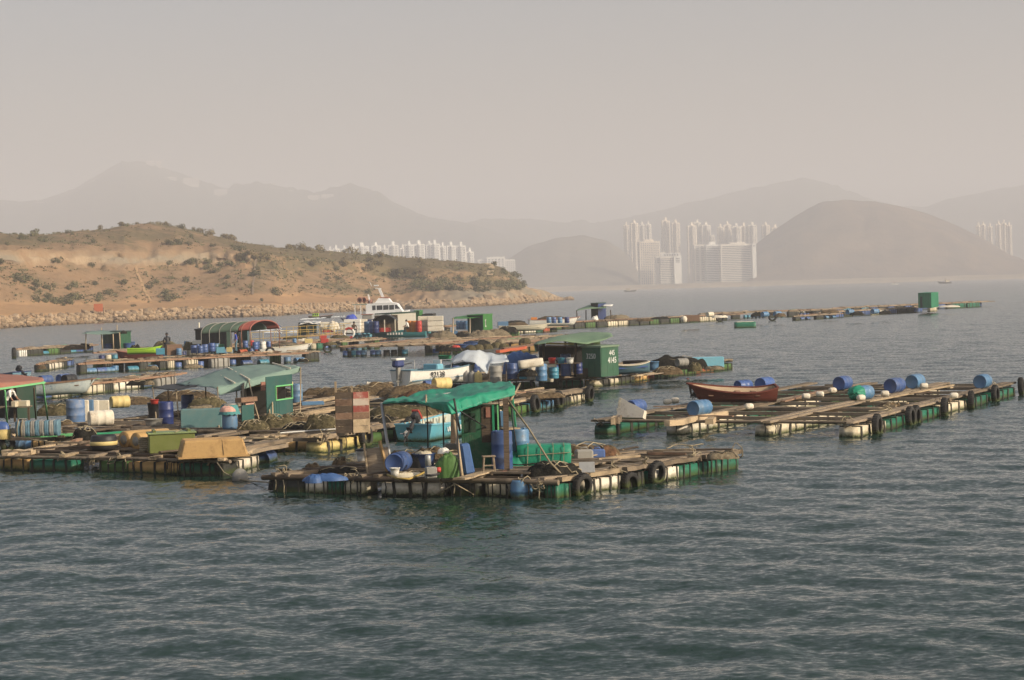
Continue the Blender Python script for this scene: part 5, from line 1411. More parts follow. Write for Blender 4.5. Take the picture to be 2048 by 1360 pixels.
for px, py, wp, hp, mt_, lb in ((505, 862, 60, 26, NETO, 'olive net roll just past the hut poles'), (548, 858, 70, 34, NETO, 'broad olive net heap at the foot of the teal wall'), (598, 860, 66, 18, NETK, 'black net under the olive rolls near the board screen'), (590, 850, 60, 30, NETB, 'brown net hump below the lime window'), (646, 862, 64, 38, NETO, 'rounded olive net sack leaning on the board screen'),
                               (640, 793, 70, 22, NETB, 'dark brown net heap on the far timbers beyond the hut'), (690, 793, 90, 22, NETB, 'brown net ridge behind the tall board screen'), (745, 790, 90, 30, NETB, 'tufted brown net hill with a white float'), (825, 792, 120, 26, NETB, 'wide russet-brown net ridge before the white boat'), (860, 808, 120, 32, NETR, 'rusty net hill behind the green canopy'), (780, 812, 90, 18, NETK, 'dark net patch behind the green canopy edge'),
                               (800, 835, 130, 30, NETO, 'broad olive net bank behind the turquoise boat'), (900, 825, 90, 24, NETO, 'olive net bank continuing behind the booth'), (760, 848, 60, 20, NETK, 'black net fold near the turquoise boat stern'), (370, 800, 120, 22, NETB, 'brown net bank behind the side awning'), (270, 808, 80, 16, NETB, 'low net bank near the yellowed drum'), (1080, 795, 110, 10, NETB, 'flat brown net spread on the far corner planks'), (570, 795, 50, 20, NETK, 'black net beside the blue drum behind the hut')):
    heap(lb, px, py, .58, wp, hp, mt_, .55, strands=random.choice([1, 2, 3]))
heap('white foam lump half buried in the tufted net hill', 740, 775, .9, 22, 10, FOAMW, .7, name='foam_lump', cat='foam block', group=None, strands=0)
drum('blue drum behind the teal hut wall', 594, 805, .6, LBLUE, True, 0, .95)
box_thing('blue_board', 'pale blue slab lying among timbers beyond the hut', 'slab', 625, 810, .6, (1.0, .5, .16), LBLUE, 10)
def board_screen():
    t = thing('board_screen', 'upright folded screen of brown and red-white boards', 'screen', W(706, 866, .62), 0)
    k = ppm(706, 866, .62); hh = 82 / k
    cols = [WOODD, WOODD, WOODR, WOODD, WOODR, WOODD]
    pr = surf('peeling_red_white', (.26, .055, .04), (.5, .42, .34), 1.0, 2.2, .7, .12, False, (.34, .10, .075))
    pw = surf('peeling_white', (.46, .38, .31), (.30, .09, .06), .8, 3.0, .7, .1, False, (.55, .47, .38))
    for i in range(6):
        z0 = i * hh / 6
        b = MB(); b.box((-.30, .06, z0 + hh / 12), (.60, .035, hh / 6 - .012), -.12); b.build('board', cols[i], t)
        b = MB(); b.box((.30, .10, z0 + hh / 12), (.58 * (1.05 - i * .02), .035, hh / 6 - .012), .32); b.build('board', (WOODP, WOODP, WOODR, pr, pw, pr)[i], t)
    for x, y, e in ((-.58, .10, .38), (0.0, .02, .22), (-.12, .1, .2), (.55, .25, 0)):
        b = MB(); b.bar((x, y + .06, -.05), (x, y + .06, hh + e), .07); b.build('post', WOODP, t)
board_screen()
def blue_boat():
    t = thing('outboard_boat', 'turquoise open boat with outboard, moored behind the booth', 'boat', W(868, 880, 0) + Vector((.2, 1.6, -.18)), R(66))
    hull(t, 4.6, 1.75, .78, SKYB, surf('boat_inside_pale', (.42, .46, .40), (.3, .22, .12), .6, 3, .6, .04), .35, .05, .88, SKYB2, 14, .84)
    outboard(t, -2.3, .72, True, BLACK, RED)
    b = MB(); b.box((-2.0, -.5, .82), (.3, .2, .16), bev=.05); b.build('fender_block', WOODD, t)
    b = MB(); b.box((-2.0, .1, .80), (.16, .5, .1), bev=.03); b.build('stern_block', WOODD, t)
    for x in (-1.0, .2, 1.1): b = MB(); b.box((x, 0, .55), (.3, 1.36, .04)); b.build('thwart', SKYB2, t)
    for k in range(9):
        b = MB(); x = -1.6 + k * .38; b.bar((x, .72 - max(0, (x - .3)) * .18, .55), (x, .70 - max(0, (x - .3)) * .18, .84), .05); b.build('rib', FOAM, t)
    b = MB(); b.box((-.8, .1, .16), (1.8, 1.0, .04)); b.build('floor', WOODP, t)
    for k in range(8):
        b = MB(); b.box((-1.15 + k * .16, -.872, .55 + .012 * (k % 2)), (.09 if k % 3 else .05, .012, .17), M=Matrix.Rotation(R(-6), 3, 'X')); b.build('worn_number_mark', CHALK, t)
blue_boat()

# ================================================================== the raft with the numbered hut and the white boat
random.seed(69)
r5 = Raft('raft with the numbered green hut, white tarp tent and light blue box', (786, 786), (1190, 774), (1462, 737), .5)
r5.floats_u(.05, [(.0, .1, GTARP2), (.11, .2, GTARP2), (.24, .34, DARKF), (.38, .5, BLUE), (.55, .66, GTARP2), (.68, .78, DARKF), (.80, .9, GTARP), (.91, .99, FOAMO)], .8)
r5.floats_v(.985, [(.0, .13, FOAM), (.14, .24, DARKF), (.26, .33, FOAMO), (.335, .38, REDF), (.385, .48, GTARP2), (.5, .58, DARKF), (.585, .69, GTARP2), (.70, .83, REDF), (.86, .99, GTARP2)], .8)
for v in (.0, .06, .16, .25, .34, .45, .55, .66, .76, .86, .94, 1.0): r5.t(random.uniform(-.02, .05), v, 1.01, v, .2, .12, .5, random.choice([WOOD, WOODD]), random.random() < .3)
for u in (.0, .2, .4, .6, .8, .93, .985, 1.0): r5.t(u, -.03, u, 1.0, .25, .08, .6, WOOD, name='plank')
r5.deck(.35, 1.0, .0, .5, 10, 'u', .3, WOOD, .66, .1)
r5.litter(24, (.05, .95), (.05, .95), .7); r5.px((1270, 752), (1320, 743), .3, .06, .68, WOODP, name='plank'); r5.px((1290, 750), (1330, 745), .2, .06, .68, WOOD, name='plank')
for u in (.05, .5, .62, .74, .86, .93): r5.posts_rope(u, -.01, .45, ROPED)
for v in (.05, .08, .12, .3, .4, .45, .6, .64, .75, .8, .9, .94): r5.posts_rope(1.0, v, .45, ROPED)
for u, v in ((.72, .0), (.95, .0), (1.0, .0), (1.0, .25), (1.0, .55), (1.0, .85)): r5.tie(u, v, .55, (.25, .25, .2), ROPE, 50)
nh = thing('numbered_hut', 'green numbered box hut with open side under faded green canopy', 'hut', W(1205, 752, .68))
kk = ppm(1205, 752, .68)
c0 = W(1166, 753, .68); c1 = W(1203, 754, .68); c2 = W(1237, 750.5, .68); c3 = c0 + c2 - c1
XA = lambda p, q: Matrix.Translation(p) @ Matrix((((q - p).normalized()), Vector((-(q - p).normalized().y, (q - p).normalized().x, 0)), Vector((0, 0, 1)))).transposed().to_4x4()
c0.z = c1.z = c2.z = .68
X0, X1 = XA(c0, c1), XA(c1, c2); l0, l1 = (c1 - c0).length, (c2 - c1).length
hh = 1.58
wpanel(0, l0, 0, hh, 0, .05, PHUT, 'wall_panel', nh, X0); wpanel(.03, l1, 0, hh, 0, .05, PHUT, 'wall_panel', nh, X1)
wpanel(.03, (c2 - c3).length - .03, 0, hh, 0, .05, PDARK, 'wall_panel', nh, XA(c3, c2)); wpanel(.03, (c3 - c0).length, 0, hh, 0, .05, PDARK, 'wall_panel', nh, XA(c0, c3))
m = MB(); cc = (c0 + c2) / 2; rf = [cc + (q - cc) * 1.1 for q in (c0, c1, c2, c3)]; m.add([q + Vector((0, 0, hh + dz_)) for dz_ in (.002, .1) for q in rf], [[3, 2, 1, 0], [4, 5, 6, 7], [0, 1, 5, 4], [1, 2, 6, 5], [2, 3, 7, 6], [3, 0, 4, 7]]); world_part(m, 'roof_slab', surf('pale_green_roof', (.17, .24, .16), (.1, .13, .09), .5, 1.2, .7, .04), nh)
def wall_text(txt, XX, x, z, size, sh_=0.0):
    o = text_part(txt, size, CHALK, None, (0, 0, 0), (0, 0, 0), 'painted_number', .004, sh_)
    M = XX @ Matrix.Translation((x, -.032, z)) @ Matrix.Rotation(R(90), 4, 'X')
    o.data.transform(Matrix.LocRotScale(nh.location, nh.rotation_euler, nh.scale).inverted() @ M); o.parent = nh
wall_text('3250', X0, l0 * .48, 1.1, .40); wall_text('445', X1, l1 * .62, 1.25, .40); wall_text('4145', X1, l1 * .62, .85, .46)
for k in (1, 2): wpanel(l0 * k / 3 - .006, l0 * k / 3 + .006, .02, hh - .02, -.026, .006, PDARK, 'board_joint', nh, X0); wpanel(l1 * k / 3 - .006, l1 * k / 3 + .006, .02, hh - .02, -.026, .006, PDARK, 'board_joint', nh, X1)
wpanel(l0 * .02, l0 * .3, .0, .45, -.03, .01, WOODD, 'patch', nh, X0)
dz = c0.y
sheet_obj('canopy', [(1068, 689, dz - .5), (1120, 681, dz - .6), (1172, 688, dz - .6), (1200, 683, dz), (1226, 672, dz + 1)], [(1075, 683, dz + 5), (1110, 674, dz + 6), (1160, 665, dz + 6.5), (1195, 664, dz + 6.5), (1222, 667, dz + 6)], TARPGR, 22, 8, -.12, nh, None, .03, .04, 6.0)
sheet_obj('side_flap', [(1068, 689, dz - .5), (1076, 688, dz + 3)], [(1071, 704, dz - .5), (1078, 702, dz + 3)], PDARK, 4, 4, 0, nh, None, .03, .03, 6.0)
for (bx, by), tp in (((1087, 750), (1087, 687, dz)), ((1150, 752), (1152, 685, dz)), ((1130, 741), (1131, 683, dz + 3))): pole(nh, W(bx, by, .66), D(*tp), .06, WOODD, 'post')
for py, mt_ in ((687, YELLOW), (692, WOODD)): m = MB(); m.bar(D(1092, py, dz), D(1148, py + 1, dz), .12, .1); world_part(m, 'cross_rail', mt_, nh)
m = MB(); m.bar(D(1078, 738, dz + 4.5), D(1165, 738, dz + 4.5), .05, 2.6); m.v; world_part(m, 'back_wall', DIM, nh)  # near-black back wall: shade of the open side painted in
heap('dark net slung inside the open side of the numbered hut', 1118, 726, 1.3, 56, 14, NETK, .3)
for px, py, mt_, lb in ((1104, 735, RED, 'red tub on the shelf inside the numbered hut'), (1140, 733, WHITE, 'pale jug on the shelf inside the numbered hut'), (1122, 735, CYAN, 'small turquoise tub on the shelf inside the numbered hut')): pot('tub', lb, 'tub', px, 727, 1.5, .16, .2, .3, mt_)
box_thing('shelf', 'rough timber shelf inside the open side of the numbered hut', 'shelf', 1122, 728, 1.44, (2.1, .5, .05), WOODD, 0)
for px, py, z_, mt_, s_, sz, lb in ((1132, 752, .68, BLUE, 1.0, 1.35, 'tall royal blue drum just before the numbered hut opening'), (1108, 748, .68, BLUE, .95, 1.1, 'blue drum beside the tall royal blue one'), (1108, 757, .68, CYAN, .9, .75, 'squat turquoise drum before the numbered hut opening'), (1083, 762, .68, LBLUE, 1.05, .95, 'pale blue drum standing in front of the stacked foam'), (1025, 758, .68, BLUE, .95, 1.0, 'blue barrel between the tarp tent and the stacked foam'), (1048, 758, .68, CYAN, .9, .6, 'low turquoise barrel below the grey net bags'), (1156, 748, .68, DBLUE, .9, .8, 'dark blue drum in the shade of the hut wall')):
    drum(lb, px, py, z_, mt_, True, 0, s_, 0, sz)
for i, (px, py, z_, sx, lb) in enumerate(((1062, 735, 1.45, 1.25, 'big cream foam block on top of the stack by the numbered hut'), (1085, 739, 1.1, 1.5, 'long cream foam block in the middle of the stack'), (1093, 757, .68, .7, 'foam block standing at the foot of the stack'), (1060, 745, .68, .9, 'stained foam block under the big cream one'), (1076, 747, 1.0, .9, 'rounded foam block beneath the long one'))):
    me = with_mat(('block', i), block_mesh(i), FOAMW); o = obj('foam_block', me, None, W(px, py, z_) + Vector((0, .4, .2))); o.scale = (sx, .6, .44 if i != 2 else .8); o.rotation_euler = (0, R(-6 + 4 * i), R(12)); tag(o, lb, 'foam block', 'foam blocks stacked by the numbered hut')
heap('dull blue tarpaulin tent behind the stacked foam', 1042, 748, .68, 80, 46, TARPB, .6, name='tarpaulin_tent', cat='tarpaulin', group=None, fold=.25, strands=0)
heap('grey net bag beside the low turquoise barrel', 1055, 752, 1.0, 34, 16, NETK, .7); heap('grey sack before the pale blue drum', 1066, 758, .68, 22, 22, GREY, .7, name='sack', cat='sack', group=None, strands=0)
tyre('black tyre leaning below the pale blue drum on the hut raft', r5.P(.73, -.02, .35), r5.hu - 90, 1.15, 5)
# white tarp tent
tt = thing('tarpaulin_shelter', 'white and pale blue tarpaulin stretched over hoops beside the white boat', 'tent', W(955, 762, .6))
d0 = W(955, 762, .6).y
sheet_obj('tarpaulin', [(899, 752, d0 - .5), (903, 726, d0 - .4), (925, 721, d0 - .6), (950, 726, d0 - 1), (974, 748, d0 - 1.2), (980, 727, d0 - .4), (1018, 724, d0)], [(905, 722, d0 + 1.5), (915, 709, d0 + 2.2), (936, 700, d0 + 2.2), (960, 701, d0 + 2.2), (975, 705, d0 + 2.2), (990, 709, d0 + 2.2), (1012, 709, d0 + 2)], TARPW, 30, 8, -.18, tt, None, .015, .06, 9.0)
for px in (905, 925, 978, 1012): pole(tt, W(px, 763, .6), D(px, 728, d0), .03, WOODD, 'hoop_leg')
for px, mt_, lb in ((934, GREY, 'grey gas cylinder under the white tarp, boat side'), (945, GREY, 'second grey gas cylinder under the white tarp'), (957, YELLOW, 'dull yellow gas cylinder under the white tarp')):
    b = MB(); b.lathe([(0, 0), (.2, 0), (.21, .05), (.21, .42), (.15, .54), (.06, .57), (.06, .63), (0, .63)], 12); tag(b.build('gas_cylinder', mt_, None, W(px, 765, .62)), lb, 'gas cylinder', 'gas cylinders under the tarp')
drum('dark drum standing under the white tarp near the blue barrel', 992, 765, .62, GREY, True, 0, 1.1, 0, .9)
drum('blue drum in the back under the white tarp', 952, 752, .62, BLUE, True, 0, .9)
drum('yellow ribbed drum lying at the raft edge before the white tarp', 884, 779, .60, YELLOW, False, 30, 1.02)
drum('blue drum lying beside the yellow ribbed drum', 862, 780, .52, BLUE, False, 30, .85)
def white_boat():
    t = thing('outboard_boat', 'white fibreglass boat numbered 92138 with dark outboard motor', 'boat', W(800, 778, .45) + Vector((2.0, 1.9, .12)), R(46))
    hull(t, 5.6, 1.75, .82, WHITE, surf('boat_inside_teal', (.16, .28, .30), (.2, .2, .16), .4, 3, .6, .03), .35, .05, .92, BLUEH, 14, .86)
    m_ = outboard(t, -2.8, .70, False, DBLUE, WHITE); m_.scale = (1.5, 1.5, 1.35)
    b = MB(); b.box((-.4, 0, .85), (.5, 1.1, .5), bev=.05); b.build('console', SKYB2, t)
    b = MB(); b.box((-.1, 0, 1.16), (.05, .6, .3)); b.build('windscreen', WHITE, t)
    b = MB(); b.tube([(-1.4, .4, .6), (-1.4, .4, 1.35)], .02, 5); b.build('rod', STEEL, t)
    b = MB(); b.lathe([(0, 0), (.16, 0), (.2, .16), (.15, .16), (0, .04)], 12, Matrix.Translation((.8, -.5, .78))); b.build('blue_basin', BLUE, t)
    b = MB(); b.bar((-2.75, -.83, .30), (2.0, -.72, .42), .015, .05); b.build('side_stripe', BLUEH, t)
    text_part('92138', .42, INK, t, (-.9, -.872, .55), (R(86), 0, R(1)), extrude=.012)
white_boat()
b = MB(); b.box((0, 0, .2), (.6, .5, .4), bev=.03); b.box((-.25, -.1, .35), (.9, .06, .06)); o = b.build('boat_cradle', BLACK, None, W(805, 783, .3)); tag(o, 'dark trolley block under the white boat stern', 'trolley')
def dinghy():
    t = thing('dinghy', 'small blue and white dinghy sitting on the hut raft edge', 'boat', W(1252, 748, .68), R(182)); t.rotation_euler = (0, R(3), R(184))
    hull(t, 2.65, 1.1, .48, BLUEH, PINK, .5, .25, .6, CREAM, 12, .66)
    b = MB(); b.box((-.3, 0, .34), (.2, .9, .03)); b.build('thwart', WOODP, t)
    for sd in (-1, 1): b = MB(); b.bar((-1.2, sd * .40, .34), (.8, sd * .5, .36), .02, .08); b.build('side_stripe', BLUE, t)
dinghy()
pot('black_basin', 'big black basin behind the small dinghy', 'basin', 1270, 738, .66, .62, .72, .5, BLACK)
pot('blue_tub', 'blue tub beside the black basin behind the dinghy', 'tub', 1274, 742, .66, .32, .36, .42, BLUE)
pot('blue_tub', 'light blue tub standing alone beyond the dinghy', 'tub', 1306, 740, .66, .3, .36, .5, LBLUE)
heap('long black net heap beside the light blue box', 1355, 738, .62, 100, 32, NETK, .4, strands=1)
heap('grey-brown net and hoops at the raft edge beyond the dinghy', 1335, 748, .6, 56, 18, NETB, .6, strands=3)
drum('black net-filled drum lying before the light blue box', 1364, 733, .9, GREY, False, 35, .8)
heap('olive net bag slumped over the orange floats', 1390, 742, .6, 24, 20, NETO, .8)
box_thing('light_blue_box', 'long light blue box at the far end of the hut raft', 'box', 1412, 735, .60, (2.0, .9, .62), SKYB2, 6)
heap('pale net spread at the far corner by the light blue box', 1430, 738, .6, 40, 6, NETP, .5)
# ================================================================== the middle-distance and far rafts
def strip(label, a, b_, deep, floats, z=.5, nt=5, nc=6, mats=(WOOD, WOOD, WOODR), fw=.7, back=True):
    """a raft seen edge-on; floats: (photo x0, photo x1, kind) along its front edge"""
    B_ = W(*b_); k = ppm(b_[0], b_[1])
    d = W(*b_).y; dy2 = F * H / (d + deep); C_ = (b_[0] + deep * .22 * k, yh(b_[0]) + dy2)
    r = Raft(label, a, b_, C_, z)
    uu = lambda px: (px - a[0]) / (b_[0] - a[0])
    for x0, x1, m_ in floats:
        kind = m_[0] if isinstance(m_, tuple) else None
        if kind in ('up', 'lie'):
            n = max(1, round((x1 - x0) / (k * (.62 if kind == 'up' else .95))))
            for i in range(n):
                u = uu(lerp(x0, x1, (i + .5) / n)); drum_part(r.o, r.P(u, .03), m_[1], kind == 'up', R(r.hu) + random.uniform(-.1, .1), 1.0, -.40 if kind == 'up' else .12)
        else: float_block(r.o, r.P(uu(x0), .04), r.P(uu(x1), .04), fw, -.22, z - .08, m_)
        if back and random.random() < .6:
            float_block(r.o, r.P(uu(x0), .95), r.P(uu(x1), .95), fw, -.22, z - .08, random.choice([FOAM, DARKF, BLUE, GTARP2]))
    for i in range(nt):
        v = i / max(1, nt - 1); r.t(random.uniform(-.02, .02), v, random.uniform(.97, 1.02), v, .22, .13, z, random.choice(mats))
        if random.random() < .6: u = random.uniform(.1, .6); r.t(u, v, u + random.uniform(.2, .4), v + random.uniform(-.05, .05), .24, .08, z + .12, random.choice(mats), name='plank')
    for i in range(nc): u = (i + .3) / nc; r.t(u, -.04, u + random.uniform(-.01, .01), 1.04, .24, .1, z + .1, random.choice(mats), name='plank')
    r.litter(max(6, int((b_[0] - a[0]) / 14)), (.02, .98), (.05, .95), z + .17)
    return r
UP, LI = 'up', 'lie'
random.seed(81)
strip('long narrow drum-floated walkway in the open water behind the teal hut', (155, 748), (614, 724), 4.5, [(155, 168, DARKF), (169, 187, (LI, LBLUE)), (190, 207, (LI, BLUE)), (208, 216, (LI, LBLUE)), (216, 232, (UP, LBLUE)), (250, 265, (LI, CYAN)), (267, 284, DARKF), (284, 304, (LI, LBLUE)), (306, 318, DARKF), (322, 336, FOAM), (338, 355, (UP, BLUE)), (360, 382, FOAM), (383, 398, (UP, BLUE)), (410, 446, GREY), (448, 464, (UP, BLUE)), (478, 492, (LI, BLUE)), (512, 528, (LI, CYAN)), (564, 578, (UP, LBLUE)), (582, 612, (LI, LBLUE))], .75, 6, 9)
heap('small pale net tuft midway along the narrow walkway', 385, 735, .8, 40, 7, NETP, .5); heap('net knot at the far end of the narrow walkway', 606, 723, .8, 26, 6, NETK, .5); heap('dark net lump on the shelter end of the narrow walkway', 303, 738, .8, 26, 7, NETP, .5)
strip('low foam-floated walkway between the tin shelter and the awning', (72, 801), (346, 769), 4, [(74, 96, (LI, BLUE)), (97, 121, FOAMW), (160, 190, FOAM), (192, 208, DARKF), (214, 262, FOAMW), (266, 297, (LI, BLUE)), (304, 342, GREY)], .6, 5, 6)
heap('black net bundle on the low foam-floated walkway', 277, 770, .75, 52, 9, NETK, .5); heap('pale rope coil on the low foam-floated walkway', 297, 769, .8, 20, 9, NETP, .6)
strip('short stub raft on one cream float beside the grey-blue boat', (74, 744), (127, 735), 3, [(76, 90, DARKF), (90, 118, FOAMW), (118, 126, DARKF)], .6, 3, 2)
heap('brown net tuft on the short stub raft', 83, 737, .7, 18, 7, NETB, .6)
def work_boat(label, px, py, z, ang, L, B, Dp, hm_, im, rail, motor=None, name='boat', extra=None, tilt=0, bow=.35, sink=.18, trans=.85):
    t = thing(name, label, 'boat', W(px, py, z) - Vector((0, 0, sink)), R(ang)); t.rotation_euler = (0, R(tilt), R(ang))
    hull(t, L, B, Dp, hm_, im, bow, .08, trans, rail, 12, .8)
    for x in (-L * .22, L * .08, L * .25): b = MB(); b.box((x, 0, Dp * .72), (.25, B * .82, .04)); b.build('thwart', rail, t)
    if motor: outboard(t, -L / 2, Dp * .95, motor == 'up', BLACK, None)
    return t
work_boat('grey-blue open boat with outboard behind the tin roof', -28, 776, 0, 152, 6.4, 2.1, 1.0, BLUEH, surf('boat_inside_sky', (.22, .36, .42), (.2, .2, .18), .4, 3, .6, .03), DBLUE, 'up', tilt=3)
work_boat('upturned-looking flat punt with peeling blue paint beyond the shelter', 118, 790, .35, 8, 4.2, 1.6, .7, surf('peeling_blue', (.42, .46, .44), (.08, .16, .24), .9, 2.6, .7, .03), WOODD, WOODR, None, 'punt', tilt=-2, bow=.15, sink=.0)
for px, py, mt_, lb in ((91, 770, BLUE, 'blue drum lying behind the peeling punt'), (128, 767, BLUE, 'blue-black drum behind the punt bow'), (139, 768, BLACK, 'black drum beside the punt bow')): drum(lb, px, py, .8, mt_, False, 60, .95)

# ---- the long platform with the arched canopy
random.seed(93)
strip('thin outer raft with a tyre at its left end', (28, 713), (180, 704), 5, [(34, 48, WHITE), (50, 80, DARKF), (82, 92, (LI, CYAN)), (92, 112, GTARP2), (115, 135, DARKF), (138, 147, (LI, CYAN)), (147, 162, BLUE)], .7, 5, 6)
tyre('black tyre standing at the left tip of the thin outer raft', W(28, 708, .4), 20, 1.9, 0)
heap('brown net bank on the thin outer raft', 150, 699, .7, 60, 9, NETB, .4); heap('dark machinery pile under the small dark awning', 168, 697, .7, 20, 14, NETK, .7)
r9 = strip('long working platform with arched canopy, drums and people', (190, 722), (662, 698), 12, [(194, 206, (UP, DBLUE)), (207, 217, (UP, FOAM)), (219, 229, (UP, CYAN)), (230, 241, (UP, REDF)), (308, 316, (UP, DBLUE)), (317, 331, (LI, LBLUE)), (332, 348, FOAMW), (349, 360, (UP, DBLUE)), (364, 396, FOAM), (398, 420, CYAN), (432, 453, (UP, LBLUE)), (462, 483, (LI, REDF)), (485, 496, (UP, BLUE)), (497, 509, (UP, REDF)), (509, 536, (UP, CYAN)), (598, 612, (UP, CYAN)), (613, 624, FOAM), (626, 640, GTARP), (641, 655, (UP, BLUE))], .75, 9, 14)
tyre('black tyre fender midway on the long platform', W(425, 709, .4) + Vector((0, -.3, 0)), -85, 1.3); tyre('black tyre fender beside the moored white motor boat', W(541, 703, .4) + Vector((0, -.3, 0)), -85, 1.3); tyre('black tyre fender at the green-float end of the long platform', W(656, 697, .4) + Vector((0, -.3, 0)), -85, 1.3)
def boxhut(label, p0, p1, p2, h, front, side, roofm, z=.7, over=1.08, name='box_hut', win=None, door=None, rt=.12):
    a, b_, c = W(*p0, z), W(*p1, z), W(*p2, z); d_ = a + c - b_
    t = thing(name, label, 'hut', b_)
    for p, q, m_ in ((a, b_, front), (b_, c, side), (d_, c, PDARK), (a, d_, PDARK)):
        wpanel(.03, (q - p).length - .03, 0, h, 0, .06, m_, 'wall_panel', t, XA(p, q))
        n = int((q - p).length / .8)
        for k in range(1, n + 1): wpanel(k * (q - p).length / (n + 1) - .015, k * (q - p).length / (n + 1) + .015, .03, h - .03, -.033, .015, PDARK, 'board_joint', t, XA(p, q))
    m = MB(); cc = (a + c) / 2; rf = [cc + (q - cc) * over for q in (a, b_, c, d_)]
    m.add([q + Vector((0, 0, h + s_)) for s_ in (.003, rt) for q in rf], [[3, 2, 1, 0], [4, 5, 6, 7], [0, 1, 5, 4], [1, 2, 6, 5], [2, 3, 7, 6], [3, 0, 4, 7]]); world_part(m, 'roof', roofm, t)
    if win: wpanel(*win, -.04, .04, WHITE, 'window', t, XA(b_, c)); wpanel(win[0] + .1, win[1] - .1, win[2] + .12, win[3] - .1, -.065, .02, GLASS, 'pane', t, XA(b_, c))
    if door: wpanel(*door, -.04, .03, PDARK, 'door', t, XA(a, b_))
    return t
h1 = boxhut('dark green hut with lit green end wall and grey awning', (207, 697), (242, 698), (262, 695), 1.62, PDARK, PGREEN, PDARK)  # shaded front and lit end wall painted as darker and lighter green
sheet_obj('awning', [(164, 667, h1.location.y - 1), (205, 669, h1.location.y - .5), (238, 665, h1.location.y - .3)], [(175, 663, h1.location.y + 3), (205, 661, h1.location.y + 3), (240, 664, h1.location.y + 3)], TARPT, 10, 4, .05, h1, None, .05, .05)
for bx, by, tx, ty in ((172, 700, 172, 667), (205, 699, 203, 669), (241, 700, 239, 665), (227, 699, 226, 668), (234, 690, 234, 650), (203, 690, 203, 655)): pole(h1, W(bx, by, .7), D(tx, ty, W(bx, by, .7).y), .055, BAMBOO)
heap('dark bundle on the roof of the dark green hut', 247, 667, 2.35, 14, 6, NETK, .7, strands=0)
for px, py, lb in ((217, 697, 'blue tub before the dark green hut'), (255, 696, 'blue tub against the lit end wall of the dark hut'), (262, 693, 'smaller blue tub behind the lime boat stern')): pot('blue_tub', lb, 'tub', px, py, .75, .38, .42, .5, BLUE)
work_boat('lime green plastic rowing boat on the platform edge', 290, 708, .75, 5, 3.0, 1.2, .5, LIMEB, LIMEB, LIMEB, None, 'lime_boat', sink=0)
work_boat('dark red flat boat tied below the lime rowing boat', 278, 722, .0, 178, 4.2, 1.5, .9, MAROON, WOODR, RUSTR, None, 'red_boat', sink=.2)
heap('grey outboard bundle at the stern of the lime boat', 270, 701, .75, 20, 12, NETK, .7, name='motor_bundle', cat='bundle', group=None)
box_thing('wooden_crate', 'plain brown crate standing on the long platform', 'crate', 347, 711, .7, (1.3, 1.0, .95), WOODR, 20)
box_thing('fish_bin', 'turquoise bin with blue lid beside the brown crate', 'bin', 323, 709, .7, (.95, .8, .55), CYAN, 10)
heap('grey net bank behind the brown crate', 330, 698, .8, 46, 20, NETO, .6); heap('olive net mound between crate and arched canopy', 380, 700, .8, 26, 22, NETO, .8)
person('person in dark clothes standing behind the brown crate', W(336, 699, .78), 120, BLACK, DIM, 'crouch', 1.3)
for i, (px, py, mt_, s_, lb) in enumerate(((388, 706, BLUE, .95, 'blue drum beside the olive net mound'), (401, 706, BLUE, .9, 'blue drum second from the olive net mound'), (410, 705, BLUE, 1.0, 'blue drum third from the olive net mound'), (424, 703, BLUE, 1.05, 'big blue drum fourth from the olive net mound'), (433, 702, LBLUE, .95, 'paler drum beside the arch foot'), (358, 710, LBLUE, .8, 'blue tub beside the brown crate corner'), (395, 699, BLUE, .7, 'blue basket below the white cool box'), (373, 694, LBLUE, .8, 'blue barrel top behind the olive net mound'),
                                      (491, 695, BLUE, .9, 'blue drum right behind the two standing people'), (511, 699, BLUE, .95, 'blue drum under the red arch end'), (518, 697, BLUE, .9, 'second blue drum under the red arch end'), (526, 698, WHITE, .95, 'white drum under the red arch end'), (538, 695, BLUE, .8, 'blue tub just past the red arch end'), (589, 687, LBLUE, .7, 'blue pail under the yellow pipe rail'), (504, 691, RED, .7, 'red basket under the red arch end'))):
    drum(lb, px, py, .75, mt_, True, 0, s_, 0, .8)
box_thing('cool_box', 'white cool box on the baskets near the arch', 'box', 394, 688, 1.35, (.8, .5, .35), WHITE, 5)
ah = thing('arched_shelter', 'long arched green canopy shelter ending in a red hood', 'shelter', W(470, 700, .75))
ad = W(470, 700, .75).y
def arch(name, x0, x1, mat, y_b0=668, y_t0=647, dd=3.2, yl=0):
    b = MB()
    def fn(u, v):
        px = lerp(x0, x1, u); t_ = (px - 420) / 120
        a = math.pi * v
        base = D(px - 10 + 0, lerp(y_b0, 658, t_) , ad - dd / 2 + 0)
        top = D(px, lerp(y_t0, 640, t_), ad).z
        p = D(px, 650, ad); hgt = top - base.z
        return Vector((p.x - math.cos(a) * 1.1, ad - math.cos(a) * dd / 2, base.z + hgt * math.sin(a)))
    b.grid(12, 12, fn); me = b.mesh(name, mat); me.transform(Matrix.Translation(-ah.location)); o = obj(name, me, ah)
    md = o.modifiers.new('s', 'SOLIDIFY'); md.thickness = .05
    return fn
arch('canopy', 430, 504, surf('arch_green', (.07, .11, .075), (.04, .055, .04), .4, .9, .7, .03)); fa = arch('red_hood', 505, 530, surf('arch_red', (.30, .075, .055), (.22, .08, .05), .4, .9, .6, .03))
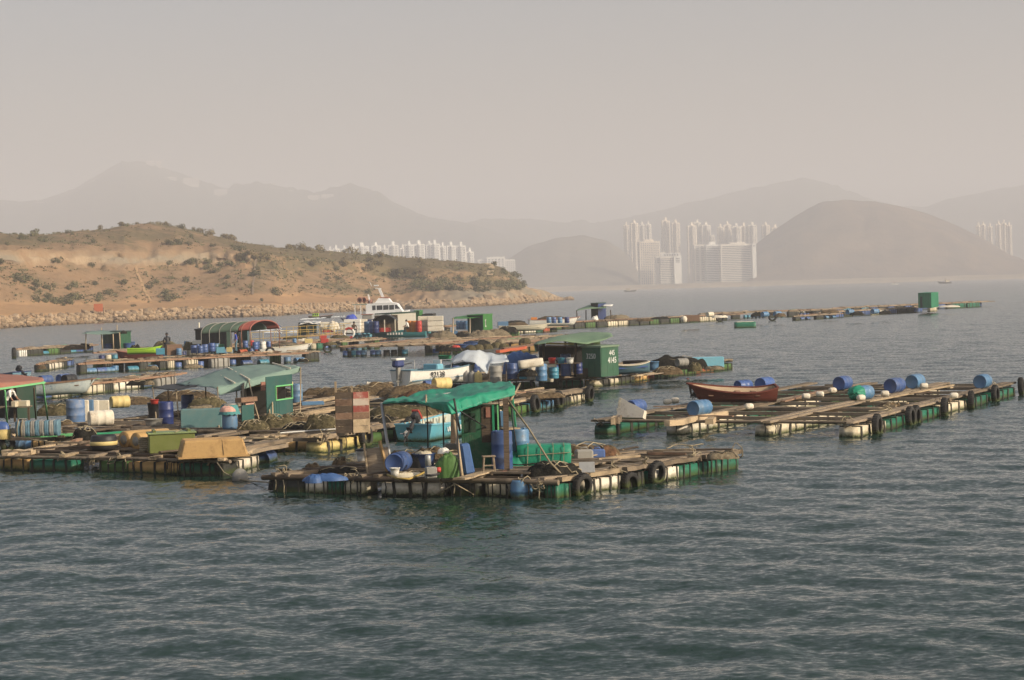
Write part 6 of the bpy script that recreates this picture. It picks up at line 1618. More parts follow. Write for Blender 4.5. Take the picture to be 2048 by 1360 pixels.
for px in (432, 448, 468, 490, 512, 529):
    t_ = (px - 420) / 120; m = MB(); pts = []
    for i in range(13):
        a = math.pi * i / 12; base = D(px - 10, lerp(668, 658, t_), ad - 1.6); top = D(px, lerp(647, 640, t_), ad).z; p = D(px, 650, ad)
        pts.append(Vector((p.x - math.cos(a) * 1.12, ad - math.cos(a) * 1.63, base.z + (top - base.z) * math.sin(a) + .03)))
    pts = [Vector((pts[0].x, pts[0].y, .75))] + pts + [Vector((pts[-1].x, pts[-1].y, .75))]
    m.tube(pts, .035, 6); world_part(m, 'hoop', GREY if px < 500 else RUSTR, ah)
boxhut('low black shed at the left end of the arched canopy', (392, 697), (454, 697), (462, 692), 1.75, DIM, PDARK, DIM); boxhut('grey partition hut under the arch middle', (470, 690), (496, 690), (500, 687), 1.6, PDARK, BLUEH, PDARK)
pole(ah, W(398, 690, .7), D(398, 645, W(398, 690, .7).y), .07, CREAM, 'flag_pole')
person('person in a blue top standing under the arched canopy', W(473, 703, .78), 200, TARPBR, BLUEH, 'stand', 1.0)
person('person in black standing under the arched canopy', W(481, 699, .78), 160, BLACK, DIM, 'stand', 1.12)
box_thing('yellow_bin', 'small yellow bin in front of the arched canopy', 'bin', 459, 704, .75, (.5, .4, .4), YELLOW, 0); box_thing('green_chair_box', 'green box stool before the black shed', 'box', 443, 704, .75, (.5, .5, .7), PGREEN, 10); box_thing('teal_wedge', 'teal boat end leaning at the arch foot', 'board', 441, 706, .75, (.8, .1, .5), CYAN, 30)
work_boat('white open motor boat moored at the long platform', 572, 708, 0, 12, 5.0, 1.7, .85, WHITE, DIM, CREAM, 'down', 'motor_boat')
# yellow pipe rails
for i, (x0, y0, x1, y1, lb) in enumerate(((503, 690, 640, 682, 'yellow pipe railing beyond the red arch'), (560, 677, 640, 672, 'second yellow pipe railing farther back'), (645, 680, 690, 672, 'yellow pipe railing beside the red crates'), (650, 670, 760, 664, 'yellow pipe railing in front of the white boxes'))):
    t = thing('pipe_railing', lb, 'railing', W(x0, y0, .75)); n = 6
    p, q = W(x0, y0, .75), W(x1, y1, .75)
    for k in range(n + 1): a = p.lerp(q, k / n); pole(t, a, a + Vector((0, 0, 1.25)), .03, YPOLE, 'upright', 5)
    for z_ in (.6, 1.25): pole(t, p + Vector((0, 0, z_)), q + Vector((0, 0, z_)), .03, YPOLE, 'rail', 5)
strip('working deck under the yellow pipe rails', (560, 690), (765, 674), 14, [(700, 760, (UP, CYAN))], .75, 8, 10)
for px, py, mt_, lb in ((646, 679, RED, 'upper red crate by the yellow rails'), (649, 686, RED, 'lower red crate by the yellow rails'), (617, 686, YELLOW, 'yellow crate by the yellow rails')): box_thing('crate', lb, 'crate', px, py, .8, (.75, .6, .42 if 'yellow' in lb else .45), mt_, 10)
heap('white foam scraps under the yellow rails', 605, 684, .8, 26, 7, FOAMW, .5, name='foam_scraps', cat='foam scraps', group=None, strands=0); heap('grey net spread under the yellow rails', 570, 690, .8, 60, 5, NETP, .5)
for px, py, w_, lb in ((530, 690, 30, 'brown nets past the red arch'), (660, 690, 30, 'olive nets at the green float end'), (590, 678, 50, 'grey nets behind the first yellow rail'), (680, 676, 40, 'pale nets behind the red crates')): heap(lb, px, py, .8, w_, 6, NETO, .6)
wt = thing('white_tent', 'small tent with rumpled white top and dark sides', 'tent', W(620, 672, .75)); wd = W(620, 672, .75).y
sheet_obj('tent_top', [(598, 650, wd), (612, 646, wd), (625, 648, wd), (641, 645, wd)], [(600, 645, wd + 4), (614, 642, wd + 4), (626, 642, wd + 4), (642, 643, wd + 4)], WHITE, 12, 5, .05, wt, None, .05, .12)
for a, b_, m_ in (((598, 672), (618, 672), PDARK), ((619, 671), (634, 671), BLUEH)): p, q = W(*a, .75), W(*b_, .75); wpanel(0, (q - p).length, 0, 1.6, 0, .05, m_, 'side_sheet', wt, XA(p, q))
for px in (597, 614, 640): pole(wt, W(px, 673, .75), D(px, 648, wd), .05, WOODD, 'post', 5)
def flag():
    t = thing('flag', 'blue and white striped flag on a short pole past the arch', 'flag', W(553, 680, .8)); pole(t, W(553, 680, .8), W(553, 680, .8) + Vector((0, 0, 2.0)), .03, BAMBOO)
    for k in range(7): b = MB(); b.grid(4, 1, lambda u, v: (.03 + .55 * u, .05 * math.sin(u * 5), 1.9 - .12 * k - .12 * v - .5 * u)); o = b.build('stripe', WHITE if k % 2 else BLUE, t); o.modifiers.new('s', 'SOLIDIFY').thickness = .02
flag()
strip('square drum raft with black and turquoise barrels', (678, 702), (752, 697), 5, [(680, 690, (UP, DIM)), (690, 712, (UP, DBLUE)), (713, 720, (UP, BLUEH)), (721, 733, (UP, CYAN)), (734, 750, (UP, LBLUE))], .9, 4, 4)
# white boxes, tanks
for i, (px, py, s_, mt_, lb) in enumerate(((706, 666, (2.0, 1.4, 1.7), WHITE, 'stack of white foam fish boxes near the lifebuoy'), (725, 665, (1.3, 1.4, 1.65), FOAMW, 'second white foam box stack beside the blue tanks'), (655, 664, (1.9, 1.2, 1.3), FOAMW, 'pale foam box stack behind the yellow rails'), (690, 660, (1.2, 1, 1.0), WHITE, 'low white box behind the crouching person'))):
    t = thing('foam_box_stack', lb, 'box', W(px, py, .8)); n = 4
    for k in range(n): b = MB(); b.box((random.uniform(-.05, .05), 0, s_[2] * (k + .5) / n), (s_[0], s_[1], s_[2] / n - .03), random.uniform(-.04, .04), bev=.03); b.build('foam_box', mt_, t)
heap('cream foam blocks bundled in a net behind the rails', 666, 658, 1.2, 26, 16, FOAMW, .8, name='foam_bundle', cat='foam block', group=None); heap('red and white netted floats behind the rails', 655, 664, 1.0, 24, 5, RED, .5, name='float_pile', cat='floats', group=None)
for px, mt_, lb in ((735, LBLUE, 'first blue tank beside the white boxes'), (745, BLUE, 'second blue tank beside the white boxes'), (752, DBLUE, 'dark tank beside the teal motor boat bow')): drum(lb, px, 666, .8, mt_, True, 0, 1.35, 0, 1.15)
person('person crouching on the deck edge beside the lifebuoy', W(707, 668, .85), -60, WOODD, BLACK, 'crouch', 1.2)
b = MB(); vs, fs = [], []
for i in range(24):
    for j in range(8):
        a, c = 2 * math.pi * i / 24, 2 * math.pi * j / 8; vs.append(((.55 + .13 * math.cos(c)) * math.cos(a), .13 * math.sin(c), (.55 + .13 * math.cos(c)) * math.sin(a)))
for i in range(24):
    for j in range(8):
        b.add([], []); fs.append([i * 8 + j, ((i + 1) % 24) * 8 + j, ((i + 1) % 24) * 8 + (j + 1) % 8, i * 8 + (j + 1) % 8])
b.v = [tuple(v) for v in vs]; b.f = fs; b.sm = [True] * len(fs); b.mi = [1 if (k // 8) % 12 in (2, 3, 4, 5) or False else 0 for k in range(len(fs))]
b.mi = [1 if (3 <= (k // 8) <= 8 or 15 <= (k // 8) <= 20) else 0 for k in range(len(fs))]
o = b.build('lifebuoy', [WHITE, RED], None, W(699, 672, .75) + Vector((0, -.5, .35))); tag(o, 'red and white lifebuoy hung on the deck edge', 'lifebuoy')
strip('tank raft alongside the teal motor boat', (690, 672), (790, 668), 10, [(702, 720, (UP, CYAN)), (722, 748, (UP, CYAN)), (752, 762, DARKF)], .75, 6, 6)
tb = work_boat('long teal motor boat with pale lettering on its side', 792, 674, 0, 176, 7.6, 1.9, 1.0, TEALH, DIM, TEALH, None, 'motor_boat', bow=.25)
for k in range(6): b = MB(); b.box((-.9 + k * .36, .95, .62), (.2, .02, .28)); b.build('worn_number_mark', CHALK, tb)
b = MB(); b.box((-1.6, 0, .95), (.9, .9, .9), bev=.1); b.build('engine_box', BLACK, tb); b = MB(); b.box((-.3, .1, .9), (.5, .6, .5), bev=.05); b.build('seat_box', CREAM, tb)
person('person in white tending the teal motor boat engine', W(817, 664, .9), 190, WHITE, DIM, 'crouch', 1.2)
# sheds behind the teal boat
bt = thing('arched_tent', 'black hooped tent with brown interior behind the teal boat', 'tent', W(768, 664, .8)); bd = W(768, 664, .8).y
b = MB(); b.grid(12, 6, lambda u, v: Vector((-1.5 + 3.0 * u, v * 5, 1.35 + .75 * math.sin(math.pi * u) ** .7))); o = b.build('hood', TARPK, bt); o.modifiers.new('s', 'SOLIDIFY').thickness = .06
for a in (-1.4, 0.1, 1.4): b = MB(); b.bar((a, 0, 0), (a, 0, 1.5), .12); b.build('post', CREAM, bt)
b = MB(); b.box((0, 4.8, 1.0), (2.9, .1, 2.0)); b.build('back_wall', WOODD, bt); b = MB(); b.box((-.2, 1.5, .6), (1.8, 1, 1.2), bev=.3); b.build('stacked_sacks', NETB, bt); b = MB(); b.box((0, .6, .25), (1.6, .5, .5)); b.build('red_crate', RED, bt)
ww = thing('tarp_screen', 'long pale grey tarpaulin wall behind the teal boat', 'wall', W(800, 662, .8)); p, q = W(784, 662, .8), W(832, 657, .8); wpanel(0, (q - p).length, 0, 2.1, 0, .08, surf('pale_grey_sheet', (.46, .43, .36), (.25, .22, .17), .5, .8, .7, .03), 'sheet', ww, XA(p, q)); wpanel(-.3, (q - p).length + .2, 2.1, 2.25, 1.0, 2.2, PDARK, 'roof_edge', ww, XA(p, q))
boxhut('small bright green cabin beyond the pale tarpaulin wall', (829, 655), (840, 655), (846, 653), 2.2, PBRIGHT, PBRIGHT, PBRIGHT)
boxhut('low dark cabin beside the small bright green one', (846, 655), (866, 655), (872, 652), 1.7, BLUEH, DIM, DIM)
for px, mt_, lb in ((819, ORANGE, 'first orange drum by the foam wall'), (829, ORANGE, 'second orange drum by the foam wall'), (838, RED, 'third, reddest drum by the foam wall')): drum(lb, px, 664, .8, mt_, True, 0, 1.25, 0, 1.2)
for px, mt_, lb in ((852, CREAM, 'buff foam bale beside the orange drums'), (871, FOAMW, 'white foam bale of stacked blocks beside the buff one')):
    t = thing('foam_bale', lb, 'foam block', W(px, 663, .8))
    for k in range(3): b = MB(); b.box((0, .5, .32 + k * .62), (1.9, 1.2, .58), bev=.05); b.build('block', mt_, t)
strip('shed deck behind the teal motor boat', (770, 669), (905, 664), 12, [(826, 836, (UP, CYAN)), (842, 850, (UP, BLUE)), (852, 860, (UP, TEALH)), (770, 815, DARKF)], .75, 6, 6)

# ---- cage raft with bagged nets
random.seed(105)
r10 = strip('wide cage raft of drums heaped with round bagged nets', (678, 714), (1078, 704), 27, [(682, 690, (UP, BLUE)), (690, 698, (UP, DIM)), (699, 706, (UP, CYAN)), (706, 718, (UP, BLUE)), (718, 726, (UP, LBLUE)), (736, 747, (UP, BLUE)), (747, 755, (UP, LBLUE)), (763, 774, (UP, DIM)), (780, 787, (UP, DIM)), (790, 802, DARKF), (802, 808, (UP, CYAN)), (845, 858, DARKF), (862, 873, (UP, BLUE)), (873, 895, FOAMO), (900, 950, GTARP2), (1000, 1070, FOAMO)], .85, 12, 14, (WOOD, WOODR, WOOD))
for i, (px, py, w_, h_, lb) in enumerate(((940, 700, 22, 11, 'first round bagged net in the row before the dark nets'), (957, 699, 22, 12, 'second round bagged net in that row'), (974, 698, 24, 12, 'third round bagged net in that row'), (992, 695, 22, 12, 'round bagged net a little higher at the row end'), (1007, 696, 20, 10, 'last small bagged net of the row'), (975, 687, 24, 10, 'pale bagged net behind the row'), (1000, 686, 20, 9, 'bagged net beside the pale one'), (1050, 686, 24, 12, 'dark bagged net near the numbered hut canopy'))):
    heap(lb, px, py, .95, w_, h_, NETP if 'pale' in lb else NETO, .9, name='bagged_net', strands=0, fold=.2)
heap('long dark net pile with a red rag on the wide cage raft', 900, 702, .95, 56, 12, NETK, .5); heap('small red rag pile on the dark nets', 912, 694, 1.3, 16, 4, RED, .6, name='rag_pile', cat='rags', group=None, strands=0)
heap('dark slope of nets behind the bagged row', 955, 690, .95, 60, 11, NETK, .5)
for px, py, lb in ((927, 697, 'blue basin in front of the dark slope of nets'), (942, 692, 'blue board beside the blue basin')): pot('blue_basin', lb, 'basin', px, py, .95, .5, .6, .35, BLUE)
for x0, y0, x1, y1, lb in ((995, 703, 1050, 695, 'orange-painted beam before the numbered hut'), (1005, 698, 1075, 688, 'thin reddish pole before the numbered hut')):
    o = timber(None, W(x0, y0, 1.0), W(x1, y1, 1.0), .3, .2, REDF if 'orange' in lb else WOODR, 'painted_spar'); tag(o, lb, 'beam')
pot('green_tub', 'emerald tub floating by the white tarp tent', 'tub', 890, 718, .1, .5, .55, .3, PEMER)
# ---- raft of the bright green hut
random.seed(117)
strip('dark-floated raft of the bright green hut and pale nets', (856, 683), (1002, 678), 14, [(858, 880, DARKF), (882, 905, DARKF), (907, 930, DARKF), (932, 955, DARKF), (957, 985, DARKF)], .7, 8, 7)
gh = boxhut('bright green hut with a slit window and green lean-to', (936, 668), (967, 668), (985, 665), 2.0, PDARK, PBRIGHT, PBRIGHT, .8, 1.06, win=(1.2, 1.75, .75, 1.55))
gd_ = W(950, 668, .8).y
sheet_obj('lean_to', [(904, 637, gd_ - 1), (930, 637, gd_ - 1), (966, 634, gd_ - .8)], [(912, 634, gd_ + 4), (935, 631, gd_ + 4), (966, 630, gd_ + 4)], PBRIGHT, 10, 4, .03, gh, None, .06, .04)
for px in (906, 940): pole(gh, W(px, 676, .75), D(px, 637, gd_ - .8), .08, BAMBOO)
for px, py, w_, h_, m_, lb in ((885, 676, 46, 16, NETP, 'pale netting heap at the raft corner by the foam bale'), (962, 676, 50, 18, NETP, 'pale coiled net before the bright green hut'), (990, 674, 50, 18, NETP, 'second pale coiled net at the hut corner'), (930, 674, 40, 10, NETK, 'dark netting under the green lean-to')): heap(lb, px, py, .8, w_, h_, m_, .6, strands=3)
for px, lb in ((918, 'first blue barrel under the green lean-to'), (926, 'second blue barrel under the green lean-to'), (934, 'third blue barrel under the green lean-to')): drum(lb, px, 659, .8, LBLUE, True, 0, 1.2)
box_thing('blue_crate', 'flat blue crate at the raft edge by the lean-to post', 'crate', 900, 672, .8, (1.6, .9, .5), LBLUE, 5); box_thing('blue_tank', 'small light blue tank beyond the bright green hut', 'tank', 1006, 655, .8, (1.3, .9, .75), LBLUE, 5)
tyre('black tyre at the end of the dark-floated raft', W(995, 677, .4) + Vector((0, -.4, 0)), -85, 1.6)
# ---- strips running to the far point
random.seed(129)
strip('cluttered raft carrying a pale hull frame', (985, 670), (1106, 664), 9, [(1046, 1066, FOAMW), (1068, 1080, GTARP), (1082, 1094, REDF), (1000, 1040, FOAM)], .6, 6, 6)
work_boat('pale unfinished punt frame on the cluttered raft', 1050, 662, .75, 4, 6.0, 1.8, .6, CREAM, WOODD, CREAM, None, 'punt', sink=0)
for px, py, w_, h_, m_, lb in ((1015, 664, 40, 12, NETK, 'dark clutter before the pale punt frame'), (1035, 652, 50, 8, WOODD, 'brown timber clutter behind the pale punt')): heap(lb, px, py, .75, w_, h_, NETK if m_ is NETK else NETB, .5)
strip('long dark raft bearing a white boat full of drums', (1070, 661), (1450, 641), 16, [(x, x + 17, random.choice([DARKF, DARKF, GTARP2, FOAM, DARKF])) for x in range(1075, 1440, 21)], .8, 9, 18, (WOOD, WOODR, WOODD))
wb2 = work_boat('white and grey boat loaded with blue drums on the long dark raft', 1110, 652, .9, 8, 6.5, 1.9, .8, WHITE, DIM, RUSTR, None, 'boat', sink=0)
for k, (px, lb) in enumerate(((1098, 'first blue drum in the white drum boat'), (1108, 'second blue drum in the white drum boat'), (1120, 'third blue drum in the white drum boat'), (1134, 'dark blue drum behind the white drum boat'))): drum(lb, px, 646, 1.35, (LBLUE, BLUE, LBLUE, DBLUE)[k], True, 0, 1.0, 0, .8)
heap('brown net bank behind the white drum boat', 1105, 641, .9, 60, 9, NETB, .5); heap('dark boat wreckage by the orange box', 1030, 648, .8, 44, 8, NETK, .5); box_thing('orange_box', 'small orange box on the net bank end', 'box', 1068, 643, .9, (.9, .7, .6), ORANGE, 0); heap('dark nets beside the small orange box', 1078, 645, .9, 34, 6, NETK, .5)
fh = boxhut('far hut with olive-green canopy roof and dark door', (1183, 641), (1197, 641), (1212, 639), 2.4, DIM, DBLUE, PDARK, .8); fd = W(1195, 641, .8).y
sheet_obj('canopy', [(1152, 621, fd - 1), (1180, 617, fd - 1), (1212, 616, fd - .5)], [(1160, 617, fd + 5), (1185, 608, fd + 5), (1214, 611, fd + 5)], TARPGR, 10, 5, -.1, fh, None, .06, .05)
for bx, tx in ((1154, 1153), (1172, 1172), (1222, 1221)): pole(fh, W(bx, 640, .8), D(tx, 620, W(bx, 640, .8).y), .08, WOODD)
sheet_obj('white_awning', [(1205, 612, fd), (1224, 612, fd)], [(1208, 609, fd + 3), (1226, 609, fd + 3)], WHITE, 4, 3, 0, fh, None, .1, 0)
heap('cream tarpaulin heap beside the far hut', 1235, 638, .9, 50, 9, NETP, .5, name='tarpaulin_heap', cat='tarpaulin', group=None); heap('white sacks at the far hut door', 1190, 641, .9, 16, 9, WHITE, .6, name='sack_pile', cat='sacks', group=None)
box_thing('crate', 'buff crate on the long dark raft', 'crate', 1383, 643, .9, (1.9, 1.2, .8), WOODR, 5); b = MB(); b.lathe([(0, -.45), (.3, -.35), (.42, 0), (.3, .35), (0, .45)], 12); tag(b.build('ball_float', FOAMW, None, W(1368, 645, .9) + Vector((0, 0, .4))), 'cream ball float beside the buff crate', 'float')
strip('far raft on turquoise drums beyond the buff crate', (1395, 640), (1660, 631), 14, [(x, x + w_, m_) for x, w_, m_ in ((1398, 30, (UP, CYAN)), (1436, 18, (UP, LBLUE)), (1460, 16, DARKF), (1484, 14, (UP, CYAN)), (1500, 28, (UP, BLUE)), (1535, 12, DARKF), (1550, 16, (UP, CYAN)), (1572, 20, DARKF), (1596, 20, (UP, BLUE)), (1622, 30, DARKF))], .9, 6, 12)
strip('low outlying raft of blue drums in front of the far rafts', (1588, 641), (1675, 636), 4, [(1588, 1596, DARKF), (1597, 1620, (LI, BLUE)), (1630, 1642, DARKF), (1645, 1672, (LI, LBLUE))], .6, 3, 4)
strip('far raft of mixed floats before the green cube hut', (1640, 636), (1850, 624), 12, [(x, x + 14, random.choice([FOAMW, BLUE, DARKF, FOAM, DARKF])) for x in range(1645, 1840, 18)], .8, 6, 10)
strip('farthest raft carrying the green cube hut', (1660, 628), (1958, 614), 14, [(x, x + 12, random.choice([BLUE, DARKF, CYAN, DARKF])) for x in range(1665, 1890, 17)] + [(1898, 1925, GTARP), (1930, 1955, GTARP)], .9, 6, 14)
boxhut('emerald green cube hut on the farthest raft', (1837, 616), (1863, 616), (1877, 613.5), 2.25, PEMER, PEMER, PEMER, .9, 1.02, name='cube_hut', door=(.6, 1.3, .05, 1.8))
for px, py, w_, h_, m_, lb in ((1515, 633, 26, 9, NETK, 'black net on the turquoise-drum raft'), (1560, 633, 24, 8, NETB, 'brown net beyond the black one'), (1660, 626, 40, 7, NETB, 'brown net on the farthest raft'), (1715, 630, 30, 7, NETK, 'black net on the mixed-float raft'), (1770, 627, 26, 6, NETK, 'last black net before the green cube hut'), (1900, 614, 46, 4, FOAMW, 'white sheet beyond the green cube hut'), (1320, 638, 40, 5, NETK, 'dark clutter past the cream tarpaulin'), (1440, 635, 30, 5, FOAMW, 'white foam pieces on the far rafts'), (1290, 642, 36, 5, NETB, 'low net near the far hut')): heap(lb, px, py, 1.0, w_, h_, m_, .5, strands=0)
for px, py, lb in ((1530, 634, 'blue drum beside the black net'), (1555, 633, 'blue drum beside the brown net'), (1700, 629, 'blue drum on the farthest raft'), (1750, 628, 'second blue drum on the farthest raft'), (1420, 634, 'cream box-like drum on the far rafts')): drum(lb, px, py, 1.0, LBLUE if 'cream' not in lb else CREAM, False, 40, 1.2)
for px, py, ln, lb in ((1228, 640, 14, 'tyre at the outer edge of the long dark raft'), (1440, 636, 14, 'tyre on the turquoise-drum raft'), (1545, 634, 14, 'tyre beside the second drum gap')): tyre('black ' + lb, W(px, py, .6), -85, 1.8)
me = with_mat(('block', 3), block_mesh(3), GTARP); o = obj('float_block', me, None, W(1490, 655, 0) + Vector((0, 0, .2))); o.scale = (2.6, 1.5, 1.0); tag(o, 'dark green wrapped float adrift with a white top', 'float')
b = MB(); b.box((0, 0, .52), (.8, .8, .06)); b.build('white_top', FOAMW, o)
# ================================================================== rock wall along the island shore
random.seed(141)
ROCK = None
def rock_mat():
    m, t, b = newmat('shore_rock')
    pos = world_pos(t)
    n1 = noise_n(t, pos, 0.5, 6, 0.7); n2 = noise_n(t, pos, 2.0, 5, 0.7)
    col = mix(t, ramp(t, n1, [(0.35, 0.0), (0.65, 1.0)]), (0.42, 0.29, 0.17), (0.36, 0.275, 0.19))
    col = mix(t, ramp(t, n2, [(0.5, 0.0), (0.7, 0.7)]), col, (0.22, 0.15, 0.09))
    col = jitter(t, col, 0.3)
    z = math_n(t, 'ADD', sepz(t, pos), math_n(t, 'MULTIPLY', n1, 1.2))
    col = mix(t, ramp(t, math_n(t, 'MULTIPLY', z, .33), [(0.25, 0.85), (0.55, 0.0)]), col, (0.15, 0.10, 0.055))
    t.links.new(col, b.inputs['Base Color']); b.inputs['Roughness'].default_value = 0.95; b.inputs['Specular IOR Level'].default_value = .08
    bump(t, b, n2, .8, .4)
    return m
ROCK = rock_mat()
def boulder_mesh(k):
    def fn():
        import bmesh
        rg = random.Random(900 + k); bm = bmesh.new(); bmesh.ops.create_icosphere(bm, subdivisions=1, radius=1)
        sx, sy, sz = rg.uniform(.8, 1.25), rg.uniform(.7, 1.1), rg.uniform(.6, .95)
        for v in bm.verts:
            v.co *= rg.uniform(.78, 1.15)
            for ax in range(3): v.co[ax] = max(-.78, min(.78, v.co[ax]))
            v.co.x *= sx; v.co.y *= sy; v.co.z *= sz
        me = bpy.data.meshes.new('boulder'); bm.to_mesh(me); bm.free(); me.materials.append(ROCK); return me
    return cached(('boulder', k), fn)
wall = thing('seawall', 'rubble seawall of big tan boulders edging the quarried island', 'seawall', W(0, 657, 0))
spots = []
px = -24.0
while px < 745:
    s, dp = island_depths(px)
    for row in range(5):
        f = (row + random.uniform(.1, .9)) / 5
        p = D(px + random.uniform(-4, 4), s[0], dp[0]).lerp(D(px, s[1], dp[1]), f); p.z = -.1 + (D(px, s[1], dp[1]).z + .1) * f + random.uniform(-.15, .25)
        spots.append((p, random.uniform(.75, 1.35)))
    px += lerp(9.0, 7.5, (px + 24) / 770)
spots.sort(key=lambda q: q[0].y)
for p, sc_ in spots[:300]:
    o = obj('boulder', boulder_mesh(random.randrange(8)), wall, p - wall.location); o.rotation_euler = (random.uniform(-.5, .5), random.uniform(-.5, .5), random.uniform(0, 6.28)); o.scale = (sc_,) * 3
def join_rocks(name, pts, parent=None):
    vs, fs = [], []
    for p, sc_ in pts:
        me = boulder_mesh(random.randrange(8)); M = Matrix.Translation(p) @ Matrix.Rotation(random.uniform(0, 6.28), 4, 'Z') @ Matrix.Rotation(random.uniform(-.6, .6), 4, 'X') @ Matrix.Scale(sc_, 4); o_ = len(vs)
        vs += [tuple(M @ v.co) for v in me.vertices]; fs += [[i + o_ for i in f.vertices] for f in me.polygons]
    me = bpy.data.meshes.new(name); me.from_pydata(vs, [], fs); me.materials.append(ROCK); me.update()
    if parent: me.transform(Matrix.Translation(-parent.location))
    return stuff(obj(name, me, parent))
join_rocks('far_boulders', spots[300:], wall)
pts = []
for i in range(700):
    px = random.uniform(735, 1136); s, dp = island_depths(min(px, 1126)); f = random.random() ** 1.3
    p = D(px, s[0], dp[0]).lerp(D(px, s[1], dp[1]), f); p.z = max(-.2, -.1 + (D(px, s[1], dp[1]).z) * f * .95)
    pts.append((p, random.uniform(.5, 1.5) * (1 if random.random() < .9 else 2.0)))
for i in range(14): pts.append((W(1133 + i * .8, 600.2, 0) + Vector((0, random.uniform(-8, 8), .2)), random.uniform(1.0, 2.6)))
join_rocks('shore_rocks', pts)

# ------------------------------------------------------------------ shrubs and scrub on the hill
def leaf_mat(name, a, b_):
    m, t, b = newmat(name)
    n = noise_n(t, world_pos(t), 0.8, 4, .6)
    t.links.new(jitter(t, mix(t, ramp(t, n, [(.3, 0.), (.7, 1.)]), a, b_), .35), b.inputs['Base Color'])
    b.inputs['Roughness'].default_value = .8; b.inputs['Specular IOR Level'].default_value = .15
    return m
LEAF = leaf_mat('shrub_leaves', (.10, .10, .045), (.15, .14, .065)); LEAFY = leaf_mat('dry_shrub_leaves', (.15, .125, .06), (.20, .155, .075))
def shrub_mesh(k, mat):
    def fn():
        rg = random.Random(700 + k); b = MB()
        lobes = [(rg.uniform(-.55, .55), rg.uniform(-.4, .4), rg.uniform(.3, .75), rg.uniform(.35, .6)) for _ in range(5)]
        for i in range(230):
            lx, ly, lz, lr = rg.choice(lobes)
            d = Vector((rg.gauss(0, 1), rg.gauss(0, 1), rg.gauss(0, 1))).normalized() * lr * rg.uniform(.6, 1.05)
            c = Vector((lx, ly, lz)) + d; c.z = max(.03, c.z)
            n = (d.normalized() + Vector((rg.uniform(-.7, .7), rg.uniform(-.7, .7), rg.uniform(-.3, .9)))).normalized()
            u = n.orthogonal().normalized(); v = n.cross(u); s = rg.uniform(.07, .15)
            b.add([c + u * s, c + v * s * .7, c - u * s, c - v * s * .7], [[0, 1, 2, 3]])
        return b.mesh('crown', mat)
    return cached(('shrub', k, mat.name), fn)
def trunk_mesh():
    def fn():
        b = MB(); b.tube([(0, 0, -.3), (.03, 0, .3), (-.05, .02, .7)], [.06, .045, .02], 5); b.tube([(.02, 0, .25), (.25, .1, .6)], [.035, .015], 4); b.tube([(.02, 0, .2), (-.3, -.1, .6)], [.035, .015], 4); return b.mesh('trunk', WOODD)
    return cached('trunk', fn)
SHRUB_ZONES = [  # x0, x1, u0, u1, n, size, label
    (0, 340, 2.0, 2.55, 34, (2.2, 4.4), 'dark green shrub at the foot of the quarried hill', LEAF),
    (0, 480, 2.5, 3.15, 30, (1.6, 3.4), 'green shrub on the dry slope below the quarry face', LEAF),
    (0, 480, 4.15, 4.9, 30, (1.8, 3.6), 'shrub on the slope above the quarry face', LEAF),
    (180, 520, 4.85, 5.0, 19, (2.0, 3.6), 'shrub along the hilltop skyline', LEAFY),
    (480, 760, 3.2, 4.95, 34, (1.8, 3.8), 'shrub on the green-brown slope of the middle hill', LEAFY),
    (500, 860, 2.0, 3.2, 22, (1.4, 3.0), 'small shrub on the lower middle slope', LEAF),
    (760, 1000, 2.8, 4.9, 22, (1.2, 2.8), 'small shrub on the slope towards the point', LEAFY),
    (820, 1044, 2.0, 2.75, 37, (2.0, 3.4), 'shrub of the dense green belt above the point', LEAF),
    (985, 1046, 2.4, 4.9, 16, (2.0, 3.0), 'shrub on the steep green nose of the headland', LEAF),
    (0, 700, 1.15, 1.9, 8, (.9, 1.5), 'lone low bush on the bare orange shore flat', LEAF)]
for x0, x1, u0, u1, n, (s0, s1), lb, mt_ in SHRUB_ZONES:
    n = max(4, int(n * .8)); cl = [(random.uniform(x0, x1), random.uniform(u0, u1)) for _ in range(max(3, n // 3))]
    for i in range(n):
        cx, cu = random.choice(cl)
        px = min(x1, max(x0, random.gauss(cx, 26))) if random.random() < .6 else random.uniform(x0, x1); u = min(u1, max(u0, random.gauss(cu, .2)))
        p = on_island(px, u); q_ = random.random() ** 1.6; s = lerp(s0, s1, q_) * .66 * (1 + px / 2400)
        t = thing('shrub', ('little ' if q_ < .2 else 'mid-sized ' if q_ < .55 else 'big ') + lb.replace('small ', '').replace('lone low', 'lone'), 'shrub', p - Vector((0, 0, .1)), random.uniform(0, 6.28), 'shrubs on the island hill'); t.scale = (s * random.uniform(.9, 1.2), s, s * random.uniform(.75, 1.05))
        obj('crown', shrub_mesh(random.randrange(6), mt_), t); obj('trunk', trunk_mesh(), t)
b = MB()
for i in range(4200):
    px = random.uniform(-30, 1044); u = random.uniform(2.0, 5.0)
    g = fbm(px * .012, u * 1.4, 5.5, 3)
    if g < -.05 and random.random() < .75: continue
    if px < 480 and 3.05 < u < 4.05: continue
    p = on_island(px, u); s = random.uniform(.2, .6) * (1.2 if px > 450 else 1)
    for k in range(7):
        c = p + Vector((random.gauss(0, s), random.gauss(0, s), random.uniform(0, s))); n = Vector((random.gauss(0, .6), random.gauss(-.2, .6), 1)).normalized()
        a_ = n.orthogonal().normalized() * s * .6; q = n.cross(a_); b.add([c + a_, c + q, c - a_, c - q], [[0, 1, 2, 3]], mi=0 if g > .12 or random.random() < .3 else 1)
o = b.build('scrub', [LEAF, LEAFY]); stuff(o)
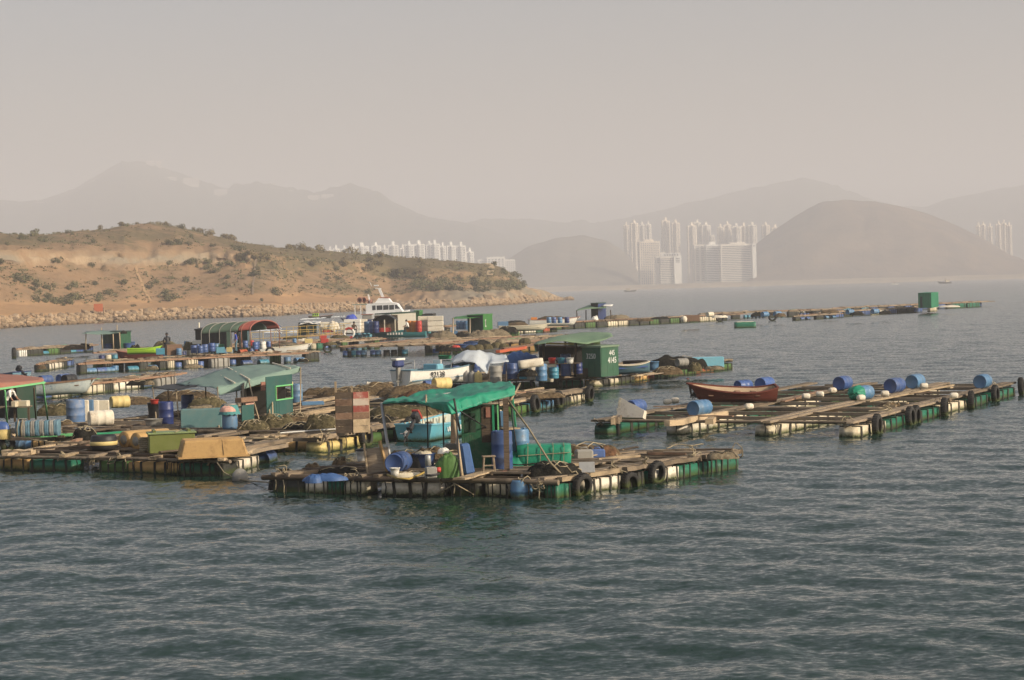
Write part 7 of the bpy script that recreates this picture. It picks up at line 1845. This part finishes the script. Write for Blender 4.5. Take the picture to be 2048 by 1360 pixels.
# service track and concrete steps down the slope
def track(name, pts, w, mat):
    b = MB(); P_ = [on_island(*q) for q in pts]
    for p, q in zip(P_, P_[1:]):
        s = (q - p).cross(Vector((0, 0, 1))).normalized() * w; b.add([p - s + Vector((0, -.4, .35)), p + s + Vector((0, -.4, .35)), q + s + Vector((0, -.4, .35)), q - s + Vector((0, -.4, .35))], [[0, 1, 2, 3]])
    return struct(b.build(name, mat))
track('stair_path', [(505, 2.02), (507, 2.3), (509, 2.6), (511, 2.9), (513, 3.2), (514, 3.6)], .3, surf('path_concrete', (.24, .17, .11), (.2, .14, .09), .4, .3, .9, .02))
track('dirt_path', [(302, 2.02), (292, 2.3), (284, 2.6), (276, 2.85), (274, 3.1)], .4, surf('path_dirt', (.44, .28, .14), (.3, .18, .09), .4, .3, .9, .02))
track('ridge_path', [(978, 4.0), (984, 4.4), (980, 4.8), (972, 4.97)], 1.6, surf('path_sand', (.46, .33, .18), (.3, .2, .1), .3, .3, .9, .02))
b = MB(); b.box((0, 0, 1.6), (2.6, .15, 2.0)); t = thing('warning_board', 'orange board standing on the seawall boulders', 'sign', on_island(197, .75)); b = MB(); b.box((0, -.5, 2.0), (2.3, .15, 2.0)); b.build('board', surf('faded_orange', (.48, .13, .05), (.4, .15, .08), .4, .5, .7, .02), t)
for sd in (-1.2, 1.2): b = MB(); b.box((sd, -.35, .8), (.15, .15, 2.4)); b.build('post', WOODD, t)

# ================================================================== towers across the channel
random.seed(153)
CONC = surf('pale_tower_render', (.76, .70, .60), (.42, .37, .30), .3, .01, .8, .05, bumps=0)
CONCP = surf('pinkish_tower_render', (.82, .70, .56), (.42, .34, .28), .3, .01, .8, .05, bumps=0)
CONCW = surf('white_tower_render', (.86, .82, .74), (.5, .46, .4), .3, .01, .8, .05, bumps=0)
CONCH = surf('hilltop_render', (.45, .41, .36), (.35, .3, .26), .3, .01, .8, .05, bumps=0)
PANE = surf('tower_glazing', (.07, .08, .085), (.10, .10, .10), .3, .02, .3, .05, bumps=0, spec=.5)
def win_rows(t, w, d, h, z0, floors, cols, kind):
    b = MB(); fh_ = (h - z0 - 3) / floors
    for face, (L, off, rot) in enumerate(((w, d / 2, 0), (d, w / 2, math.pi / 2), (d, w / 2, -math.pi / 2))):
        for f in range(floors):
            z = z0 + (f + .5) * fh_
            if kind == 'band':
                c = Vector((0, -off - .1, z)); c.rotate(Matrix.Rotation(rot, 3, 'Z')) if rot else None
                b.box(c, (L * .94, .5, fh_ * .5), rot)
            else:
                for k in range(cols):
                    c = Vector(((k + .5) / cols * L * .92 - L * .46, -off - .1, z)); c = Matrix.Rotation(rot, 3, 'Z') @ c
                    b.box(c, (L / cols * .55, .5, fh_ * .55), rot)
    o = b.build('windows', PANE, t); stuff(o)
def slab(label, x0, x1, ytop, depth, mat, kind='grid', floors=24, cols=4, ratio=.8, ang=0.0, top=0.0, group=None, zbase=-2.0, grp_name='tower_block', yb=None):
    a, c = D(x0, ytop, depth), D(x1, ytop, depth); wd_ = (c - a).length; h = (a.z + c.z) / 2 - zbase
    cs, sn = abs(math.cos(R(ang))), abs(math.sin(R(ang))); w_ = wd_ / (cs + ratio * sn); d_ = w_ * ratio
    t = thing(grp_name, label, 'building', Vector(((a.x + c.x) / 2, depth, zbase)), R(ang), group)
    b = MB(); b.box((0, 0, h / 2), (w_, d_, h)); b.build('wall', mat, t)
    win_rows(t, w_, d_, h, max(3, h - floors * 3.4 - 3), floors, cols, kind)
    if top: b = MB(); b.box((0, 0, h + top / 2), (w_ * .45, d_ * .5, top)); b.build('roof_block', mat, t)
    return t
def cross_tower(label, x0, x1, ytop, depth, mat, group, ang=20.0, zbase=0.0, floors=30):
    a, c = D(x0, ytop, depth), D(x1, ytop, depth); wd_ = (c - a).length; h = (a.z + c.z) / 2 - zbase
    t = thing('tower_block', label, 'building', Vector(((a.x + c.x) / 2, depth, zbase)), R(ang), group)
    arm = wd_ * .30
    b = MB()
    for sx, sy in ((wd_ * .92, arm), (arm, wd_ * .92)): b.box((0, 0, h / 2 if sx > sy else h / 2 - .2), (sx, sy, h if sx > sy else h - .4))
    b.build('wall', mat, t)
    b = MB(); fh_ = 3.1
    for f in range(floors):
        z = h - 4 - f * fh_
        if z < 2: break
        for s in (-1, 1):
            for k in (-.28, .28):
                b.box((s * wd_ * .462, k * arm, z), (.5, arm * .28, 1.6)); b.box((k * arm, s * wd_ * .462, z), (arm * .28, .5, 1.6))
            b.box((s * wd_ * .30, -arm * .505, z), (wd_ * .12, .5, 1.6)); b.box((-arm * .505, s * wd_ * .30, z), (.5, wd_ * .12, 1.6)); b.box((arm * .505, s * wd_ * .30, z), (.5, wd_ * .12, 1.6))
    stuff(b.build('windows', PANE, t))
    b = MB(); b.box((0, 0, h + 3.5), (arm * .9, arm * .9, 7.0), taper=.8); b.build('roof_block', mat, t)
    return t
G1 = 'tall towers on the far shore'
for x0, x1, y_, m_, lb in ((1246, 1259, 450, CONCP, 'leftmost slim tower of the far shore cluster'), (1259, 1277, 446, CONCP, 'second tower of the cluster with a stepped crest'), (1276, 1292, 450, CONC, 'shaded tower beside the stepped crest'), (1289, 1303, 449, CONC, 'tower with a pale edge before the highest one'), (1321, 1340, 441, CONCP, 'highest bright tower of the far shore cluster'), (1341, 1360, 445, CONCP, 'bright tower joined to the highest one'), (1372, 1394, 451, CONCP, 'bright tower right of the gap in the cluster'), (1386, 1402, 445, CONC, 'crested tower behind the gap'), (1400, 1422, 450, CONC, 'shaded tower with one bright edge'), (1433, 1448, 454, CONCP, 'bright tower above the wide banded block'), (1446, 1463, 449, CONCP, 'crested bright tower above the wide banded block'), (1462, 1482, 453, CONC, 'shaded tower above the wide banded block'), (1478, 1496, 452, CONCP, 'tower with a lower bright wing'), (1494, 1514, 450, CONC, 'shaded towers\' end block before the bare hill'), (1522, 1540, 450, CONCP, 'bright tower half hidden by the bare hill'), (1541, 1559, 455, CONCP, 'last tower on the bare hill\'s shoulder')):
    cross_tower(lb, x0, x1, y_, 4350 + random.uniform(-60, 60), m_, G1, random.uniform(14, 28))  # sun and shade are put into which render each tower gets
slab('broad cream slab tower with a fine window grid', 1275, 1319, 483, 3850, CONCP, 'grid', 26, 9, .5, 8, 4)
slab('grey hotel block with white sign band on its roof', 1318, 1346, 513, 3750, CONC, 'band', 16, 4, .7, 6, 0); slab('narrow lift core beside the grey hotel block', 1346, 1362, 512, 3745, CONCW, 'grid', 3, 1, 1.0, 6, 0); slab('pale stair core at the other end of the hotel block', 1310, 1320, 513, 3755, CONC, 'grid', 3, 1, 1.0, 6, 0)
t = thing('roof_sign', 'white rooftop sign board on the grey hotel block', 'sign', D(1342, 513, 3728)); b = MB(); b.box((0, -4, 3), (36, 1.0, 7)); b.build('board', CONCW, t)
for k in range(6): b = MB(); b.box((-12 + k * 4.8, -4.8, 3), (2.6, .5, 3.6)); b.build('letter_mark', PANE, t)
slab('tall shaded core of the banded twin blocks', 1386, 1410, 489, 3780, CONC, 'grid', 20, 2, .7, 5, 0); slab('banded block catching the sun beside its shaded core', 1409, 1439, 489, 3760, CONCW, 'band', 22, 4, .7, 6, 5)  # shaded core in duller render, sunlit block in whiter: light painted in
slab('wide banded block with a bright sunlit end wall', 1438, 1509, 488, 3740, CONC, 'band', 22, 8, .3, 5, 3); slab('bright plain end slab of the wide banded block', 1502, 1511, 487, 3728, CONCW, 'grid', 1, 1, 2.2, 5, 0)  # end slab's whiter render paints the sunlight on the end wall
slab('narrow rooftop tower behind the banded blocks', 1420, 1429, 470, 3900, CONC, 'grid', 6, 2, 1, 5, 0); slab('low podium along the shore below the banded blocks', 1385, 1514, 566, 3690, CONCW, 'band', 2, 5, .2, 3, 0)
slab('low shaded block behind the hotel', 1300, 1330, 505, 3980, CONC, 'grid', 14, 4, .6, 10, 0)
G2 = 'estate blocks behind the island'
for i, (x0, x1, y_) in enumerate(((652, 668, 500), (664, 680, 497), (680, 697, 498), (697, 716, 495), (708, 738, 492), (740, 762, 491), (762, 776, 497), (774, 797, 490), (798, 812, 496), (808, 828, 489), (824, 850, 488), (850, 866, 489), (858, 880, 487), (878, 892, 492), (890, 912, 491), (911, 932, 491), (930, 948, 503))):
    cross_tower('white estate block, %s in the row above the island crest' % (ORD[i] if i < 16 else 'last'), x0, x1, y_, 3700 + (i % 3) * 40, CONCW, G2, 12 + (i * 7) % 20, 0, 26)
for x0, x1, y_, lb in ((955, 974, 519, 'low white block just past the estate row'), (972, 1010, 514, 'long low white block on the wooded hill'), (1006, 1030, 519, 'lowest white block on the wooded hill'), (606, 618, 499, 'small white block peeping over the crest'), (622, 634, 498, 'second small white block peeping over the crest')): slab(lb, x0, x1, y_, 3700 if x0 > 700 else 4200, CONCW, 'grid', 6, 5, .5, 5, 0)
G3 = 'towers behind the bare hill'
for i, (x0, x1, y_) in enumerate(((1951, 1962, 451), (1961, 1972, 449), (1974, 1986, 453), (1990, 2004, 448), (2002, 2013, 446), (2012, 2024, 450))): cross_tower('faint tower behind the bare hill, %s of six' % ORD[i], x0, x1, y_, 4300, CONCP, G3, 18)
G4 = 'buildings on the far mountain'
for x0, x1, y_, dp, hp, lb in ((292, 309, 322, 6475, 0, 'pair block on the mountain summit, wider one'), (313, 324, 322, 6481, 0, 'pair block on the mountain summit, slimmer one'), (327, 354, 345, 6350, 0, 'terrace block just below the summit'), (366, 398, 348, 6325, 0, 'long block on the mountain shoulder'), (428, 456, 370, 6250, 0, 'bright block on the mountain saddle'), (474, 500, 366, 6375, 0, 'low block on the ridge dip'), (505, 530, 361, 6400, 0, 'ridge-top block in a hazy row'), (532, 552, 358, 6412, 0, 'tallest ridge-top block in the hazy row'), (560, 585, 372, 6350, 0, 'faint low block right of the hazy row'), (615, 640, 382, 6325, 0, 'faint villa row on the far ridge'), (642, 668, 380, 6325, 0, 'second faint villa row on the far ridge'), (672, 690, 374, 6362, 0, 'faint block below the second peak'), (185, 200, 352, 6400, 0, 'house on the mountain\'s steep flank'), (216, 230, 340, 6425, 0, 'upper house on the mountain\'s steep flank'), (850, 872, 444, 6437, 0, 'white block at the mountain\'s low end'), (866, 890, 436, 6475, 0, 'taller white block at the mountain\'s low end'), (760, 776, 392, 6450, 0, 'small block on the descending ridge'), (60, 90, 396, 6437, 0, 'faint row on the mountain\'s left ridge')):
    y_ += 0 if x0 in (292, 313) else 9
    p = D((x0 + x1) / 2, y_, dp); slab(lb, x0, x1, y_, dp, CONCH, 'grid', 5, 6, .5, 8, 0, G4, p.z - 60)

# ================================================================== vessels beyond the farm
LWHITE = surf('launch_white', (.84, .83, .80), (.6, .56, .5), .25, 1.0, .4, .02)
def ferry():
    d_ = 400.0; p = D(763, 640, d_); t = thing('passenger_launch', 'white passenger launch with raked windows and slanted mast', 'boat', Vector((p.x, d_, 0)), R(-6))
    b = MB(); L, Bm = 11.5, 3.2; n = 12; vs, fs = [], []
    for i in range(n + 1):
        u = i / n; hb = Bm / 2 * (1 if u < .5 else max(.03, 1 - ((u - .5) / .5) ** 2.4)); g = 1.35 + .7 * max(0, (u - .45) / .55) ** 1.6; x = -L / 2 + L * u
        vs += [(x - .6 * (u > .9), 0, -.3), (x, -hb * .8, -.1), (x + .25 * u, -hb, g), (x + .25 * u, hb, g), (x, hb * .8, -.1)]
    for i in range(n):
        for j in range(5): fs.append([i * 5 + j, i * 5 + (j + 1) % 5, (i + 1) * 5 + (j + 1) % 5, (i + 1) * 5 + j])
    fs.append([0, 1, 2, 3, 4]); b.add(vs, fs, False); b.build('hull', LWHITE, t)
    def prism(pts, hw, name, mat, par=t):
        b = MB(); k = len(pts); b.add([(x, -hw, z) for x, z in pts] + [(x, hw, z) for x, z in pts], [list(range(k))[::-1], [k + i for i in range(k)]] + [[i, (i + 1) % k, k + (i + 1) % k, k + i] for i in range(k)]); return b.build(name, mat, par)
    prism([(-2.8, 1.3), (4.7, 1.6), (3.5, 3.4), (2.9, 3.6), (-2.8, 3.5)], 1.35, 'cabin', LWHITE)
    for x0, x1 in ((-1.6, -.9), (-.7, .5), (.65, 1.75), (1.9, 2.9)): prism([(x0, 2.15), (x1, 2.2), (x1, 3.15), (x0, 3.1)], 1.37, 'cabin_window', GLASS)
    prism([(3.1, 2.3), (4.15, 2.35), (3.45, 3.15), (3.1, 3.15)], 1.37, 'cabin_window', GLASS)
    prism([(-1.2, 3.5), (2.4, 3.55), (1.7, 4.5), (-.3, 4.6)], 1.1, 'wheelhouse', LWHITE); prism([(-1.4, 3.5), (2.6, 3.55), (2.6, 3.68), (-1.4, 3.66)], 1.4, 'upper_deck', LWHITE)
    prism([(-.2, 4.58), (1.8, 4.5), (1.5, 4.75), (.1, 4.8)], .9, 'roof_rail', RUSTR)
    b = MB(); b.bar((.5, 0, 4.6), (-.3, 0, 6.6), .28, .5); b.build('mast', LWHITE, t); b = MB(); b.bar((-1.2, 0, 6.7), (.2, 0, 6.5), .12); b.build('radar_arm', LWHITE, t); b = MB(); b.box((-.9, 0, 7.2), (.9, .5, .25)); b.build('radar', LWHITE, t)
    b = MB(); b.tube([(-1.6, .3, 6.5), (-2.3, .3, 8.0)], .05, 5); b.build('aerial', LWHITE, t); b = MB(); b.bar((-2.2, 0, 3.4), (-2.6, 0, 5.4), .25); b.build('stern_mast', LWHITE, t)
    for x in (-4.2, -3.3):
        b = MB(); b.lathe([(.55, -.4), (.62, 0), (.55, .4), (.4, .42), (.4, -.42), (.55, -.4)], 12, Matrix.Translation((x, -.9, 4.3)) @ Matrix.Rotation(math.pi / 2, 4, 'X')); b.build('liferaft_canister', RUSTR, t)
    for x in (-5.2, -4.0, -2.9): b = MB(); b.bar((x, -1.3, 1.3), (x, -1.3, 3.3), .12); b.build('stanchion', LWHITE, t)
    b = MB(); b.box((-4.2, 0, 3.4), (3.0, 2.8, .15)); b.build('aft_awning', TARPT, t)
    for x in (-2.6, -2.0): b = MB(); b.box((x, 0, 3.95), (.1, 2.4, .8)); b.build('deck_rail', RUSTR, t)
ferry()
def cargo(label, px, depth, L, mat, cabm, ang, cov=None, name='fishing_boat'):
    p = D(px, 600, depth); t = thing(name, label, 'boat', Vector((p.x, depth, -.25)), R(ang))
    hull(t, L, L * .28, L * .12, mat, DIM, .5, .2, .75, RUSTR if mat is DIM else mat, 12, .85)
    b = MB(); b.box((-L * .22, 0, L * .17), (L * .26, L * .2, L * .16), bev=.1); b.build('wheelhouse', cabm, t)
    b = MB(); b.box((-L * .22, 0, L * .262), (L * .32, L * .24, L * .02)); b.build('wheelhouse_roof', RUSTR, t)
    for k in (-1, 0, 1): b = MB(); b.box((-L * .22 + k * L * .08, -L * .101, L * .19), (L * .05, .06, L * .06)); b.build('window', GLASS, t)
    b = MB(); b.tube([(-L * .1, 0, L * .2), (-L * .1, 0, L * .42)], .06, 5); b.build('mast', BAMBOO, t)
    if cov: me = mound_mesh(L * .36, L * .24, L * .22, 2.0, cov, fold=.2); obj('cargo_cover', me, t, (L * .2, 0, L * .08))
    return t
cargo('black workboat with lime wheelhouse running along the seawall', 641, 470, 6.0, DIM, LIMEB, 4)
c_ = cargo('dark fishing boat with a bright blue covered load behind the white boxes', 717, 372, 7.2, DBLUE, GREY, 180, TARPBR)
cargo('hazy motor cruiser off the wooded hill', 1262, 2100, 14, DIM, CREAM, 10, None, 'motor_cruiser'); cargo('small white launch off the bare hill', 1791, 2000, 8, WHITE, WHITE, 5, None, 'motor_launch'); cargo('dark ferry passing under the bare hill', 1889, 1900, 14, DIM, CREAM, 185, None, 'motor_ferry')
FOAMY = surf('white_wash', (.75, .77, .76), (.35, .42, .42), .6, .5, .6, .02, bumps=0)
b = MB()
for x0, y0, x1, y1, hw in ((603, 639.5, 690, 633.5, .9), (600, 640, 650, 637, .6)):
    n = 40
    for i in range(n):
        if random.random() < .12: continue
        p, q = W(lerp(x0, x1, i / n), lerp(y0, y1, i / n)), W(lerp(x0, x1, (i + 1.1) / n), lerp(y0, y1, (i + 1.1) / n)); hw_ = hw * random.uniform(.5, 1.3) * (1 - .5 * abs(i / n - .5))
        m_ = (p + q) / 2; b.add([(p.x, p.y - hw_, .10), (q.x, q.y - hw_, .10), (q.x, q.y + hw_, .12), (m_.x, m_.y + hw_ * 1.2, .28), (p.x, p.y + hw_, .12)], [[0, 1, 2, 3, 4]])
for k in range(26):
    px_, py_ = random.uniform(515, 600), random.uniform(660, 668); p = W(px_, py_); b.add([(p.x - .8, p.y, .12), (p.x, p.y - .5, .12), (p.x + .9, p.y, .12), (p.x, p.y + .6, .2)], [[0, 1, 2, 3]])
stuff(b.build('boat_wake', FOAMY))
